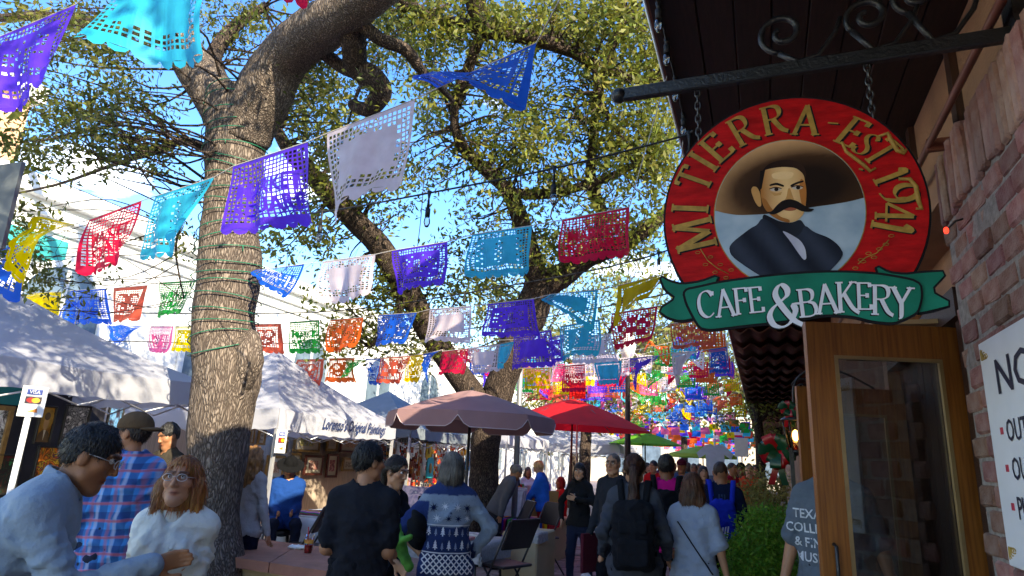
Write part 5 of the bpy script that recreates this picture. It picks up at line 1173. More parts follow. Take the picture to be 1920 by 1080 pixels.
# ================================================================== parasols
def parasol(label, c, zt, ze, R, m, mi, val=.22, scal=True, pole=BLACKM, n=8, rot=0., tilt=0., vent=False, basem=None):
    c = np.array([c[0], c[1], 0.0]); t = thing('parasol', label, 'parasol', tuple(c), 'market parasols'); RT = roty(tilt)
    def X_(p): p = np.array(p, float); return c + RT @ (p - [0, 0, ze]) + [0, 0, ze]
    mb_ = MB(); m_ = 7; V = []; S = 6
    for k in range(n * S):
        a = rot + 2 * math.pi * k / (n * S); f = (k % S) / S; pin = 1 - .055 * math.sin(math.pi * f)
        for j in range(m_ + 1):
            u = j / m_; r = R * u * (1 + (pin - 1) * u); z = zt - (zt - ze) * (u ** 1.25) - .05 * math.sin(math.pi * f) * u * (1 - u) * 2; V.append(X_((r * cos(a), r * sin(a), z)))
    M_ = n * S; Fc = [(k * (m_ + 1) + j, k * (m_ + 1) + j + 1, ((k + 1) % M_) * (m_ + 1) + j + 1, ((k + 1) % M_) * (m_ + 1) + j) for k in range(M_) for j in range(m_)]
    mb_.add(V, Fc, True).build('canopy', m, t)
    if val:
        for k in range(n):
            V = []; 
            for i in range(13):
                f = i / 12; a = rot + 2 * math.pi * (k + f) / n; pin = 1 - .055 * math.sin(math.pi * f); r = R * pin; sh = min(1, 6 * min(f, 1 - f)) ** .5 if scal else 1
                V.append(X_((r * cos(a), r * sin(a), ze))); V.append(X_(((r + .02) * cos(a), (r + .02) * sin(a), ze - val * (.3 + .7 * sh))))
            MB().add(V, [(2 * i, 2 * i + 1, 2 * i + 3, 2 * i + 2) for i in range(12)], True).build('valance', m, t)
            MB().tube([V[2 * i + 1] for i in range(13)], .006, 5).build('piping', mi, t)
    for k in range(n):
        a = rot + 2 * math.pi * k / n; MB().tube([X_((0, 0, zt - .04)), X_((R * .55 * cos(a), R * .55 * sin(a), zt - (zt - ze) * .5 ** 1.25 - .03)), X_((R * .97 * cos(a), R * .97 * sin(a), ze - .01))], .009, 5).build('rib', pole, t)
    MB().tube([c + [0, 0, .05], c + [0, 0, 1.2], X_((0, 0, zt + .04))], .021, 10).build('pole', pole, t)
    b = MB(); b.box(c - [.28, .28, 0], c + [.28, .28, .06], .02); b.lathe([(.05, .06), (.045, .3), (.03, .32)], c, 12); b.build('base', basem or pole, t)
    return t
MAU = mat('mauve_canvas', (.33, .19, .19), .8, .08, 3, .15, 90, trans=.12); PIPE = mat('pale_piping', (.55, .45, .45), .7, .05, 6); REDC = mat('red_canvas', (.75, .010, .020), .75, .1, 3, .1, 90, trans=.5); GRC = mat('green_canvas', (.13, .42, .02), .75, .1, 3, trans=.3)
parasol('mauve brown market parasol with pale piped scalloped valance', (-3.80, 8.3), 2.60, 2.24, 1.17, MAU, PIPE, .2, True, BLACKM, 8, .3)
parasol('plain red market parasol with a dark wooden pole', (-3.54, 12.6), 2.92, 2.34, 1.58, REDC, REDC, 0, False, mat('dark_pole_wood', (.06, .03, .022), .5, .2, 8), 6, .2, .02, basem=mat('grey_concrete', (.3, .29, .28), .9, .15, 8, .3))
parasol('lime green parasol standing beyond the red parasol', (-3.4, 20.5), 2.7, 2.32, 1.15, GRC, GRC, .0, False, BLACKM, 8, .1)
parasol('pale lime parasol farther down the street', (-2.1, 25.5), 2.5, 2.2, 1.25, mat('lime_canvas', (.32, .46, .06), .75, .1, 3, trans=.3), GRC, .12, False, BLACKM, 8, .4)

# ================================================================== planters, chairs
TANW = mat('tan_planter', (.44, .30, .15), .85, .1, 3, .25, 40); CAP = mat('terracotta_cap', (.34, .135, .085), .8, .2, 5, .3, 40); BEIGE = mat('beige_planter', (.55, .42, .24), .85, .08, 3, .2, 40)
pl = thing('planter_wall', 'tan planter wall with a terracotta cap beside the big oak', 'planter', (-4.6, 5.4, 0))
q = MB(); q.prism([(-6.2, 5.17), (-3.48, 4.96), (-4.2, 5.93), (-6.2, 6.02)], (0, 0, 0), (1, 0, 0), (0, 1, 0), (0, 0, .62)); q.build('wall', TANW, pl)
cap_pts = np.array([(-6.25, 5.08), (-3.38, 4.87), (-4.12, 6.0), (-6.25, 6.1)])
for k in range(4):
    f0, f1 = k / 4 + .002, (k + 1) / 4 - .002; a, b, c, d = cap_pts; q = MB(); q.prism([tuple(a + (b - a) * f0), tuple(a + (b - a) * f1), tuple(d + (c - d) * f1), tuple(d + (c - d) * f0)], (0, 0, .622), (1, 0, 0), (0, 1, 0), (0, 0, .085)); q.build('cap_slab', CAP, pl)
pl2 = thing('planter_wall', 'beige planter block under the folding chairs and striped blankets', 'planter', (-3.9, 11.3, 0))
MB().box((-4.9, 10.75, 0), (-3.45, 12.2, .62), .02).build('wall', BEIGE, pl2); MB().box((-4.95, 10.70, .62), (-3.40, 12.25, .70), .015).build('cap', BEIGE, pl2)
pl3 = thing('planter_wall', 'beige planter post draped with a fringed cloth beside the snowflake sweater', 'planter', (-2.95, 8.6, 0)); MB().box((-3.2, 8.2, 0), (-2.72, 9.0, .78), .02).build('wall', BEIGE, pl3)
drape('fringed_throw', 'grey fringed throw on the beige planter post', 'cloth', -3.1, -2.72, 8.2, 8.6, .785, (.0, .12, .12, .0), mat('grey_weave'))
drape('serape_blanket', 'rainbow serape draped over the beige planter block', 'blanket', -4.5, -3.95, 10.68, 11.6, .705, (.0, .0, .34, .0), serape_mat('serape_b', 'X', 1.5, 2))
drape('serape_blanket', 'magenta and purple serape hanging off the planter corner', 'blanket', -3.9, -3.36, 10.68, 11.4, .708, (.0, .12, .36, .0), serape_mat('serape_c', 'X', 1.2, 7))
bx_ = thing('print_rack', 'box of matted prints leaning on the beige planter', 'prints', (-4.2, 11.0, .72))
for k in range(7):
    MB().box((-4.5, 10.95 + k * .035, .73), (-3.95, 10.965 + k * .035, 1.16 + .01 * k), R=rotx(-.35)).build('print', mat('matted_%d' % (k % 3), [(.62, .58, .6), (.5, .45, .42), (.35, .3, .36)][k % 3], .6, .2, 9), bx_)
bo = MB().box((-3.95, 11.35, .73), (-3.42, 11.38, 1.18), R=rotx(-.25)).build('wooden_board', mat('ochre_board', (.3, .15, .03), .6, .15, 6)); tag(bo, 'ochre wooden board propped behind the folding chairs', 'board')
CHM = mat('black_chair', (.025, .017, .017), .4, .2, 9, spec=.5)
def folding_chair(label, loc, rz, s=1.0, m=CHM):
    t = thing('folding_chair', label, 'chair', (0, 0, 0), 'black folding chairs'); s_ = s
    P = lambda x, y, z: (x * s_, y * s_, z * s_)
    for sx in (-.21, .21):
        MB().tube([P(sx, .24, .0), P(sx, .0, .42), P(sx, -.22, .86)], .012, 6).build('back_leg', m, t); MB().tube([P(sx * .92, -.26, .0), P(sx * .92, .02, .36), P(sx * .92, .12, .47)], .012, 6).build('front_leg', m, t)
    MB().box(P(-.2, -.16, .445), P(.2, .2, .47), .01).build('seat', m, t); b = MB().box(P(-.20, -.012, -.15), P(.20, .012, .15), .01, R=rotx(.42), c=(0, 0, 0)); b.V = [tuple(np.array(v) + P(0, -.175, .74)) for v in b.V]; b.build('backrest', m, t)
    MB().tube([P(-.21, .2, .07), P(.21, .2, .07)], .009, 6).build('stretcher', m, t); t.location = loc; t.rotation_euler = (0, 0, rz); return t
c0 = folding_chair('black folding chair tipped against the rainbow serape', (-3.78, 10.2, 0), 2.2, 1.2)
for (loc, rz, lab) in (((-3.3, 10.1, 0), 2.5, 'black folding chair by the magenta serape corner'), ((-2.75, 7.2, 0), 1.2, 'black folding chair beside the snowflake sweater'), ((-5.25, 6.9, 0), 1.9, 'black folding chair by the lettered tent leg'), ((-4.6, 7.6, 0), 2.6, 'black folding chair facing the white tablecloth'), ((-5.0, 11.0, 0), .4, 'black folding chair behind the forked oak')):
    o = copy_tree(c0); o.location = loc; o.rotation_euler = (0, 0, rz); o['label'] = lab
# red drink, crumpled napkins
cp = gnd(577, 1037, .707); cu = thing('plastic_cup', 'clear plastic cup of red drink with a red straw on the planter cap', 'cup', tuple(cp))
MB().lathe([(.002, .003), (.034, .003), (.040, .075), (.002, .076)], cp, 16).build('drink', mat('red_drink', (.5, .02, .02), .15, .1, 5), cu)
MB().lathe([(.035, 0), (.047, .165), (.050, .167), (.050, .172)], cp, 18).build('cup_wall', glass_mat('cup_plastic', (.93, .93, .93), .8), cu)
MB().lathe([(.0425, .09), (.0455, .128)], cp, 18).build('yellow_label', mat('cup_label', (.7, .5, .05), .5, .4, 40, col2=(.7, .08, .06)), cu)
MB().tube([cp + [0, 0, .02], cp + [-.02, -.01, .24]], .005, 6).build('straw', mat('red_straw', (.6, .02, .03), .4, .05, 5), cu)
np_ = gnd(560, 1030, .707); q = MB()
for k in range(3): q.ell(np_ + [.07 * (k - 1), .02 * k, .018], (.06, .045, .02), 10, 6)
q.V = [tuple(np.array(v) + [.0, .0, .01 * sin(v[0] * 90) * cos(v[1] * 80)]) for v in q.V]; o = q.build('paper_napkin', PAPER); tag(o, 'crumpled white paper napkins on the planter cap', 'napkin')
# ================================================================== people: implicit bodies polygonised with surface nets
def nets(fn, lo, hi, res):
    lo = np.array(lo, float); hi = np.array(hi, float); n = np.maximum(4, np.ceil((hi - lo) / res).astype(int) + 1)
    ax = [lo[i] + np.arange(n[i]) * res for i in range(3)]
    G = np.stack(np.meshgrid(*ax, indexing='ij'), -1).reshape(-1, 3).astype(np.float32)
    D = fn(G).reshape(n); S = D < 0
    D[0], D[-1], D[:, 0], D[:, -1], D[:, :, 0], D[:, :, -1] = (np.maximum(x, 1e-3) for x in (D[0], D[-1], D[:, 0], D[:, -1], D[:, :, 0], D[:, :, -1])); S = D < 0
    c = [slice(None, -1), slice(1, None)]; m = n - 1; acc = np.zeros((*m, 3), np.float32); cnt = np.zeros(m, np.float32)
    for a in range(3):
        u, w = (a + 1) % 3, (a + 2) % 3
        for i in (0, 1):
            for j in (0, 1):
                s0 = [None] * 3; s1 = [None] * 3; s0[a] = c[0]; s1[a] = c[1]; s0[u] = s1[u] = c[i]; s0[w] = s1[w] = c[j]
                d0 = D[tuple(s0)]; d1 = D[tuple(s1)]; x = (d0 < 0) != (d1 < 0); t = np.where(x, d0 / np.where(x, d0 - d1, 1), 0)
                acc[..., a] += np.where(x, t, 0); acc[..., u] += np.where(x, i, 0); acc[..., w] += np.where(x, j, 0); cnt += x
    act = cnt > 0; idx = -np.ones(m, np.int64); idx[act] = np.arange(act.sum()); I = np.argwhere(act)
    V = lo + (I + acc[act] / cnt[act][:, None]) * res; Fs = []
    for a in range(3):
        u, w = (a + 1) % 3, (a + 2) % 3; s0 = [slice(1, -1)] * 3; s1 = [slice(1, -1)] * 3; s0[a] = slice(0, -1); s1[a] = slice(1, None)
        A = S[tuple(s0)]; B = S[tuple(s1)]
        for flip, X in ((False, A & ~B), (True, ~A & B)):
            E = np.argwhere(X); 
            if not len(E): continue
            o = np.zeros(3, int); o[u] = 1; o[w] = 1; E = E + o
            def cid(du, dw): q = E.copy(); q[:, u] += du; q[:, w] += dw; return idx[q[:, 0], q[:, 1], q[:, 2]]
            f = np.stack([cid(-1, -1), cid(0, -1), cid(0, 0), cid(-1, 0)], 1); Fs.append(f[:, ::-1] if flip else f)
    Fq = np.concatenate(Fs) if Fs else np.zeros((0, 4), int); Fq = Fq[(Fq >= 0).all(1)]
    return V, Fq
def smin(a, b, k):
    h = np.clip(.5 + .5 * (b - a) / k, 0, 1); return b + (a - b) * h - k * h * (1 - h)
def cap_(P, a, b, ra, rb):
    a = np.asarray(a, np.float32); ab = np.asarray(b, np.float32) - a; L2 = float(ab @ ab) + 1e-9; t = np.clip((P - a) @ ab / L2, 0, 1); return np.linalg.norm(P - a - t[:, None] * ab, axis=1) - (ra + (rb - ra) * t)
def ell_(P, c, r):
    q = (P - np.asarray(c, np.float32)) / np.asarray(r, np.float32); k = np.linalg.norm(q, axis=1); return (k - 1) * min(r) * (.55 + .45 * np.minimum(k, 1.5))
def box_(P, c, h, r=.02):
    q = np.abs(P - np.asarray(c, np.float32)) - (np.asarray(h, np.float32) - r); return np.linalg.norm(np.maximum(q, 0), axis=1) + np.minimum(q.max(1), 0) - r
def union(ds, k):
    d = ds[0]
    for x in ds[1:]: d = smin(d, x, k)
    return d
def ik(sh, wr, l1, l2, hint):
    sh = np.array(sh, float); wr = np.array(wr, float); d = wr - sh; L_ = np.linalg.norm(d); L_ = min(L_, (l1 + l2) * .995); d = d / np.linalg.norm(d); wr = sh + d * L_
    a = (l1 * l1 - l2 * l2 + L_ * L_) / (2 * L_); h = math.sqrt(max(0, l1 * l1 - a * a)); hh = np.array(hint, float); hh -= d * (hh @ d); hh /= np.linalg.norm(hh) + 1e-9
    return sh + d * a + hh * h, wr
def skin_mat(h): return mat('skin_' + h, hexc(h), .5, .08, 12, .12, 160, attr='tint', spec=.35)
def cloth_mat(h, kind='cotton'):
    return mat(f'{kind}_{h}', hexc(h), .9, .07, 9, .55 if kind != 'leather' else .4, 14, bd=.035, detail=5, spec=.15 if kind != 'leather' else .4)
def hair_mat(h, h2=None): return mat(f'hair_{h}{h2 or ""}', hexc(h), .45, .35, 7, .6, 30, stretch=(5, 5, .8), col2=hexc(h2) if h2 else tuple(np.array(hexc(h)) * 2.0 + .004), spec=.5)
def plaid_mat():
    m = bpy.data.materials.new('blue_red_plaid'); m.use_nodes = True; t = m.node_tree; N = t.nodes.new; L = t.links.new; p = t.nodes['Principled BSDF']; p.inputs['Roughness'].default_value = .9
    tc = N('ShaderNodeTexCoord'); mp = N('ShaderNodeMapping'); mp.inputs['Rotation'].default_value = (0, 0, -.37); L(tc.outputs['Object'], mp.inputs[0]); nzz = N('ShaderNodeTexNoise'); nzz.inputs['Scale'].default_value = 3; L(mp.outputs[0], nzz.inputs['Vector'])
    s = N('ShaderNodeSeparateXYZ'); L(mp.outputs[0], s.inputs[0])
    def band(o, f, th, ph=0):
        a = N('ShaderNodeMath'); a.operation = 'MULTIPLY_ADD'; a.inputs[1].default_value = f; L(s.outputs[o], a.inputs[0]); b_ = N('ShaderNodeMath'); b_.operation = 'MULTIPLY_ADD'; b_.inputs[1].default_value = 3.0; b_.inputs[2].default_value = ph; L(nzz.outputs['Fac'], b_.inputs[0]); L(b_.outputs[0], a.inputs[2])
        q = N('ShaderNodeMath'); q.operation = 'SINE'; L(a.outputs[0], q.inputs[0]); r = N('ShaderNodeMapRange'); r.inputs[1].default_value = th - .15; r.inputs[2].default_value = th + .15; L(q.outputs[0], r.inputs[0]); return r.outputs[0]
    cur = None
    def mixc(a, col, f, k=1.0):
        x = N('ShaderNodeMix'); x.data_type = 'RGBA'; 
        if isinstance(a, tuple): x.inputs[6].default_value = (*a, 1)
        else: L(a, x.inputs[6])
        x.inputs[7].default_value = (*col, 1); g = N('ShaderNodeMath'); g.operation = 'MULTIPLY'; g.inputs[1].default_value = k; L(f, g.inputs[0]); L(g.outputs[0], x.inputs[0]); return x.outputs[2]
    cur = mixc((.04, .34, .80), (.012, .03, .16), band('X', 62, .35), .6); cur = mixc(cur, (.012, .03, .16), band('Z', 62, .35), .6); cur = mixc(cur, (.55, .6, .75), band('X', 62, .9, 1.9), .8); cur = mixc(cur, (.6, .12, .14), band('Z', 62, .88, 1.9), .9); cur = mixc(cur, (.6, .14, .16), band('X', 62, .9, 3.6), .6)
    L(cur, p.inputs['Base Color']); return m

class Person:
    def __init__(s, label, px, top, t, fc, h=None, sex='m', build=1.0, lean=0.0, hyaw=0.0, hpitch=0.0, wr=None, wl=None, hintr=None, hintl=None, top_=None, bottom=None, skin='a8714f', hair=('short', '14100e'), res=.016, hres=.006,
                 sit=None, stride=0.0, group=None, shoes='1a1a1c', pos=None, face=False, brow='1a120e', groundz=0.0):
        P = dep(px, top, t) if px is not None else np.array([*pos, h]); s.h = h or float(np.clip(P[2] - groundz, 1.5, 1.92)); s.s = s.h / 1.75; s.res = res; s.sex = sex
        d = CAM[:2] - P[:2]; d = d / np.linalg.norm(d); r = np.array([-d[1], d[0]]); r = r if r @ CM[:2, 0] > 0 else -r; f = d * fc[0] + r * fc[1]; f /= np.linalg.norm(f); s.rz = math.atan2(-f[0], f[1]); s.R = rotz(s.rz)
        lx = lean; off = f * (.72 * math.sin(lean) * s.s); s.pos = np.array([P[0] - off[0], P[1] - off[1], groundz]); s.lean = lean; s.face = face; s.skin = skin; s.brow = brow
        s.b = build; w = 1.0 if sex == 'm' else .88; s.w = w; pz = .95 if sit is None else (sit / s.s + .1); s.pz = pz; dz = pz - .95; s.piv = np.array([0, 0, pz])
        s.RL = rotx(-lean)                    # forward lean tips +z towards +y
        up = lambda p: s.piv + s.RL @ (np.array(p, float) + [0, 0, dz] - s.piv)
        s.up = up; sw = .160 * w * (0.75 + .25 * build); s.shr = up((sw, -.01, 1.415)); s.shl = up((-sw, -.01, 1.415)); s.hc = up((0, .025, 1.632)); s.RH = s.RL @ rotz(hyaw) @ rotx(-hpitch)
        wr = (.27, .06, .86) if wr is None else wr; wl = (-.27, .06, .86) if wl is None else wl
        wr = up(wr) if len(wr) == 3 else s.inv(np.array(wr[:3])); wl = up(wl) if len(wl) == 3 else s.inv(np.array(wl[:3]))
        s.elr, s.wrr = ik(s.shr, wr, .29, .265, hintr or (.25, -1, -.2)); s.ell, s.wrl = ik(s.shl, wl, .29, .265, hintl or (-.25, -1, -.2))
        hx = .09 * (w if sex == 'm' else 1.0); st = stride
        if sit is None: s.legs = [((hx * q, 0, .92), (hx * q * 1.12, .015 + st * q * .5, .50), (hx * q * 1.12, -.03 + st * q * (1.0 if q * st > 0 else 1.25), .085 + (0.05 if q * st < 0 else 0))) for q in (1, -1)]
        else: s.legs = [((hx * q, 0, pz - .02), (hx * q * 1.6, .40, pz + .0), (hx * q * 1.6, .42, .085)) for q in (1, -1)]
        s.root = thing('person', label, 'person', tuple(s.pos), group); s.hairspec = hair
        s.make(top_ or {}, bottom or {}, shoes, hres)
    def inv(s, Pw): return s.R.T @ (Pw - s.pos) / s.s
    def wld(s, V): return (V * s.s) @ s.R.T + s.pos
    def emit(s, name, V, Fq, m, tint=None, parent=None):
        if not len(Fq): return None
        me = mesh_from(name, s.wld(V) - s.pos, Fq, [m], smooth=True)
        if tint is not None:
            ca = me.color_attributes.new('tint', 'FLOAT_COLOR', 'POINT'); ca.data.foreach_set('color', np.concatenate([tint, np.ones((len(tint), 1))], 1).astype(np.float32).ravel())
        return obj(name, me, parent or s.root)
    # --- fields
    def T(s, P): return (P - s.piv.astype(np.float32)) @ s.RL.astype(np.float32)    # torso frame, origin at pelvis
    def torso(s, P, e=0.0):
        q = s.T(P); q = q * np.array([1, 1.38, 1], np.float32); b = s.b; w = s.w; f = s.sex == 'f'; k = .8
        ds = [cap_(q, (0, 0, -.03), (0, 0, .07), (.165 if not f else .172) * b + e / k, (.146 if not f else .136) * b + e / k), cap_(q, (0, 0, .08), (0, 0, .33), (.143 if not f else .124) * b + e / k, (.160 if not f else .142) * b + e / k),
              cap_(q, (-.10 * w, -.01, .445), (.10 * w, -.01, .445), .085 * (.6 + .4 * b) + e / k, .085 * (.6 + .4 * b) + e / k), cap_(q, (0, -.01, .50), (0, .0, .56), .075 + e / k, .06 + e / k)]
        d = union(ds, .07) * k
        if f: 
            q2 = s.T(P)
            for x in (-.07, .07): d = smin(d, ell_(q2, (x, .085 * b, .33), (.07 + e, .06 + e, .075 + e)), .05)
        return d
    def arm(s, P, sh, el, wr, e=0.0, f=1.0, flare=0.0):
        b = .8 + .2 * s.b; u = s.w; ds = []
        if f <= .5: m = np.array(sh) + (np.array(el) - sh) * (f * 2); return cap_(P, sh, m, .053 * b * u + e, (.046 * b * u) + e + flare)
        d = cap_(P, sh, el, .052 * b * u + e, .041 * b * u + e); m = np.array(el) + (np.array(wr) - el) * (2 * f - 1)
        return smin(d, cap_(P, el, m, .043 * b * u + e, (.043 + (.028 - .043) * (2 * f - 1)) * u + e + flare), .02)
    def legsd(s, P, e=0.0, f=1.0, flare=0.0):
        ds = []; b = .7 + .3 * s.b
        for hp, kn, an in s.legs:
            d = cap_(P, hp, kn, .092 * b + e, .058 * b + e)
            if f > .5: m = np.array(kn) + (np.array(an) - kn) * (2 * f - 1); d = smin(d, cap_(P, kn, m, .058 * b + e, .040 + e + flare), .03)
            elif f < .5: m = np.array(hp) + (np.array(kn) - hp) * (2 * f); d = cap_(P, hp, m, .094 * b + e, .075 * b + e + flare)
            ds.append(d)
        return np.minimum(ds[0], ds[1])
    def headloc(s, P): return (P - s.hc.astype(np.float32)) @ s.RH.astype(np.float32)
    def head(s, P):
        q = s.headloc(P); k = .92 if s.sex == 'f' else 1.0
        d = ell_(q, (0, -.012, .022), (.074, .094, .098)); d = smin(d, ell_(q, (0, .019, -.040), (.062 * k, .062, .080)), .03); d = smin(d, cap_(q, (-.016 * k, .057, -.100), (.016 * k, .057, -.100), .019, .019), .025)
        d = smin(d, cap_(q, (-.052 * k, .02, -.068), (0, .055, -.100), .022, .016), .03); d = smin(d, cap_(q, (.052 * k, .02, -.068), (0, .055, -.100), .022, .016), .03)
        for x in (-1, 1):
            d = -smin(-d, ell_(q, (x * .032, .100, .016), (.020, .018, .013)), .010)                        # eye sockets
            d = smin(d, cap_(q, (x * .015, .088, .034), (x * .05, .072, .034), .009, .007), .012)           # brow ridge
            d = smin(d, ell_(q, (x * .045, .052, -.014), (.022, .022, .020)), .025)                           # cheek
            d = smin(d, ell_(q, (x * .077, -.006, -.004), (.010, .020, .032)), .006)                        # ear
        d = smin(d, cap_(q, (0, .088, .018), (0, .104, -.024), .0075, .0105), .010); d = smin(d, cap_(q, (-.012, .091, -.028), (.012, .091, -.028), .0085, .0085), .008)
        d = smin(d, ell_(q, (0, .0755, -.0575), (.023, .012, .0058)), .004); d = smin(d, ell_(q, (0, .0745, -.069), (.020, .012, .0068)), .004)
        neck = cap_(P, s.up((0, -.012, 1.44)), s.hc + s.RH @ np.array([0, -.012, -.05]), .060 * s.w, .052 * s.w); return smin(d, neck, .02)
    def hand(s, P, el, wr, side, grip=.5):
        f = _n(np.array(wr) - el); x = np.array([0, 0, 1.0]) if abs(f[2]) < .8 else np.array([0, 1.0, 0]); n_ = _n(np.cross(f, x) * side); x = np.cross(n_, f); wr = np.array(wr)
        pa = wr + f * .045; ds = [cap_(P, wr - f * .03, wr + f * .01, .027, .026)]
        for o in (-.022, -.007, .008, .023): ds.append(cap_(P, wr + f * .01 + x * o * .7, wr + f * .085 + x * o, .015, .012))
        d = union(ds, .012)
        for o, l in ((-.024, .066), (-.008, .078), (.008, .074), (.024, .058)):
            k0 = wr + f * .085 + x * o; k1 = k0 + (f * (1 - grip * .5) + n_ * grip * .7) * l * .5; k2 = k1 + (f * (1 - grip) + n_ * grip) * l * .5; d = smin(d, np.minimum(cap_(P, k0, k1, .0098, .0090), cap_(P, k1, k2, .0088, .0075)), .004)
        th = wr + f * .02 - x * .024; k1 = th + f * .035 - x * .028 + n_ * .012; k2 = k1 + f * .034 - x * .004 + n_ * .014; return smin(d, np.minimum(cap_(P, th, k1, .013, .011), cap_(P, k1, k2, .0105, .009)), .008)
    def folds(s, P, k=.006, sd=0):
        x, y, z = P[:, 0], P[:, 1], P[:, 2]
        w1 = z * 34 + 4.5 * np.sin(x * 9 + sd) + 3 * np.sin(y * 11 + sd * 1.7); w2 = z * 23 + x * 27 + 3.2 * np.sin(z * 12 + y * 9 + sd * 2.3); w3 = z * 19 - x * 30 + y * 14 + 2.5 * np.sin(z * 15 + sd)
        r = lambda w: 1 - 2 * np.abs(np.sin(w * .5)) ** .7
        m = .5 + .5 * np.sin(x * 6 + z * 5 + sd * 3) * np.sin(y * 7 + z * 4 + sd)
        hf = .30 * np.sin(z * 85 + x * 40 + 5 * np.sin(y * 20 + sd)) * np.sin(x * 50 - z * 30 + sd)
        return -k * 2.3 * (hf + r(w1) * .45 * m + r(w2) * .5 * (1 - m) + r(w3) * .45 * (1 - .6 * m))
    # --- assembly
    def make(s, top, bot, shoes, hres):
        res = s.res / s.s; pts = np.array([s.shr, s.shl, s.elr, s.ell, s.wrr, s.wrl, s.hc, s.piv] + [j for l in s.legs for j in l]); lo = pts.min(0) - .24; hi = pts.max(0) + .24; lo[2] = -.02
        near = hres < .009; hlo, hhi = s.hc - [.14, .16, .21], s.hc + [.14, .16, .15]
        pieces = [nets(lambda P: np.maximum(s.head(P), (s.up((0, 0, 1.452)) - P) @ (s.RL @ np.array([0, 0, 1.0])).astype(np.float32)), hlo, hhi, hres / s.s)]
        hres2 = .0055 if near else .014
        for el, wr, sd in ((s.elr, s.wrr, 1), (s.ell, s.wrl, -1)):
            f = _n(wr - el); c = wr + f * .06; pieces.append(nets(lambda P: s.hand(P, el, wr, sd), c - .13, c + .13, hres2))
        sl = top.get('sleeve', 1.0); bl_ = bot.get('len', 1.0)
        def rest(P):
            d = smin(s.torso(P, -.004), s.legsd(P, -.003), .04)
            for sh, el, wr in ((s.shr, s.elr, s.wrr), (s.shl, s.ell, s.wrl)): d = smin(d, s.arm(P, sh, el, wr, -.001 if sl < .9 else -.006), .02)
            d = smin(d, cap_(P, s.up((0, -.012, 1.42)), s.hc + s.RH @ np.array([0, -.012, -.06]), .058 * s.w, .05 * s.w), .02)
            return d
        pieces.append(nets(rest, lo, hi, res if (sl < .9 or bl_ < .9) else max(res, .022)))
        V = np.concatenate([p[0] for p in pieces]); o = 0; Fs = []
        for p in pieces: Fs.append(p[1] + o); o += len(p[0])
        q = s.headloc(V.astype(np.float32)); tint = np.ones((len(V), 3), np.float32)
        sk = np.array(hexc(s.skin)); 
        def blend(mask, col): 
            nonlocal tint; c = np.array(col) / sk; tint = tint * (1 - mask[:, None]) + c * mask[:, None]
        ishead = (np.abs(q) < .2).all(1)
        lips = np.clip(1.35 - np.maximum(np.abs(q[:, 0]) / .022, np.abs(q[:, 2] + .063) / .0105), 0, 1) * (q[:, 1] > .055) * ishead; blend(lips * .85, (sk * np.array([.72, .33, .33]))); ml = np.clip(1.3 - np.maximum(np.abs(q[:, 0]) / .024, np.abs(q[:, 2] + .0632) / .0030), 0, 1) * (q[:, 1] > .055) * ishead; blend(ml * .8, sk * np.array([.22, .12, .12]))
        br_ = np.clip(1.8 - np.maximum(np.abs(np.abs(q[:, 0]) - .032) / .018, np.abs(q[:, 2] - .036 + .1 * (np.abs(q[:, 0]) - .03) ** 2 * 40) / .0058), 0, 1) * (q[:, 1] > .06) * ishead; blend(np.clip(br_, 0, 1) * .85, hexc(s.brow))
        ch = np.exp(-((np.abs(q[:, 0]) - .045) ** 2 + (q[:, 2] + .022) ** 2) / .0006) * (q[:, 1] > .03) * ishead; blend(ch * .25, sk * np.array([1.1, .72, .68]))
        s.body = s.emit('body', V, np.concatenate(Fs), skin_mat(s.skin), tint)
        if s.face:
            for x in (-1, 1):
                c = s.hc + s.RH @ np.array([x * .0315, .0760, .016]); e = MB().ell(s.wld(c[None])[0], np.array([.0122] * 3) * s.s, 12, 8); eo = e.build('eye', mat('eye_white', (.62, .58, .55), .2, .03, 9), s.root)
                c2 = s.hc + s.RH @ np.array([x * .0315, .0838, .0165]); MB().ell(s.wld(c2[None])[0], np.array([.0058] * 3) * s.s, 8, 6).build('iris', mat('eye_iris', (.02, .012, .008), .1, .1, 9), eo)
                c3 = [s.wld((s.hc + s.RH @ np.array([x * .0315 + .0165 * cos(a), .0845 + .004 * sin(a), .0170 + .0075 * sin(a)]))[None])[0] for a in np.linspace(.15, 2.99, 9)]; MB().tube(c3, .0016, 5).build('eyelash', mat('lash', (.015, .01, .009), .6, .1, 9), s.root)
        # garment: top
        if top:
            th = top.get('th', .014); hem = top.get('hem', .86); fl = top.get('flare', 0.0); kf = top.get('fold', .006)
            def ft(P):
                d = s.torso(P, th)
                for sh, el, wr in ((s.shr, s.elr, s.wrr), (s.shl, s.ell, s.wrl)): d = smin(d, s.arm(P, sh, el, wr, th * .85, sl, fl), .03)
                d = smin(d, s.legsd(P, th, .30), .03) if hem < .9 else d
                T = s.T(P); d = d + s.folds(P, kf, s.h * 37) * np.clip((.50 - T[:, 2]) * 9, .0, 1); d = np.maximum(d, (hem - s.pz + (s.pz - .95)) - T[:, 2]); nk = top.get('neck', .060); 
                ngap = -cap_(T * np.array([1, 1, 1], np.float32), (0, .005, .53), (0, .03, .75), nk + th * .3, nk + .07); 
                if top.get('vee'): ngap = np.maximum(ngap, -cap_(T, (0, .15, top.get('vz', .40)), (0, .07, .60), .004, .085))
                return np.maximum(d, ngap)
            s.ft = ft; tl = lo.copy(); th_ = hi.copy(); tl[2] = min(pts[:6, 2].min() - .1, s.pz - .3); th_[2] = s.hc[2] + .02
            Vt, Ft = nets(ft, tl, th_, res); m = top['mat'] if 'mat' in top else cloth_mat(top['col'], top.get('kind', 'cotton')); tin = None
            if 'paint' in top: tin = top['paint'](s, Vt)
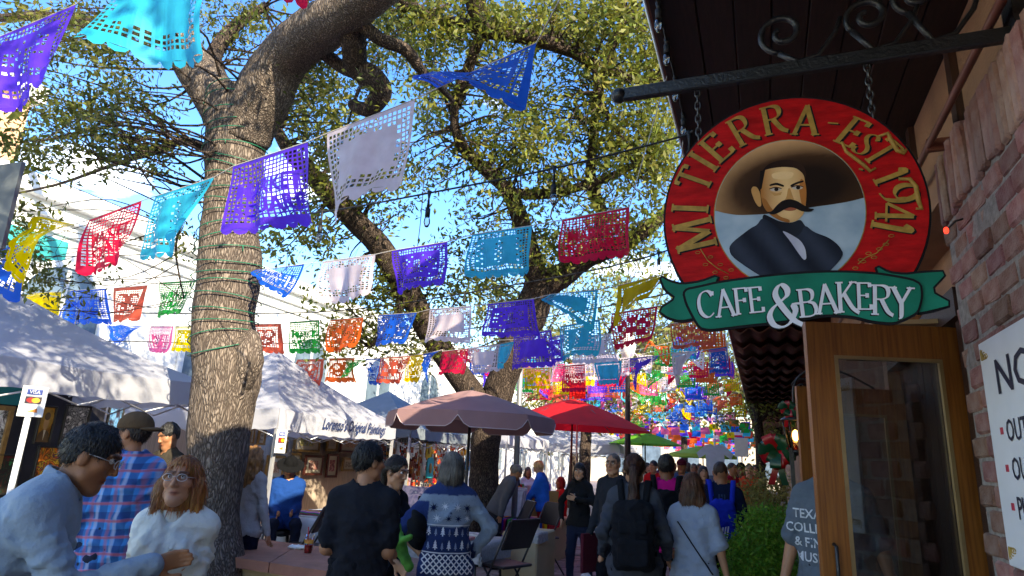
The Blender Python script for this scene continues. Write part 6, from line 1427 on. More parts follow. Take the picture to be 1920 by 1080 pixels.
            s.topo = s.emit(top.get('name', 'shirt'), Vt, Ft, m, tin)
            if top.get('collar'):
                c0 = s.up((0, -.012, 1.455)); c1 = s.up((0, -.005, 1.53)); 
                def fcol(P): 
                    T = s.T(P); return np.maximum(np.maximum(cap_(P, c0, c1, .085, .082), -cap_(P, c0, c1, .066, .070)), np.maximum(T[:, 2] - (.575 + top.get('ch', .0)) + np.maximum(0, T[:, 1]) * .55, .44 - T[:, 2]))
                Vc, Fc_ = nets(fcol, s.hc - [.14, .14, .26], s.hc + [.14, .14, .04], .007); s.emit('collar', Vc, Fc_, m if 'paint' not in top else cloth_mat('20304a'), np.ones((len(Vc), 3)) if False else None)
        if bot:
            tb_ = bot.get('th', .012); 
            def fb(P):
                T = s.T(P); d = np.maximum(s.torso(P, tb_ * .7), T[:, 2] - .13); d = smin(d, s.legsd(P, tb_, bl_, bot.get('flare', .0)), .04) + s.folds(P, .005, s.h * 11 + 3)
                if bot.get('skirt'): d = smin(d, cap_(P, (0, 0, s.pz), (0, 0, .55), .17, .24), .04)
                return np.maximum(d, .05 - P[:, 2]) if bl_ >= .9 else d
            bl2 = lo.copy(); bh = hi.copy(); bh[2] = s.pz + .28; Vb, Fb = nets(fb, bl2, bh, res); s.emit(bot.get('name', 'trousers'), Vb, Fb, cloth_mat(bot['col'], bot.get('kind', 'denim')))
        for hp, kn, an in s.legs:
            an = np.array(an); Vs, Fs_ = nets(lambda P: np.maximum(smin(cap_(P, (an[0], an[1] - .03, an[2] - .04), (an[0] * 1.1, an[1] + .17, an[2] - .052), .042, .036), cap_(P, an + [0, 0, -.03], an + [0, 0, .03], .045, .042), .03), (an[2] - .085) - P[:, 2]), an - [.12, .14, .12], an + [.12, .28, .1], max(.012, s.res * .8)); s.emit('shoe', Vs, Fs_, cloth_mat(shoes, 'leather'))
        s.hair(hres)
    def hair(s, hres):
        st, col = s.hairspec[:2]; c2 = s.hairspec[2] if len(s.hairspec) > 2 else None
        if st == 'none': return
        def sm(q, P):
            a = np.arctan2(q[:, 0], q[:, 1] + .02); rid = .0030 * np.sin(a * 34 + q[:, 2] * 25 + 3 * np.sin(q[:, 2] * 30)) + .002 * np.sin(a * 71 + q[:, 2] * 40); big = .006 * np.sin(q[:, 2] * 22 + a * 3) * np.sin(a * 5 + 1)
            ca = ell_(q, (0, -.016, .030), (.083, .100, .103)); face = ell_(q, (0, .115, -.030), (.080, .085, .096)) if st != 'bangs' else ell_(q, (0, .115, -.055), (.072, .075, .090))
            if st in ('sides', 'pony'): face = ell_(q, (0, .120, -.020), (.086, .100, .112))
            d = ca + big * .3
            if st in ('short', 'buzz', 'cap'):
                if st == 'buzz': d = d + .006
                d = np.maximum(d, -(q[:, 2] - .010 + np.clip((-q[:, 1] + .01), 0, .1) * .95)); d = np.maximum(d, -np.maximum(face, -1)); d = np.maximum(d, -ell_(q, (0, .10, -.06), (.11, .09, .09))); ear = np.minimum(ell_(q, (.085, -.004, -.014), (.03, .026, .030)), ell_(q, (-.085, -.004, -.014), (.03, .026, .030))); d = np.maximum(d, -ear)
                if st == 'short': d = d + .004 * np.sin(q[:, 0] * 90) * np.sin(q[:, 1] * 70) * np.clip(q[:, 2] * 10, 0, 1)
            else:
                L_ = s.hairspec[3] if len(s.hairspec) > 3 else .30
                if st == 'bob': d = smin(d, ell_(q, (0, -.028, -.035), (.096, .095, .120)), .03)
                if st in ('long', 'bangs'):
                    d = smin(d, ell_(q, (0, -.035, -.05), (.098, .085, .130)), .03); dn = s.RH.T @ np.array([0, 0, -1.0])
                    for x in (-.055, 0, .055): d = smin(d, cap_(q, (x, -.055, -.08), np.array((x * 1.15, -.075, -.08)) + dn * L_ * (1 - abs(x)), .052, .026), .03)
                if st == 'sides':
                    d = smin(d, ell_(q, (0, -.035, -.05), (.108, .085, .135)), .03); dn = s.RH.T @ np.array([0, 0, -1.0])
                    for x in (-1, 1): d = smin(d, cap_(q, (x * .088, -.005, -.02), np.array((x * .098, .01, -.03)) + dn * L_, .034, .024), .03)
                    d = smin(d, cap_(q, (0, -.06, -.06), np.array((0, -.07, -.06)) + dn * L_, .075, .06), .03)
                if st == 'pony':
                    dn = s.RH.T @ np.array([0, 0, -1.0]); d = smin(d, ell_(q, (0, -.118, .01), (.028, .03, .03)), .02); d = smin(d, cap_(q, (0, -.125, .0), np.array((0.0, -.135, -.02)) + dn * L_ * .5, .034, .042), .02); d = smin(d, cap_(q, np.array((0.0, -.135, -.02)) + dn * L_ * .5, np.array((0.02, -.10, -.02)) + dn * L_, .042, .014), .02)
                    d = np.maximum(d, -(q[:, 2] + .05 - np.clip(-q[:, 1], 0, .2) * 1.2)) if False else d
                if st == 'curly':
                    d = smin(d, ell_(q, (0, -.04, -.06), (.125, .11, .17)), .03); d = smin(d, ell_(q, (0, -.07, -.2), (.13, .09, .13)), .04); d = d + .012 * np.sin(q[:, 0] * 75) * np.sin(q[:, 1] * 70 + 1) * np.sin(q[:, 2] * 60)
                d = np.maximum(d, -face); d = np.maximum(d, -ell_(q, (0, .125, -.11), (.09, .09, .1)))
                if st == 'pony': d = np.maximum(d, np.where(q[:, 1] > -.05, -(q[:, 2] - .0 + (q[:, 1] + .0) * -.0), -1)); 
                if st in ('pony',): ear = np.minimum(ell_(q, (.085, -.004, -.014), (.03, .03, .034)), ell_(q, (-.085, -.004, -.014), (.03, .03, .034))); d = np.maximum(d, -ear)
            return d + rid * (1.0 if st != 'buzz' else .3)
        L_ = s.hairspec[3] if len(s.hairspec) > 3 else .30; ext = L_ + .12 if st in ('long', 'bangs', 'pony', 'sides') else (.42 if st == 'curly' else .2)
        V, Fq = nets(lambda P: sm(s.headloc(P), P), s.hc - [.2, .24, ext], s.hc + [.2, .16, .16], max(.0065, hres)); ho = s.emit('hair', V, Fq, hair_mat(col, c2)); s.strands(ho, V, Fq, hres, st, col, c2)
    def strands(s, ho, V, Fq, hres, st, col, c2):
        if hres > .0075 or ho is None or st == 'buzz': return
        n = 1500 if st == 'short' else 2600; r = np.random.default_rng(int(s.h * 1e4)); A = V[Fq[:, 0]]; B = V[Fq[:, 1]]; C = V[Fq[:, 3]]; nf = np.cross(B - A, C - A); ar = np.linalg.norm(nf, axis=1); nf /= ar[:, None] + 1e-12
        i = r.choice(len(Fq), n, p=ar / ar.sum()); p = A[i] + (B[i] - A[i]) * r.uniform(0, 1, (n, 1)) + (C[i] - A[i]) * r.uniform(0, 1, (n, 1)); nn = nf[i]; q = (p - s.hc) @ s.RH
        crown = np.array([0, -.03, .13]); g = q - crown; g[:, 2] -= .02; g = g @ s.RH.T; dn = np.array([0, 0, -1.0]); d = g / (np.linalg.norm(g, axis=1)[:, None] + 1e-9) * .6 + dn * (1.0 if st != 'short' else .3) + r.normal(0, .22, (n, 3))
        
        if st == 'pony': tgt = np.array([0, -.13, -.01]); up_ = (q[:, 1] > -.12)[:, None]; d = np.where(up_, ((tgt - q) @ s.RH.T) * 8 + r.normal(0, .1, (n, 3)), dn + r.normal(0, .12, (n, 3)))
        d -= nn * (d * nn).sum(1)[:, None]; d /= np.linalg.norm(d, axis=1)[:, None] + 1e-9; L_ = (.017 if st == 'short' else .05) * r.uniform(.6, 1.3, (n, 1)); sd = np.cross(d, nn); w = (.0013 if st == 'short' else .0020) * r.uniform(.6, 1.3, (n, 1))
        VV = []
        for k in range(4):
            u = k / 3; c = p + d * L_ * u + nn * (.001 + (.005 if st == 'short' else .004) * math.sin(u * 2.2)) + dn * .3 * L_ * u * u; VV += [c + sd * w * (1 - .8 * u), c - sd * w * (1 - .8 * u)]
        VV = np.stack(VV, 1).reshape(-1, 3); b = np.arange(n)[:, None] * 8; Fs = np.concatenate([b + np.array([2 * k, 2 * k + 1, 2 * k + 3, 2 * k + 2]) for k in range(3)]); c1_ = np.array(hexc(col)); c2_ = np.array(hexc(c2)) if c2 else c1_ * 2 + .004
        so = s.emit('hair_strands', VV, Fs, mat(f'strand_{col}{c2 or ""}', tuple(c1_), .4, .3, 9, island=.28, col2=tuple(c2_), spec=.4), parent=ho); so['kind'] = 'stuff'
    # --- extras
    def glasses(s, col='303038'):
        g = MB(); m = mat('spectacle_' + col, hexc(col), .3, .05, 5, metal=.5)
        for x in (-1, 1):
            g.tube([s.wld((s.hc + s.RH @ np.array([x * .034 + .025 * cos(a), .104 - .006 * abs(cos(a)), .010 + .0175 * sin(a)]))[None])[0] for a in np.linspace(0, 6.283, 15)], .0019, 5, cap=False)
            g.tube([s.wld((s.hc + s.RH @ np.array(p))[None])[0] for p in ((x * .058, .098, .014), (x * .078, .04, .016), (x * .082, -.008, .014))], .0018, 5)
        g.tube([s.wld((s.hc + s.RH @ np.array(p))[None])[0] for p in ((-.010, .108, .014), (.010, .108, .014))], .0018, 5); t = g.build('spectacles', m, s.root); return t
    def hat(s, kind, col, dirn=1):
        m = cloth_mat(col); c = s.hc
        if kind == 'cap':
            f = lambda P: np.maximum(ell_(s.headloc(P), (0, -.014, .045), (.092, .112, .098)), .028 - s.headloc(P)[:, 2] + .0 * P[:, 0]); V, Fq = nets(f, c - .2, c + .2, .009); s.emit('cap', V, Fq, m)
            g = lambda P: np.maximum(ell_(s.headloc(P), (0, .10 * dirn, .032), (.075, .10, .016)), .0 - s.headloc(P)[:, 1] * dirn + .06); V, Fq = nets(g, c - .25, c + .25, .008); s.emit('cap_brim', V, Fq, m)
        else:
            f = lambda P: smin(np.maximum(ell_(s.headloc(P), (0, -.01, .05), (.092, .11, .11)), .03 - s.headloc(P)[:, 2]), ell_(s.headloc(P), (0, -.005, .04), (.19, .21, .012)), .02); V, Fq = nets(f, c - .27, c + .27, .010); s.emit('brimmed_hat', V, Fq, m)
    def decal(s, V2, T, m, name='print', side=-1, off=.004, fn=None):
        """flat print laid onto the garment: (x, z) points in torso coordinates are pushed in until they meet the cloth"""
        V2 = np.asarray(V2, float); fn = fn or s.ft; q = np.zeros((len(V2), 3)); q[:, 0] = V2[:, 0]; q[:, 2] = V2[:, 1]; y = np.full(len(V2), .45 * side)
        for _ in range(40):
            q[:, 1] = y; P = q @ s.RL.T + s.piv; d = fn(P.astype(np.float32)); y = y - side * np.clip(d, -.05, .05) * .8
        q[:, 1] = y + side * off; P = q @ s.RL.T + s.piv; return s.emit(name, P, np.asarray(T), m)
def strip_poly(pts, w):
    V = []; P = np.array(pts, float)
    for i in range(len(P)):
        d = P[min(i + 1, len(P) - 1)] - P[max(i - 1, 0)]; d /= np.linalg.norm(d) + 1e-9; n = np.array([-d[1], d[0]]) * w / 2; V += [P[i] + n, P[i] - n]
    return V, [(2 * i, 2 * i + 1, 2 * i + 3, 2 * i + 2) for i in range(len(P) - 1)]
def backpack(p, label, col, w=.30, h=.46, z=1.17, d=.15, soft=False, group='backpacks', stripes=False):
    c = p.up((0, -.13 * p.b - d / 2 - .02, z)); t = thing('backpack', label, 'backpack', tuple(p.wld(c[None])[0]), group); m = cloth_mat(col, 'nylon'); lc = lambda P: (P - c.astype(np.float32)) @ p.RL.astype(np.float32)
    def put(name, f, lo, hi, r): V, Fq = nets(f, c + lo, c + hi, r); me = mesh_from(name, p.wld(V) - np.array(t.location), Fq, [m], smooth=True); return obj(name, me, t)
    B = .02
    put('pack_body', lambda P: smin(box_(lc(P), (0, 0, 0), (w / 2, d / 2, h / 2), .06), ell_(lc(P), (0, -.02, .06), (w * .42, d * .6, h * .42)), .05) + p.folds(P, .006, 3), np.array([-.26, -.22, -.32]), np.array([.26, .2, .34]), .011)
    if not soft:
        put('front_pocket', lambda P: box_(lc(P), (0, -d / 2 - .015, -h * .22), (w * .38, .035, h * .20), .03) + p.folds(P, .004, 5), np.array([-.26, -.24, -.32]), np.array([.26, .1, .2]), .010)
        put('upper_pocket', lambda P: box_(lc(P), (0, -d / 2 - .005, h * .14), (w * .34, .03, h * .11), .025), np.array([-.26, -.24, -.12]), np.array([.26, .1, .3]), .010)
    for x in (-1, 1):
        P_ = [p.up((x * .10 * p.w, -.12, z + h * .40)), p.up((x * .125 * p.w, -.06, 1.535)), p.up((x * .135 * p.w, .04, 1.52)), p.up((x * .14 * p.w, .125, 1.36)), p.up((x * .16 * p.w, .10, 1.15)), p.up((x * .15, -.12, 1.0))]
        S = smooth_path(P_, 4); V = []; 
        for i in range(len(S)): V += [S[i] + [.026, 0, 0], S[i] - [.026, 0, 0], S[i] + p.RL @ np.array([-.026, -.006, .008]) * [1, 1, 1], S[i] + p.RL @ np.array([.026, -.006, .008])]
        Fq = []
        for i in range(len(S) - 1): a = 4 * i; b = a + 4; Fq += [(a, a + 1, b + 1, b), (a + 2, a + 3, b + 3, b + 2), (a + 1, a + 2, b + 2, b + 1), (a + 3, a, b, b + 3)]
        me = mesh_from('strap', p.wld(np.array(V)) - np.array(t.location), np.array(Fq), [m]); obj('strap', me, t)
    if stripes:
        for k in (-1, 0, 1):
            V = [];
            for i in range(6): 
                u = i / 5; q = np.array([k * .026 - .03 * (1 - u) + .03, -d / 2 - .012 - .018 * math.sin(math.pi * min(1, u + .3)), -h * .42 + u * h * .42]); V += [c + p.RL @ (q + [.007, 0, 0]), c + p.RL @ (q - [.007, 0, 0])]
            me = mesh_from('stripe', p.wld(np.array(V)) - np.array(t.location), np.array([(2 * i, 2 * i + 1, 2 * i + 3, 2 * i + 2) for i in range(5)]), [cloth_mat('d8dce8')]); obj('stripe', me, t)
    return t

# ------------------------------------------------------------------ the pair in front
g1 = Person('person in pale blue-grey fleece and spectacles leaning over with one arm reached out', 178, 806, 2.55, (.12, 1), h=1.80, lean=.42, build=1.25, hpitch=-.10, hyaw=-.12, wr=(*dep(282, 1062, 2.42), 0), hintr=(.4, -.2, -1), wl=(-.22, .32, .95), top_=dict(col='94a4b2', th=.024, hem=.80, name='fleece_jacket', kind='fleece', fold=.013, collar=True, ch=.03), bottom=dict(col='20242c'), skin='a06a48', hair=('short', '100c0b', '1c1816'), res=.0125, hres=.0048, face=True)
g1.glasses('b8b4b0')
g2 = Person('person with auburn hair in a zipped white fleece, arms held in front', 352, 858, 3.1, (.85, -.35), sex='f', build=1.18, hyaw=.05, hpitch=-.12, wr=(.06, .28, 1.02), wl=(-.10, .27, 1.0), top_=dict(col='deddd2', th=.022, hem=.80, name='fleece_jacket', kind='fleece', fold=.012, collar=True, neck=.064, vee=.06, vz=.41), bottom=dict(col='20242c'), skin='c48a68', hair=('sides', '743a16', 'c47c3a', .16), res=.0125, hres=.0048, face=True, brow='3a2018')
g2.glasses('c8b8b0')
V2 = []; T2 = []
for (pts, w) in (([(0, .38), (0, .2), (0, 0), (0, -.08)], .010),):
    a, b = strip_poly(np.array([(0, z) for z in np.linspace(.34, -.1, 30)]), .010); V2, T2 = a, b
g2.decal(V2, T2, cloth_mat('8a8a84'), 'zip', 1, .004)
# ------------------------------------------------------------------ middle distance
g3 = Person('person in blue and red plaid shirt and brown cap seen from behind', 258, 778, 4.4, (-.9, -.35), build=1.12, hyaw=.7, hair=('short', '241812'), skin='a8714f', top_=dict(mat=plaid_mat(), th=.022, hem=.82, collar=True, fold=.009), bottom=dict(col='2a3244'), res=.014, hres=.007)
g3.hat('cap', '5a4632', -1)
Person('person in dark jacket looking down at a phone behind the oak', 325, 795, 6.7, (.5, -.8), hpitch=.35, wr=(.08, .30, 1.18), wl=(-.06, .32, 1.18), hair=('short', '0c0a0a'), skin='9a6a4c', top_=dict(col='3a342c', th=.02, hem=.84, fold=.008), bottom=dict(col='181818'), res=.018, hres=.009)
Person('person with long curly blond-brown hair in a grey and white top beside the oak', 478, 838, 6.6, (-.7, .55), sex='f', hair=('curly', '4a2c18', 'b08048'), top_=dict(col='9a9a9e', th=.02, hem=.84, fold=.008), bottom=dict(col='10142a'), res=.018, hres=.009)
p6 = Person('person in a black brimmed hat and blue jacket seated in the lettered tent', 545, 872, 8.6, (1, .05), h=1.74, sit=.66, hpitch=.5, wr=(.10, .26, 1.08), wl=(-.08, .27, 1.08), top_=dict(col='123a78', th=.024, hem=.86), bottom=dict(col='1c2030'), hair=('short', '0c0a0a'), res=.02, hres=.01); p6.hat('brim', '0c0c0e')
st_ = thing('stool', 'dark stool beneath the seated person in the brimmed hat', 'stool', tuple(p6.pos)); MB().lathe([(.001, .60), (.17, .60), (.17, .645), (.001, .648)], p6.pos, 16).build('seat', BLACKM, st_)
for a in range(4): MB().tube([p6.pos + [.1 * cos(a * 1.57), .1 * sin(a * 1.57), .6], p6.pos + [.2 * cos(a * 1.57), .2 * sin(a * 1.57), 0]], .013, 6).build('leg', BLACKM, st_)
g7 = Person('person in a plain black tee seen from behind, head turned aside', 694, 831, 4.0, (-.9, .28), build=1.0, hyaw=-.75, wr=(.13, .24, 1.08), wl=(-.15, .22, 1.06), hintr=(.25, -1, -.6), hintl=(-.25, -1, -.6), hair=('short', '0c0908', '181210'), skin='b07a58', top_=dict(col='1f2026', sleeve=.40, th=.016, hem=.80, flare=.012, fold=.008), bottom=dict(col='121318'), res=.0125, hres=.006, face=True)
g8 = Person('young person with dark hair tied back, in black, looking down at a stall', 742, 857, 5.0, (.55, .75), sex='f', hyaw=-.05, hpitch=.22, wr=(.18, .22, .98), wl=(-.05, .30, 1.02), hair=('pony', '150e0b', '2a1c14', .34), skin='c08a68', top_=dict(col='101014', sleeve=.55, th=.012, hem=.86, fold=.006), bottom=dict(col='343c48'), res=.014, hres=.006, face=True)
bag = thing('handbag', 'black slouchy handbag held by the young person in black', 'bag', tuple(dep(788, 985, 4.75))); bc = dep(785, 985, 4.75)
V, Fq = nets(lambda P: smin(ell_(P, bc + [0, 0, -.02], (.08, .10, .15)), cap_(P, bc + [0, 0, .1], bc + [0, 0, .2], .03, .015), .04) + .008 * np.sin(P[:, 2] * 60 + P[:, 0] * 50), bc - .3, bc + .32, .012); me = mesh_from('bag_body', V - np.array(bag.location), Fq, [cloth_mat('0c0c0f', 'leather')], smooth=True); obj('bag_body', me, bag)
gl = thing('plush_toy', 'limp green plush crocodile held below the stall table', 'toy', tuple(dep(745, 1020, 4.4))); gc = dep(745, 1015, 4.4)
V, Fq = nets(lambda P: union([cap_(P, gc + [-.05, 0, .16], gc + [.0, 0, -.02], .035, .055), cap_(P, gc, gc + [.10, .02, -.16], .05, .03), cap_(P, gc + [-.02, -.02, .02], gc + [-.12, -.03, -.06], .028, .02), cap_(P, gc + [.02, -.02, .0], gc + [.12, -.04, .04], .028, .02), cap_(P, gc + [-.05, 0, .16], gc + [-.02, -.02, .27], .034, .018)], .03) + .004 * np.sin(P[:, 2] * 90) * np.sin(P[:, 0] * 80), gc - .32, gc + .34, .011); me = mesh_from('plush_body', V - np.array(gl.location), Fq, [mat('plush_green', (.10, .36, .05), .9, .25, 14, .4, 60)], smooth=True); obj('plush_body', me, gl)
def sweater(s, V):
    q = (V - s.piv) @ s.RL; c = np.ones((len(V), 3)); G = np.array(hexc('8a98a8')); NV = np.array(hexc('1c3262')); x, z = q[:, 0], q[:, 2]
    c[:] = G; band = (z < .27) & (z > .08) & (np.abs(x) < .21); c[band] = NV; low = (z <= .08) & (np.abs(x) < .23); c[low] = NV * .9; c[(x < -.165) & ((z < .44))] = np.array(hexc('12306a')); c[z > .49] = NV
    return c
g10 = Person('person with grey hair in a snowflake and fir tree sweater, hand on hip', 850, 850, 4.9, (-.97, -.1), sex='f', build=1.05, wr=(.20, .12, 1.0), hintr=(1, -.3, -.1), wl=(-.16, .24, 1.08), hintl=(-1, -.3, -.2), hair=('bob', '3a342e', '8a8074'), skin='c08a6c', top_=dict(mat=mat('knit_sweater', (1, 1, 1), .95, .12, 60, .4, 90, attr='tint'), paint=sweater, th=.026, hem=.84, fold=.006, name='sweater'), bottom=dict(col='1c3a78'), res=.0125, hres=.007)
def star(c, r, n=8, k=.16): return [(c[0], c[1])] + [(c[0] + r * (1 if i % 2 == 0 else .26) * math.cos(math.pi * i / n + .2), c[1] + r * (1 if i % 2 == 0 else .26) * math.sin(math.pi * i / n + .2)) for i in range(2 * n)]
WH = cloth_mat('d8dae0', 'knit'); NVK = cloth_mat('16264e', 'knit')
for i, (x, z, r, wh) in enumerate(((-.13, .40, .040, 0), (-.045, .41, .034, 1), (.05, .405, .034, 1), (.125, .40, .038, 0), (-.10, .325, .034, 1), (-.015, .325, .030, 0), (.06, .325, .032, 0), (.13, .33, .028, 1), (.0, .365, .016, 0))):
    v = star((x, z), r); g10.decal(v, [(0, 1 + k, 1 + (k + 1) % 16) for k in range(16)], WH if wh else NVK, 'snowflake')
for row, z0 in enumerate((.20, .105)):
    for i in range(7):
        x = -.15 + i * .05; h = .062 if (i + row) % 2 == 0 else .045; v = []; t = []
        for k in range(3): b = len(v); w = .018 * (1 - k * .22) * h / .062; zz = z0 + .012 + k * h * .26; v += [(x - w, zz), (x + w, zz), (x, zz + h * .42)]; t.append((b, b + 1, b + 2))
        b = len(v); v += [(x - .004, z0), (x + .004, z0), (x + .004, z0 + .014), (x - .004, z0 + .014)]; t += [(b, b + 1, b + 2), (b, b + 2, b + 3)]; g10.decal(v, t, WH if (i + row) % 2 == 0 else cloth_mat('8a98b0', 'knit'), 'fir_tree', -1, .0045)
v, t = [], []
for z0, z1 in ((.075, .03), (.03, -.015), (-.015, -.06)):
    for i in range(9):
        x = -.19 + i * .0425
        for (a, b) in (((x, z0), (x + .0425, z1)), ((x, z1), (x + .0425, z0))):
            for u0 in (0, .5): p0 = np.array(a) + (np.array(b) - a) * u0; p1 = np.array(a) + (np.array(b) - a) * (u0 + .5); vv, tt = strip_poly([p0, p1], .009); o = len(v); v += vv; t += [tuple(q + o for q in f) for f in tt]
for z in (.085, .277): vv, tt = strip_poly([(x, z) for x in np.linspace(-.19, .19, 24)], .008); o = len(v); v += vv; t += [tuple(q + o for q in f) for f in tt]
lat = g10.decal(v, t, WH, 'lattice_pattern', -1, .004)
if lat: lat['kind'] = 'stuff'
g11 = Person('person with long black hair and fringe in a black jacket and jeans', 1088, 869, 9.2, (.85, -.5), sex='f', hyaw=.35, wr=(.25, .08, .95), hintr=(1, -.3, 0), wl=(-.06, .20, 1.25), hintl=(-1, -.2, -.3), hair=('bangs', '0b090a', '1a1618', .26), skin='c89878', top_=dict(col='0e0e11', kind='leather', th=.02, hem=.86, collar=True), bottom=dict(col='232c44'), res=.016, hres=.008, face=True, stride=.10)
g11.decal([(x, z) for z in (.18, .26, .34, .40) for x in (-.05, 0, .05)], [(r * 3 + k, r * 3 + k + 1, r * 3 + k + 4, r * 3 + k + 3) for r in range(3) for k in range(2)], cloth_mat('23242c'), 'tee_front', 1, .003)
for i, z in enumerate((.34, .30, .26, .22)): V_, T_ = text_tris(('ROCK', 'SHOW', 'TOUR', 'LIVE')[i] if False else 'IIII', .02); g11.decal([(-x * .016, z + y * .03) for x, y in V_], T_, cloth_mat('c8ccd8'), 'print', 1, .007)
g12 = Person('person with cropped grey hair and glasses in a dark zip top', 1152, 851, 7.5, (.8, -.55), build=1.05, hyaw=.2, hair=('buzz', '4a4440', '7a7068'), skin='b88868', wr=(.27, .08, .86), top_=dict(col='282c33', th=.018, hem=.84, collar=True), bottom=dict(col='14161c'), res=.016, hres=.008, face=True, stride=.12); g12.glasses('18181a')
fp = np.array([g12.wld(g12.wrr[None])[0] + [0, 0, -.2]])[0]; fo = MB().box(fp + [-.02, -.16, -.22], fp + [.02, .16, .20], .008, R=rotz(g12.rz)).build('maroon_folder', cloth_mat('5a1426', 'leather')); tag(fo, 'flat maroon folder carried by the person in the dark zip top', 'folder')
wbg = MB().box(fp + [-.09, -.12, -.52], fp + [.03, .10, -.24], .03, R=rotz(.4)).build('plastic_bag', mat('thin_white_plastic', (.6, .64, .72), .4, .1, 8, .5, 18)); tag(wbg, 'pale plastic bag hanging below the maroon folder', 'bag')
g13 = Person('person with a long brown ponytail and charcoal hoodie wearing a big pack', 1189, 853, 5.3, (-1, .03), sex='f', build=1.12, hair=('pony', '2a1610', '5a3424', .40), skin='b88868', wr=(.26, .14, .98), wl=(-.26, .14, .98), top_=dict(col='44474f', th=.026, hem=.82, collar=True, name='hoodie', fold=.009), bottom=dict(col='0e0f13'), res=.0135, hres=.007, stride=.12)
backpack(g13, 'big black backpack on the person with the brown ponytail', '1a1b20', .32, .50, 1.15, .17)
g14 = Person('person in a magenta tee with a black pack, black hair cropped', 1249, 853, 6.6, (-1, .06), build=1.08, hair=('short', '0b0909'), skin='8a5a40', top_=dict(col='c81478', sleeve=.42, th=.018, hem=.84, flare=.01), bottom=dict(col='1c1a20'), res=.016, hres=.008, stride=-.12)
backpack(g14, 'black backpack on the person in the magenta tee', '16161a', .30, .46, 1.18, .15)
g15 = Person('person with wavy brown hair in a pale grey-blue tee and black leggings', 1298, 888, 5.3, (-.96, .12), sex='f', build=1.05, hair=('long', '2a1710', '7a4a2c', .26), skin='c08c6c', wr=(.27, .04, .88), wl=(-.20, .16, 1.05), top_=dict(col='9aa6ba', sleeve=.42, th=.022, hem=.86, flare=.02, fold=.008), bottom=dict(col='121318', th=.006), res=.0135, hres=.007, stride=.10)
st = [(x, z) for x, z in zip(np.linspace(-.12, .16, 16), np.linspace(.40, .0, 16))]; vv, tt = strip_poly(st, .012); g15.decal(vv, tt, cloth_mat('20222c', 'leather'), 'bag_strap', -1, .008)
g16 = Person('person in a navy tee and black shorts with a blue drawstring bag', 1350, 866, 7.2, (-1, -.05), build=1.1, hair=('buzz', '241610', '3a2418'), skin='b07c5c', wr=(.28, .04, .88), top_=dict(col='10203e', sleeve=.42, th=.018, hem=.84, flare=.012), bottom=dict(col='0e0f12', len=.44, th=.03, flare=.02, name='shorts'), res=.015, hres=.008, stride=-.10)
backpack(g16, 'bright blue drawstring bag with pale stripes on the navy tee', '0c34c0', .27, .42, 1.14, .09, True, stripes=True)
for k in (-1, 0, 1): g16.decal([(k * .028 + dx, z) for z in (.40, .46) for dx in (-.008, .008)], [(0, 1, 3, 2)], cloth_mat('3a4a66'), 'tee_stripe', -1, .004)
g17 = Person('tall person in a lettered grey tee half hidden behind the open cafe door', None, 0, 0, (1, -.1), h=1.90, pos=(.43, 5.15), build=1.25, hair=('short', '2a1c14'), skin='b07c5c', top_=dict(col='5c6670', sleeve=.45, th=.02, hem=.82, flare=.015), bottom=dict(col='1c2230'), res=.014, hres=.009, wr=(.31, .05, .88), wl=(-.31, .05, .88))
for i, tx in enumerate(('TEXAS', 'COLLEGE', '& FINE', 'MUSIC')):
    V_, T_ = text_tris(tx, .015); g17.decal([(-x * .052 + .125, .33 - i * .085 + y * .056) for x, y in V_], T_, cloth_mat('c8ccd0'), 'lettering', 1, .005)
# ------------------------------------------------------------------ around the stalls
Person('person in a shiny blue jacket and red trousers leaning over the book stall', 1012, 864, 11.6, (-.2, -.9), lean=.14, hpitch=.3, wr=(.1, .36, 1.0), wl=(-.1, .36, 1.0), hair=('short', 'a8885a'), skin='c89878', top_=dict(col='1464c8', kind='nylon', th=.035, hem=.86), bottom=dict(col='c01820', kind='cotton'), res=.02, hres=.011)
Person('person in a dark navy coat behind the paperback table', 962, 872, 14.2, (.6, .5), hpitch=.3, hair=('short', '141010'), skin='9a6a4c', top_=dict(col='1a1c30', th=.02), bottom=dict(col='181818'), res=.026, hres=.014)
Person('person in a white shirt browsing behind the paperback table', 990, 876, 14.6, (.7, .2), sex='f', hair=('long', '3a2418', '5a3c28', .2), top_=dict(col='d8d8d8', th=.016), bottom=dict(col='202430'), res=.026, hres=.014)
Person('person in a grey jacket bent over beside the forked oak', 968, 900, 10.6, (-.3, .9), lean=.5, hair=('short', '5a544e'), h=1.68, top_=dict(col='5a5a60', th=.03, hem=.84), bottom=dict(col='2a2c34'), res=.022, hres=.012)
Person('person in red sitting low beyond the book stall', 1052, 905, 13.5, (.4, -.8), h=1.7, sit=.5, hair=('bob', '7a1a14'), sex='f', top_=dict(col='b81c20', th=.02), bottom=dict(col='20242c'), res=.026, hres=.014)
sp_ = dep(1052, 905, 13.5); s2 = thing('stool', 'wooden stool beneath the person in red', 'stool', (sp_[0], sp_[1], 0)); MB().box((sp_[0] - .2, sp_[1] - .2, .42), (sp_[0] + .2, sp_[1] + .2, .46), .01).build('seat', WOODD, s2)
for a in ((-.17, -.17), (.17, -.17), (-.17, .17), (.17, .17)): MB().tube([(sp_[0] + a[0], sp_[1] + a[1], 0), (sp_[0] + a[0], sp_[1] + a[1], .43)], .014, 6).build('leg', WOODD, s2)
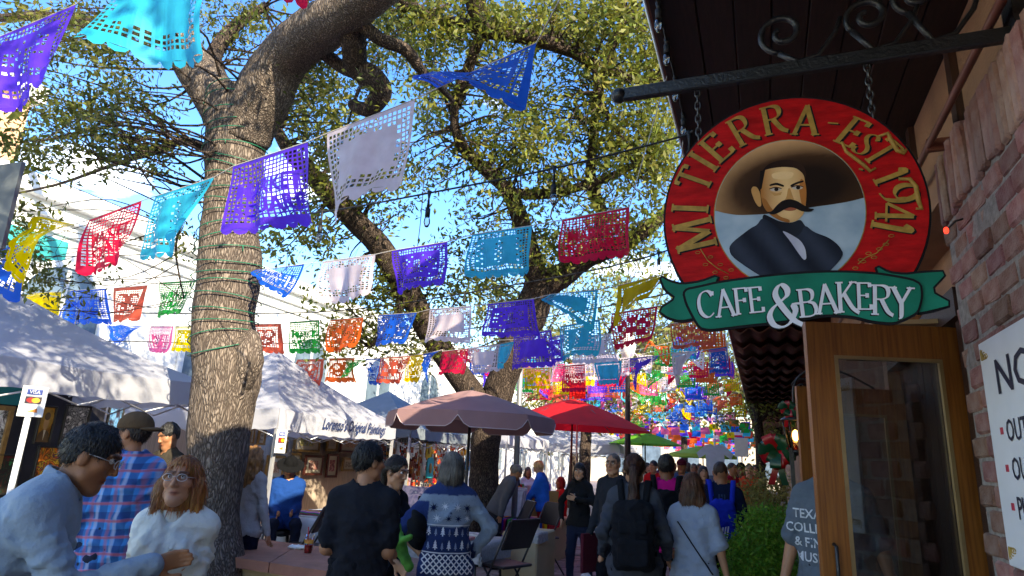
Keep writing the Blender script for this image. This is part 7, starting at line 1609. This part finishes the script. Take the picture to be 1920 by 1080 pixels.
# ------------------------------------------------------------------ the crowd further off
crowd = [(1226, 864, 13.5, 'red jacket', 'c01c24', 'm', 'short', (.8, -.4)), (1278, 862, 12.5, 'denim jacket over a pale shirt and dark red cap', '3a5a80', 'm', 'short', (1, -.1)), (1301, 870, 15, 'olive top', '4a4a3a', 'm', 'short', (1, .1)), (1318, 874, 11.5, 'grey printed sweatshirt', '4a4c58', 'f', 'long', (1, .2)), (1333, 866, 16.5, 'slate shirt', '5a6474', 'm', 'short', (-1, .1)),
         (1371, 868, 12.8, 'crimson tee', 'b01c30', 'm', 'buzz', (.5, .8)), (1389, 867, 14.2, 'black coat and cap', '1a1c24', 'm', 'short', (1, 0)), (1404, 870, 13.6, 'orange tee', 'e0522c', 'm', 'buzz', (1, .1)), (1416, 872, 16, 'brown cardigan', '5a4a3a', 'f', 'long', (1, -.1)), (1290, 862, 19, 'teal top', '2a5a60', 'f', 'bob', (-1, 0)), (1311, 864, 21, 'brown jacket', '5a3a2a', 'm', 'short', (1, 0)),
         (1343, 866, 22, 'white tee', 'c8c8c8', 'm', 'short', (-1, 0)), (1240, 866, 20, 'purple top', '6a4a8a', 'f', 'long', (1, 0)), (1264, 868, 23, 'khaki jacket', '7a6a4a', 'm', 'short', (1, .1)), (1380, 868, 20, 'pale pink top', 'd8a0a8', 'f', 'bob', (1, 0)), (1356, 870, 25, 'dark blue hoodie', '202c4a', 'm', 'short', (-1, 0)), (1213, 868, 16.5, 'cream blouse', 'd0c4a8', 'f', 'long', (.8, .5)), (1328, 868, 27, 'yellow tee', 'd8b02a', 'm', 'short', (1, 0)), (1396, 870, 24, 'grey coat', '5a5c60', 'f', 'bob', (-1, 0)), (1299, 868, 29, 'red hoodie', 'a82a2a', 'm', 'short', (1, 0))]
for i, (px, ty, t, what, col, sex, hr, fc) in enumerate(crowd):
    p = Person(f'distant walker in {what}', px, ty, t, fc, h=float(np.clip(dep(px, ty, t)[2], 1.58 if sex == 'f' else 1.68, 1.84)), sex=sex, hair=(hr, ['14100e', '2a1a12', '3a2a1c', '0c0a0a'][i % 4]), skin=['b88868', 'a8714f', '8a5a40', 'c89878'][i % 4], top_=dict(col=col, sleeve=.42 if 'tee' in what else 1.0, th=.02, hem=.84), bottom=dict(col=['1c2230', '2a2c34', '23304a', '3a3a3c'][i % 4]), res=.026 if t < 18 else .034, hres=.014 if t < 18 else .02, stride=.12 if i % 2 else -.12, group='people walking in the crowd')
    if 'cap' in what: p.hat('cap', '5a1420' if 'red' in what else '14161c', 1)
# ================================================================== street furniture and small things
lp = np.array([-2.75, 14.3, 0]); lt = thing('lamp_post', 'black fluted cast iron lamp post behind the person in the dark zip top', 'lamp post', tuple(lp))
q = MB(); q.lathe([(.001, 0), (.24, 0), (.24, .08), (.19, .12), (.19, .20), (.15, .28), (.13, .75), (.16, .80), (.16, .88), (.11, .95), (.10, 1.5), (.12, 1.53), (.12, 1.58), (.075, 1.65)], lp, 16, smooth=False); q.build('base', BLACKM, lt)
MB().lathe([(.075, 1.64), (.06, 2.6), (.05, 3.9), (.07, 3.93), (.07, 4.0), (.001, 4.01)], lp, 12).build('shaft', BLACKM, lt)
MB().lathe([(.001, 3.98), (.12, 4.0), (.19, 4.25), (.16, 4.5), (.05, 4.6), (.001, 4.62)], lp, 14).build('globe', mat('frosted_globe', (.75, .74, .7), .4, .05, 4), lt)
p3 = gnd(935, 1010, 0); 
gpole = MB().tube([(-4.05, 10.9, 0), (-4.05, 10.9, 4.6)], .05, 10).build('grey_pole', mat('grey_pole_metal', (.25, .26, .27), .5, .1, 5, metal=.4)); tag(gpole, 'plain grey metal pole beside the forked oak', 'pole')
# trash can
tc_ = np.array([-.42, 17.5, 0]); tcn = thing('trash_can', 'dark round trash can with a bag rim past the shrubs', 'trash can', tuple(tc_))
MB().lathe([(.001, 0), (.22, 0), (.26, .85), (.001, .85)], tc_, 18).build('drum', mat('dark_bin', (.05, .055, .06), .5, .3, 8), tcn); MB().lathe([(.27, .82), (.30, .86), (.29, .92), (.25, .93), (.24, .86)], tc_, 18).build('rim', BLACKM, tcn)
q = MB().lathe([(.255, .60), (.275, .84), (.27, .88)], tc_, 24); q.V = [tuple(np.array(v) + [.012 * sin(v[2] * 60 + v[0] * 40), .012 * cos(v[0] * 70), 0]) for v in q.V]; q.build('bag_liner', mat('clear_liner', (.35, .37, .4), .25, .4, 25, .6, 30), tcn)
wb_ = MB().box((-.62, 15.2, 0), (-.30, 15.5, 1.12), .01).build('white_stand', PAPER); tag(wb_, 'plain white display stand beside the orange tee', 'display stand')
# hanging grey shirt on a rail
hs_ = np.array([-1.02, 15.6, 0]); hst = thing('hanging_shirt', 'grey tee shirt displayed on a tall pole above the crowd', 'shirt', (hs_[0], hs_[1], 0))
MB().tube([hs_, hs_ + [0, 0, 2.35]], .02, 8).build('pole', STEEL, hst)
q = MB(); pts = [(-.20, 0), (.20, 0), (.20, .46), (.34, .36), (.40, .48), (.20, .66), (.09, .69), (0, .64), (-.09, .69), (-.20, .66), (-.40, .48), (-.34, .36), (-.20, .46)]
q.prism(pts, hs_ + [0, -.05, 1.55], (1, 0, 0), (0, 0, 1), (0, .04, 0)); q.build('shirt', cloth_mat('b0bcc8'), hst)
for k, (x, y, w, h, c, lab) in enumerate(((-.55, 19, .35, .5, 'd8d8d0', 'white price board on a post among the crowd'), (-3.6, 13.2, .36, .75, 'c81c1c', 'red lettered vertical poster hung behind the red parasol'))):
    z = 2.05 if k == 0 else 2.98; t = thing('sign_board', lab, 'sign', (x, y, 0)); MB().tube([(x, y + .03, 0), (x, y + .03, z + h)], .018, 8).build('post', STEEL, t); MB().box((x - w / 2, y - .02, z), (x + w / 2, y, z + h), .005).build('board', cloth_mat(c), t)
    if k: q = MB(); letter_mesh(q, 'FIESTA', (x, y - .021, z + h * .45), (1, 0, 0), (0, 0, 1), .07, (0, -1, 0), .015, 1.0, .003); q.build('lettering', PAPER, t)
# fern tub and shrub by the doors
def tuft(label, name, c, r, hgt, n, m, w=.010, droop=.5, pot=True, group=None):
    c = np.array(c, float); t = thing(name, label, 'plant', tuple(c), group)
    if pot: MB().lathe([(.001, 0), (.20, 0), (.26, .42), (.29, .44), (.29, .5), (.25, .5), (.24, .46), (.001, .45)], c, 18).build('pot', mat('clay_pot', (.3, .12, .07), .8, .2, 6, .2, 30), t)
    z0 = .45 if pot else .0; V = []; Fq = []
    for i in range(n):
        a = rng.uniform(0, 6.283); rr = r * math.sqrt(rng.uniform(.02, 1)); L_ = hgt * rng.uniform(.55, 1.05); d = np.array([cos(a), sin(a), 0]); s0 = c + d * rr * .35 + [0, 0, z0 + rng.uniform(0, hgt * .25)]; sd_ = np.array([-sin(a), cos(a), 0]); b = len(V)
        for k in range(5):
            u = k / 4; p = s0 + d * rr * 1.1 * u + np.array([0, 0, L_ * (u * 1.15 - droop * u * u * (.6 + rr / r))]) + rng.normal(0, .008, 3); ww = w * (1 - .85 * u); V += [p + sd_ * ww, p - sd_ * ww]
        for k in range(4): Fq.append((b + 2 * k, b + 2 * k + 1, b + 2 * k + 3, b + 2 * k + 2))
    obj('foliage', mesh_from('foliage', np.array(V) - c, np.array(Fq), [m]), t); return t
FERN = mat('fern_green', (.11, .30, .025), .6, .35, 3, island=.4, trans=.45, col2=(.20, .40, .04)); SHR = mat('olive_shrub', (.20, .19, .04), .6, .35, 4, island=.45, trans=.4, col2=(.32, .27, .07))
def fern_dome(label, c, r, h, n):
    t = tuft(label, 'potted_fern', c, r, h * .8, 260, FERN, .004, .5); c = np.array(c, float); d = rng.normal(0, 1, (n, 3)); d[:, 2] = np.abs(d[:, 2]) * 1.2 - .25; d /= np.linalg.norm(d, axis=1)[:, None]
    cs = c + np.array([0, 0, .5]) + d * np.array([r, r, h]) * rng.uniform(.55, 1.0, (n, 1)) ** .5; leaf_mesh('fronds', cs, .075, 26, .020, t, FERN)
fern_dome('bushy bright green fern in a tub by the cafe doors', (-.06, 6.7, 0), .36, .85, 420)
fern_dome('second bright green fern tub beyond the first', (.10, 8.0, 0), .38, .85, 300)
s = tuft('yellow-olive leafy shrub behind the green ferns', 'potted_shrub', (.02, 9.6, 0), .40, 1.0, 500, SHR, .006, .3)
cs = np.array([.02, 9.6, 1.15]) + rng.normal(0, 1, (70, 3)) * [.22, .22, .2]; leaf_mesh('leaves', cs, .12, 34, .028, s, SHR)
s = tuft('tall olive shrub nearer the trash can', 'potted_shrub', (-.05, 12.2, 0), .4, 1.1, 300, SHR, .006, .3)
cs = np.array([-.05, 12.2, 1.2]) + rng.normal(0, 1, (60, 3)) * [.25, .25, .28]; leaf_mesh('leaves', cs, .14, 30, .035, s, SHR)
# wall lantern with bow
lc = np.array([.33, 7.6, 2.12]); ln = thing('wall_lantern', 'black iron lantern glowing warm on a curled bracket past the doors', 'lantern', tuple(lc))
q = MB()
for a in range(6):
    x, y = cos(a * 1.047), sin(a * 1.047); q.tube([lc + [.07 * x, .07 * y, -.22], lc + [.12 * x, .12 * y, .12]], .009, 5)
q.lathe([(.001, .24), (.03, .22), (.05, .17), (.14, .12), (.145, .105), (.12, .10)], lc, 12); q.lathe([(.001, -.26), (.04, -.25), (.08, -.22), (.075, -.20), (.001, -.2)], lc, 12); q.build('cage', BLACKM, ln)
MB().lathe([(.06, -.2), (.105, .1)], lc, 6, smooth=False).build('pane', glass_mat('lantern_glass', (.95, .85, .65), .8), ln)
MB().ell(lc + [0, 0, -.05], (.032, .032, .06), 10, 8).build('bulb', mat('warm_bulb', (1, .7, .3), .4, .02, 3, emit=(1, .55, .18, 4.0)), ln)
bp_ = [lc + [.78, 0, .45], lc + [.5, 0, .62], lc + [.22, 0, .66], lc + [.03, 0, .52], lc + [0, 0, .24]]
MB().tube(smooth_path(bp_, 6), .012, 8).build('bracket', BLACKM, ln); MB().tube([lc + [.32 + .15 * (1 - .7 * u) * cos(u * 8), 0, .50 + .15 * (1 - .7 * u) * sin(u * 8)] for u in np.linspace(0, 1, 26)], .010, 6).build('curl', BLACKM, ln); MB().tube([lc + [.10 + .11 * (1 - .7 * u) * cos(3 - u * 8), 0, .46 + .11 * (1 - .7 * u) * sin(3 - u * 8)] for u in np.linspace(0, 1, 24)], .009, 6).build('curl', BLACKM, ln)
def bow(label, c, R, seedk, cols=('a80c1c', '0c4a30'), n=16):
    c = np.array(c, float); t = thing('ribbon_bow', label, 'bow', tuple(c), 'christmas bows'); r = np.random.default_rng(seedk)
    for i in range(n):
        a = i * 2.399; tl = .15 + .75 * (i % 4) / 3; d = np.array([cos(a), -.55 * tl - .15, sin(a)]); d /= np.linalg.norm(d); s_ = _n(np.cross(d, [.2, 1, .3])); up_ = np.cross(s_, d); L_ = R * r.uniform(.8, 1.1); V = []; wd_ = R * .27
        for k in range(11):
            th = math.pi * 2 * k / 10; p = c + d * (L_ * .5 * (1 - cos(th))) + up_ * (R * .24 * sin(th)); V += [p + s_ * wd_, p - s_ * wd_]
        MB().add(V, [(2 * k, 2 * k + 1, 2 * k + 3, 2 * k + 2) for k in range(10)], True).build('loop', mat('ribbon_' + cols[i % 2], hexc(cols[i % 2]), .3, .1, 6, trans=.15, spec=.6), t)
    for k, a in enumerate((-.35, .3)):
        P = [c, c + [.08 * a, -.04, -R * .9], c + [.35 * a * R * 3, -.02, -R * 1.7]]; V = []
        for p in smooth_path(P, 4): V += [p + [R * .16, 0, 0], p - [R * .16, 0, 0]]
        MB().add(V, [(2 * i, 2 * i + 1, 2 * i + 3, 2 * i + 2) for i in range(len(V) // 2 - 1)], True).build('tail', mat('ribbon_' + cols[k]), t)
bow('big red and dark green ribbon bow below the lantern', dep(1457, 845, 7.3), .22, 3, n=18)
bow('small red ribbon bow on top of the lantern', lc + np.array([-.05, -.05, .22]), .11, 5, n=10); bow('red ribbon bow behind the lantern', (.2, 10.4, 2.05), .14, 9, n=10)
gar = MB().box((.26, 7.54, 1.5), (.30, 7.66, 1.94)).build('lantern_post', BLACKM); tag(gar, 'short black rod joining the lantern and the big bow', 'rod')
# litter of stall goods on tables: small framed cards
for i in range(9):
    y = 7.05 + (i % 5) * .17; x = -3.85 + (i // 5) * .4; o = MB().box((x, y, .756), (x + .24, y + .14, .764 + .004 * i), .001).build('loose_print', mat('loose_print_%d' % (i % 4), [(.6, .5, .5), (.3, .35, .5), (.55, .2, .2), (.65, .63, .55)][i % 4], .5, .4, 14)); tag(o, ('pink', 'blue', 'red', 'cream')[i % 4] + ' loose print lying on the low print table', 'print', 'loose prints on the low table')
# easel of prints
ez = thing('print_easel', 'wooden easel box of mauve prints under the mauve parasol', 'easel', (-4.2, 7.3, 0))
for x in (-4.45, -3.95): MB().tube([(x, 7.45, 0), (x, 7.65, 1.25)], .02, 6).build('leg', WOODD, ez)
MB().tube([(-4.2, 8.1, 0), (-4.2, 7.66, 1.25)], .02, 6).build('back_leg', WOODD, ez)
MB().box((-4.6, 7.38, .82), (-3.8, 7.52, .86)).build('tray', WOODD, ez); MB().box((-4.55, 7.46, .86), (-3.85, 7.48, 1.3), R=rotx(-.16)).build('print', art_mat('art_mauve', ['8a6a88', 'c8a8a8', '5a4a68', 'd8c8b8'], 6, 31), ez)
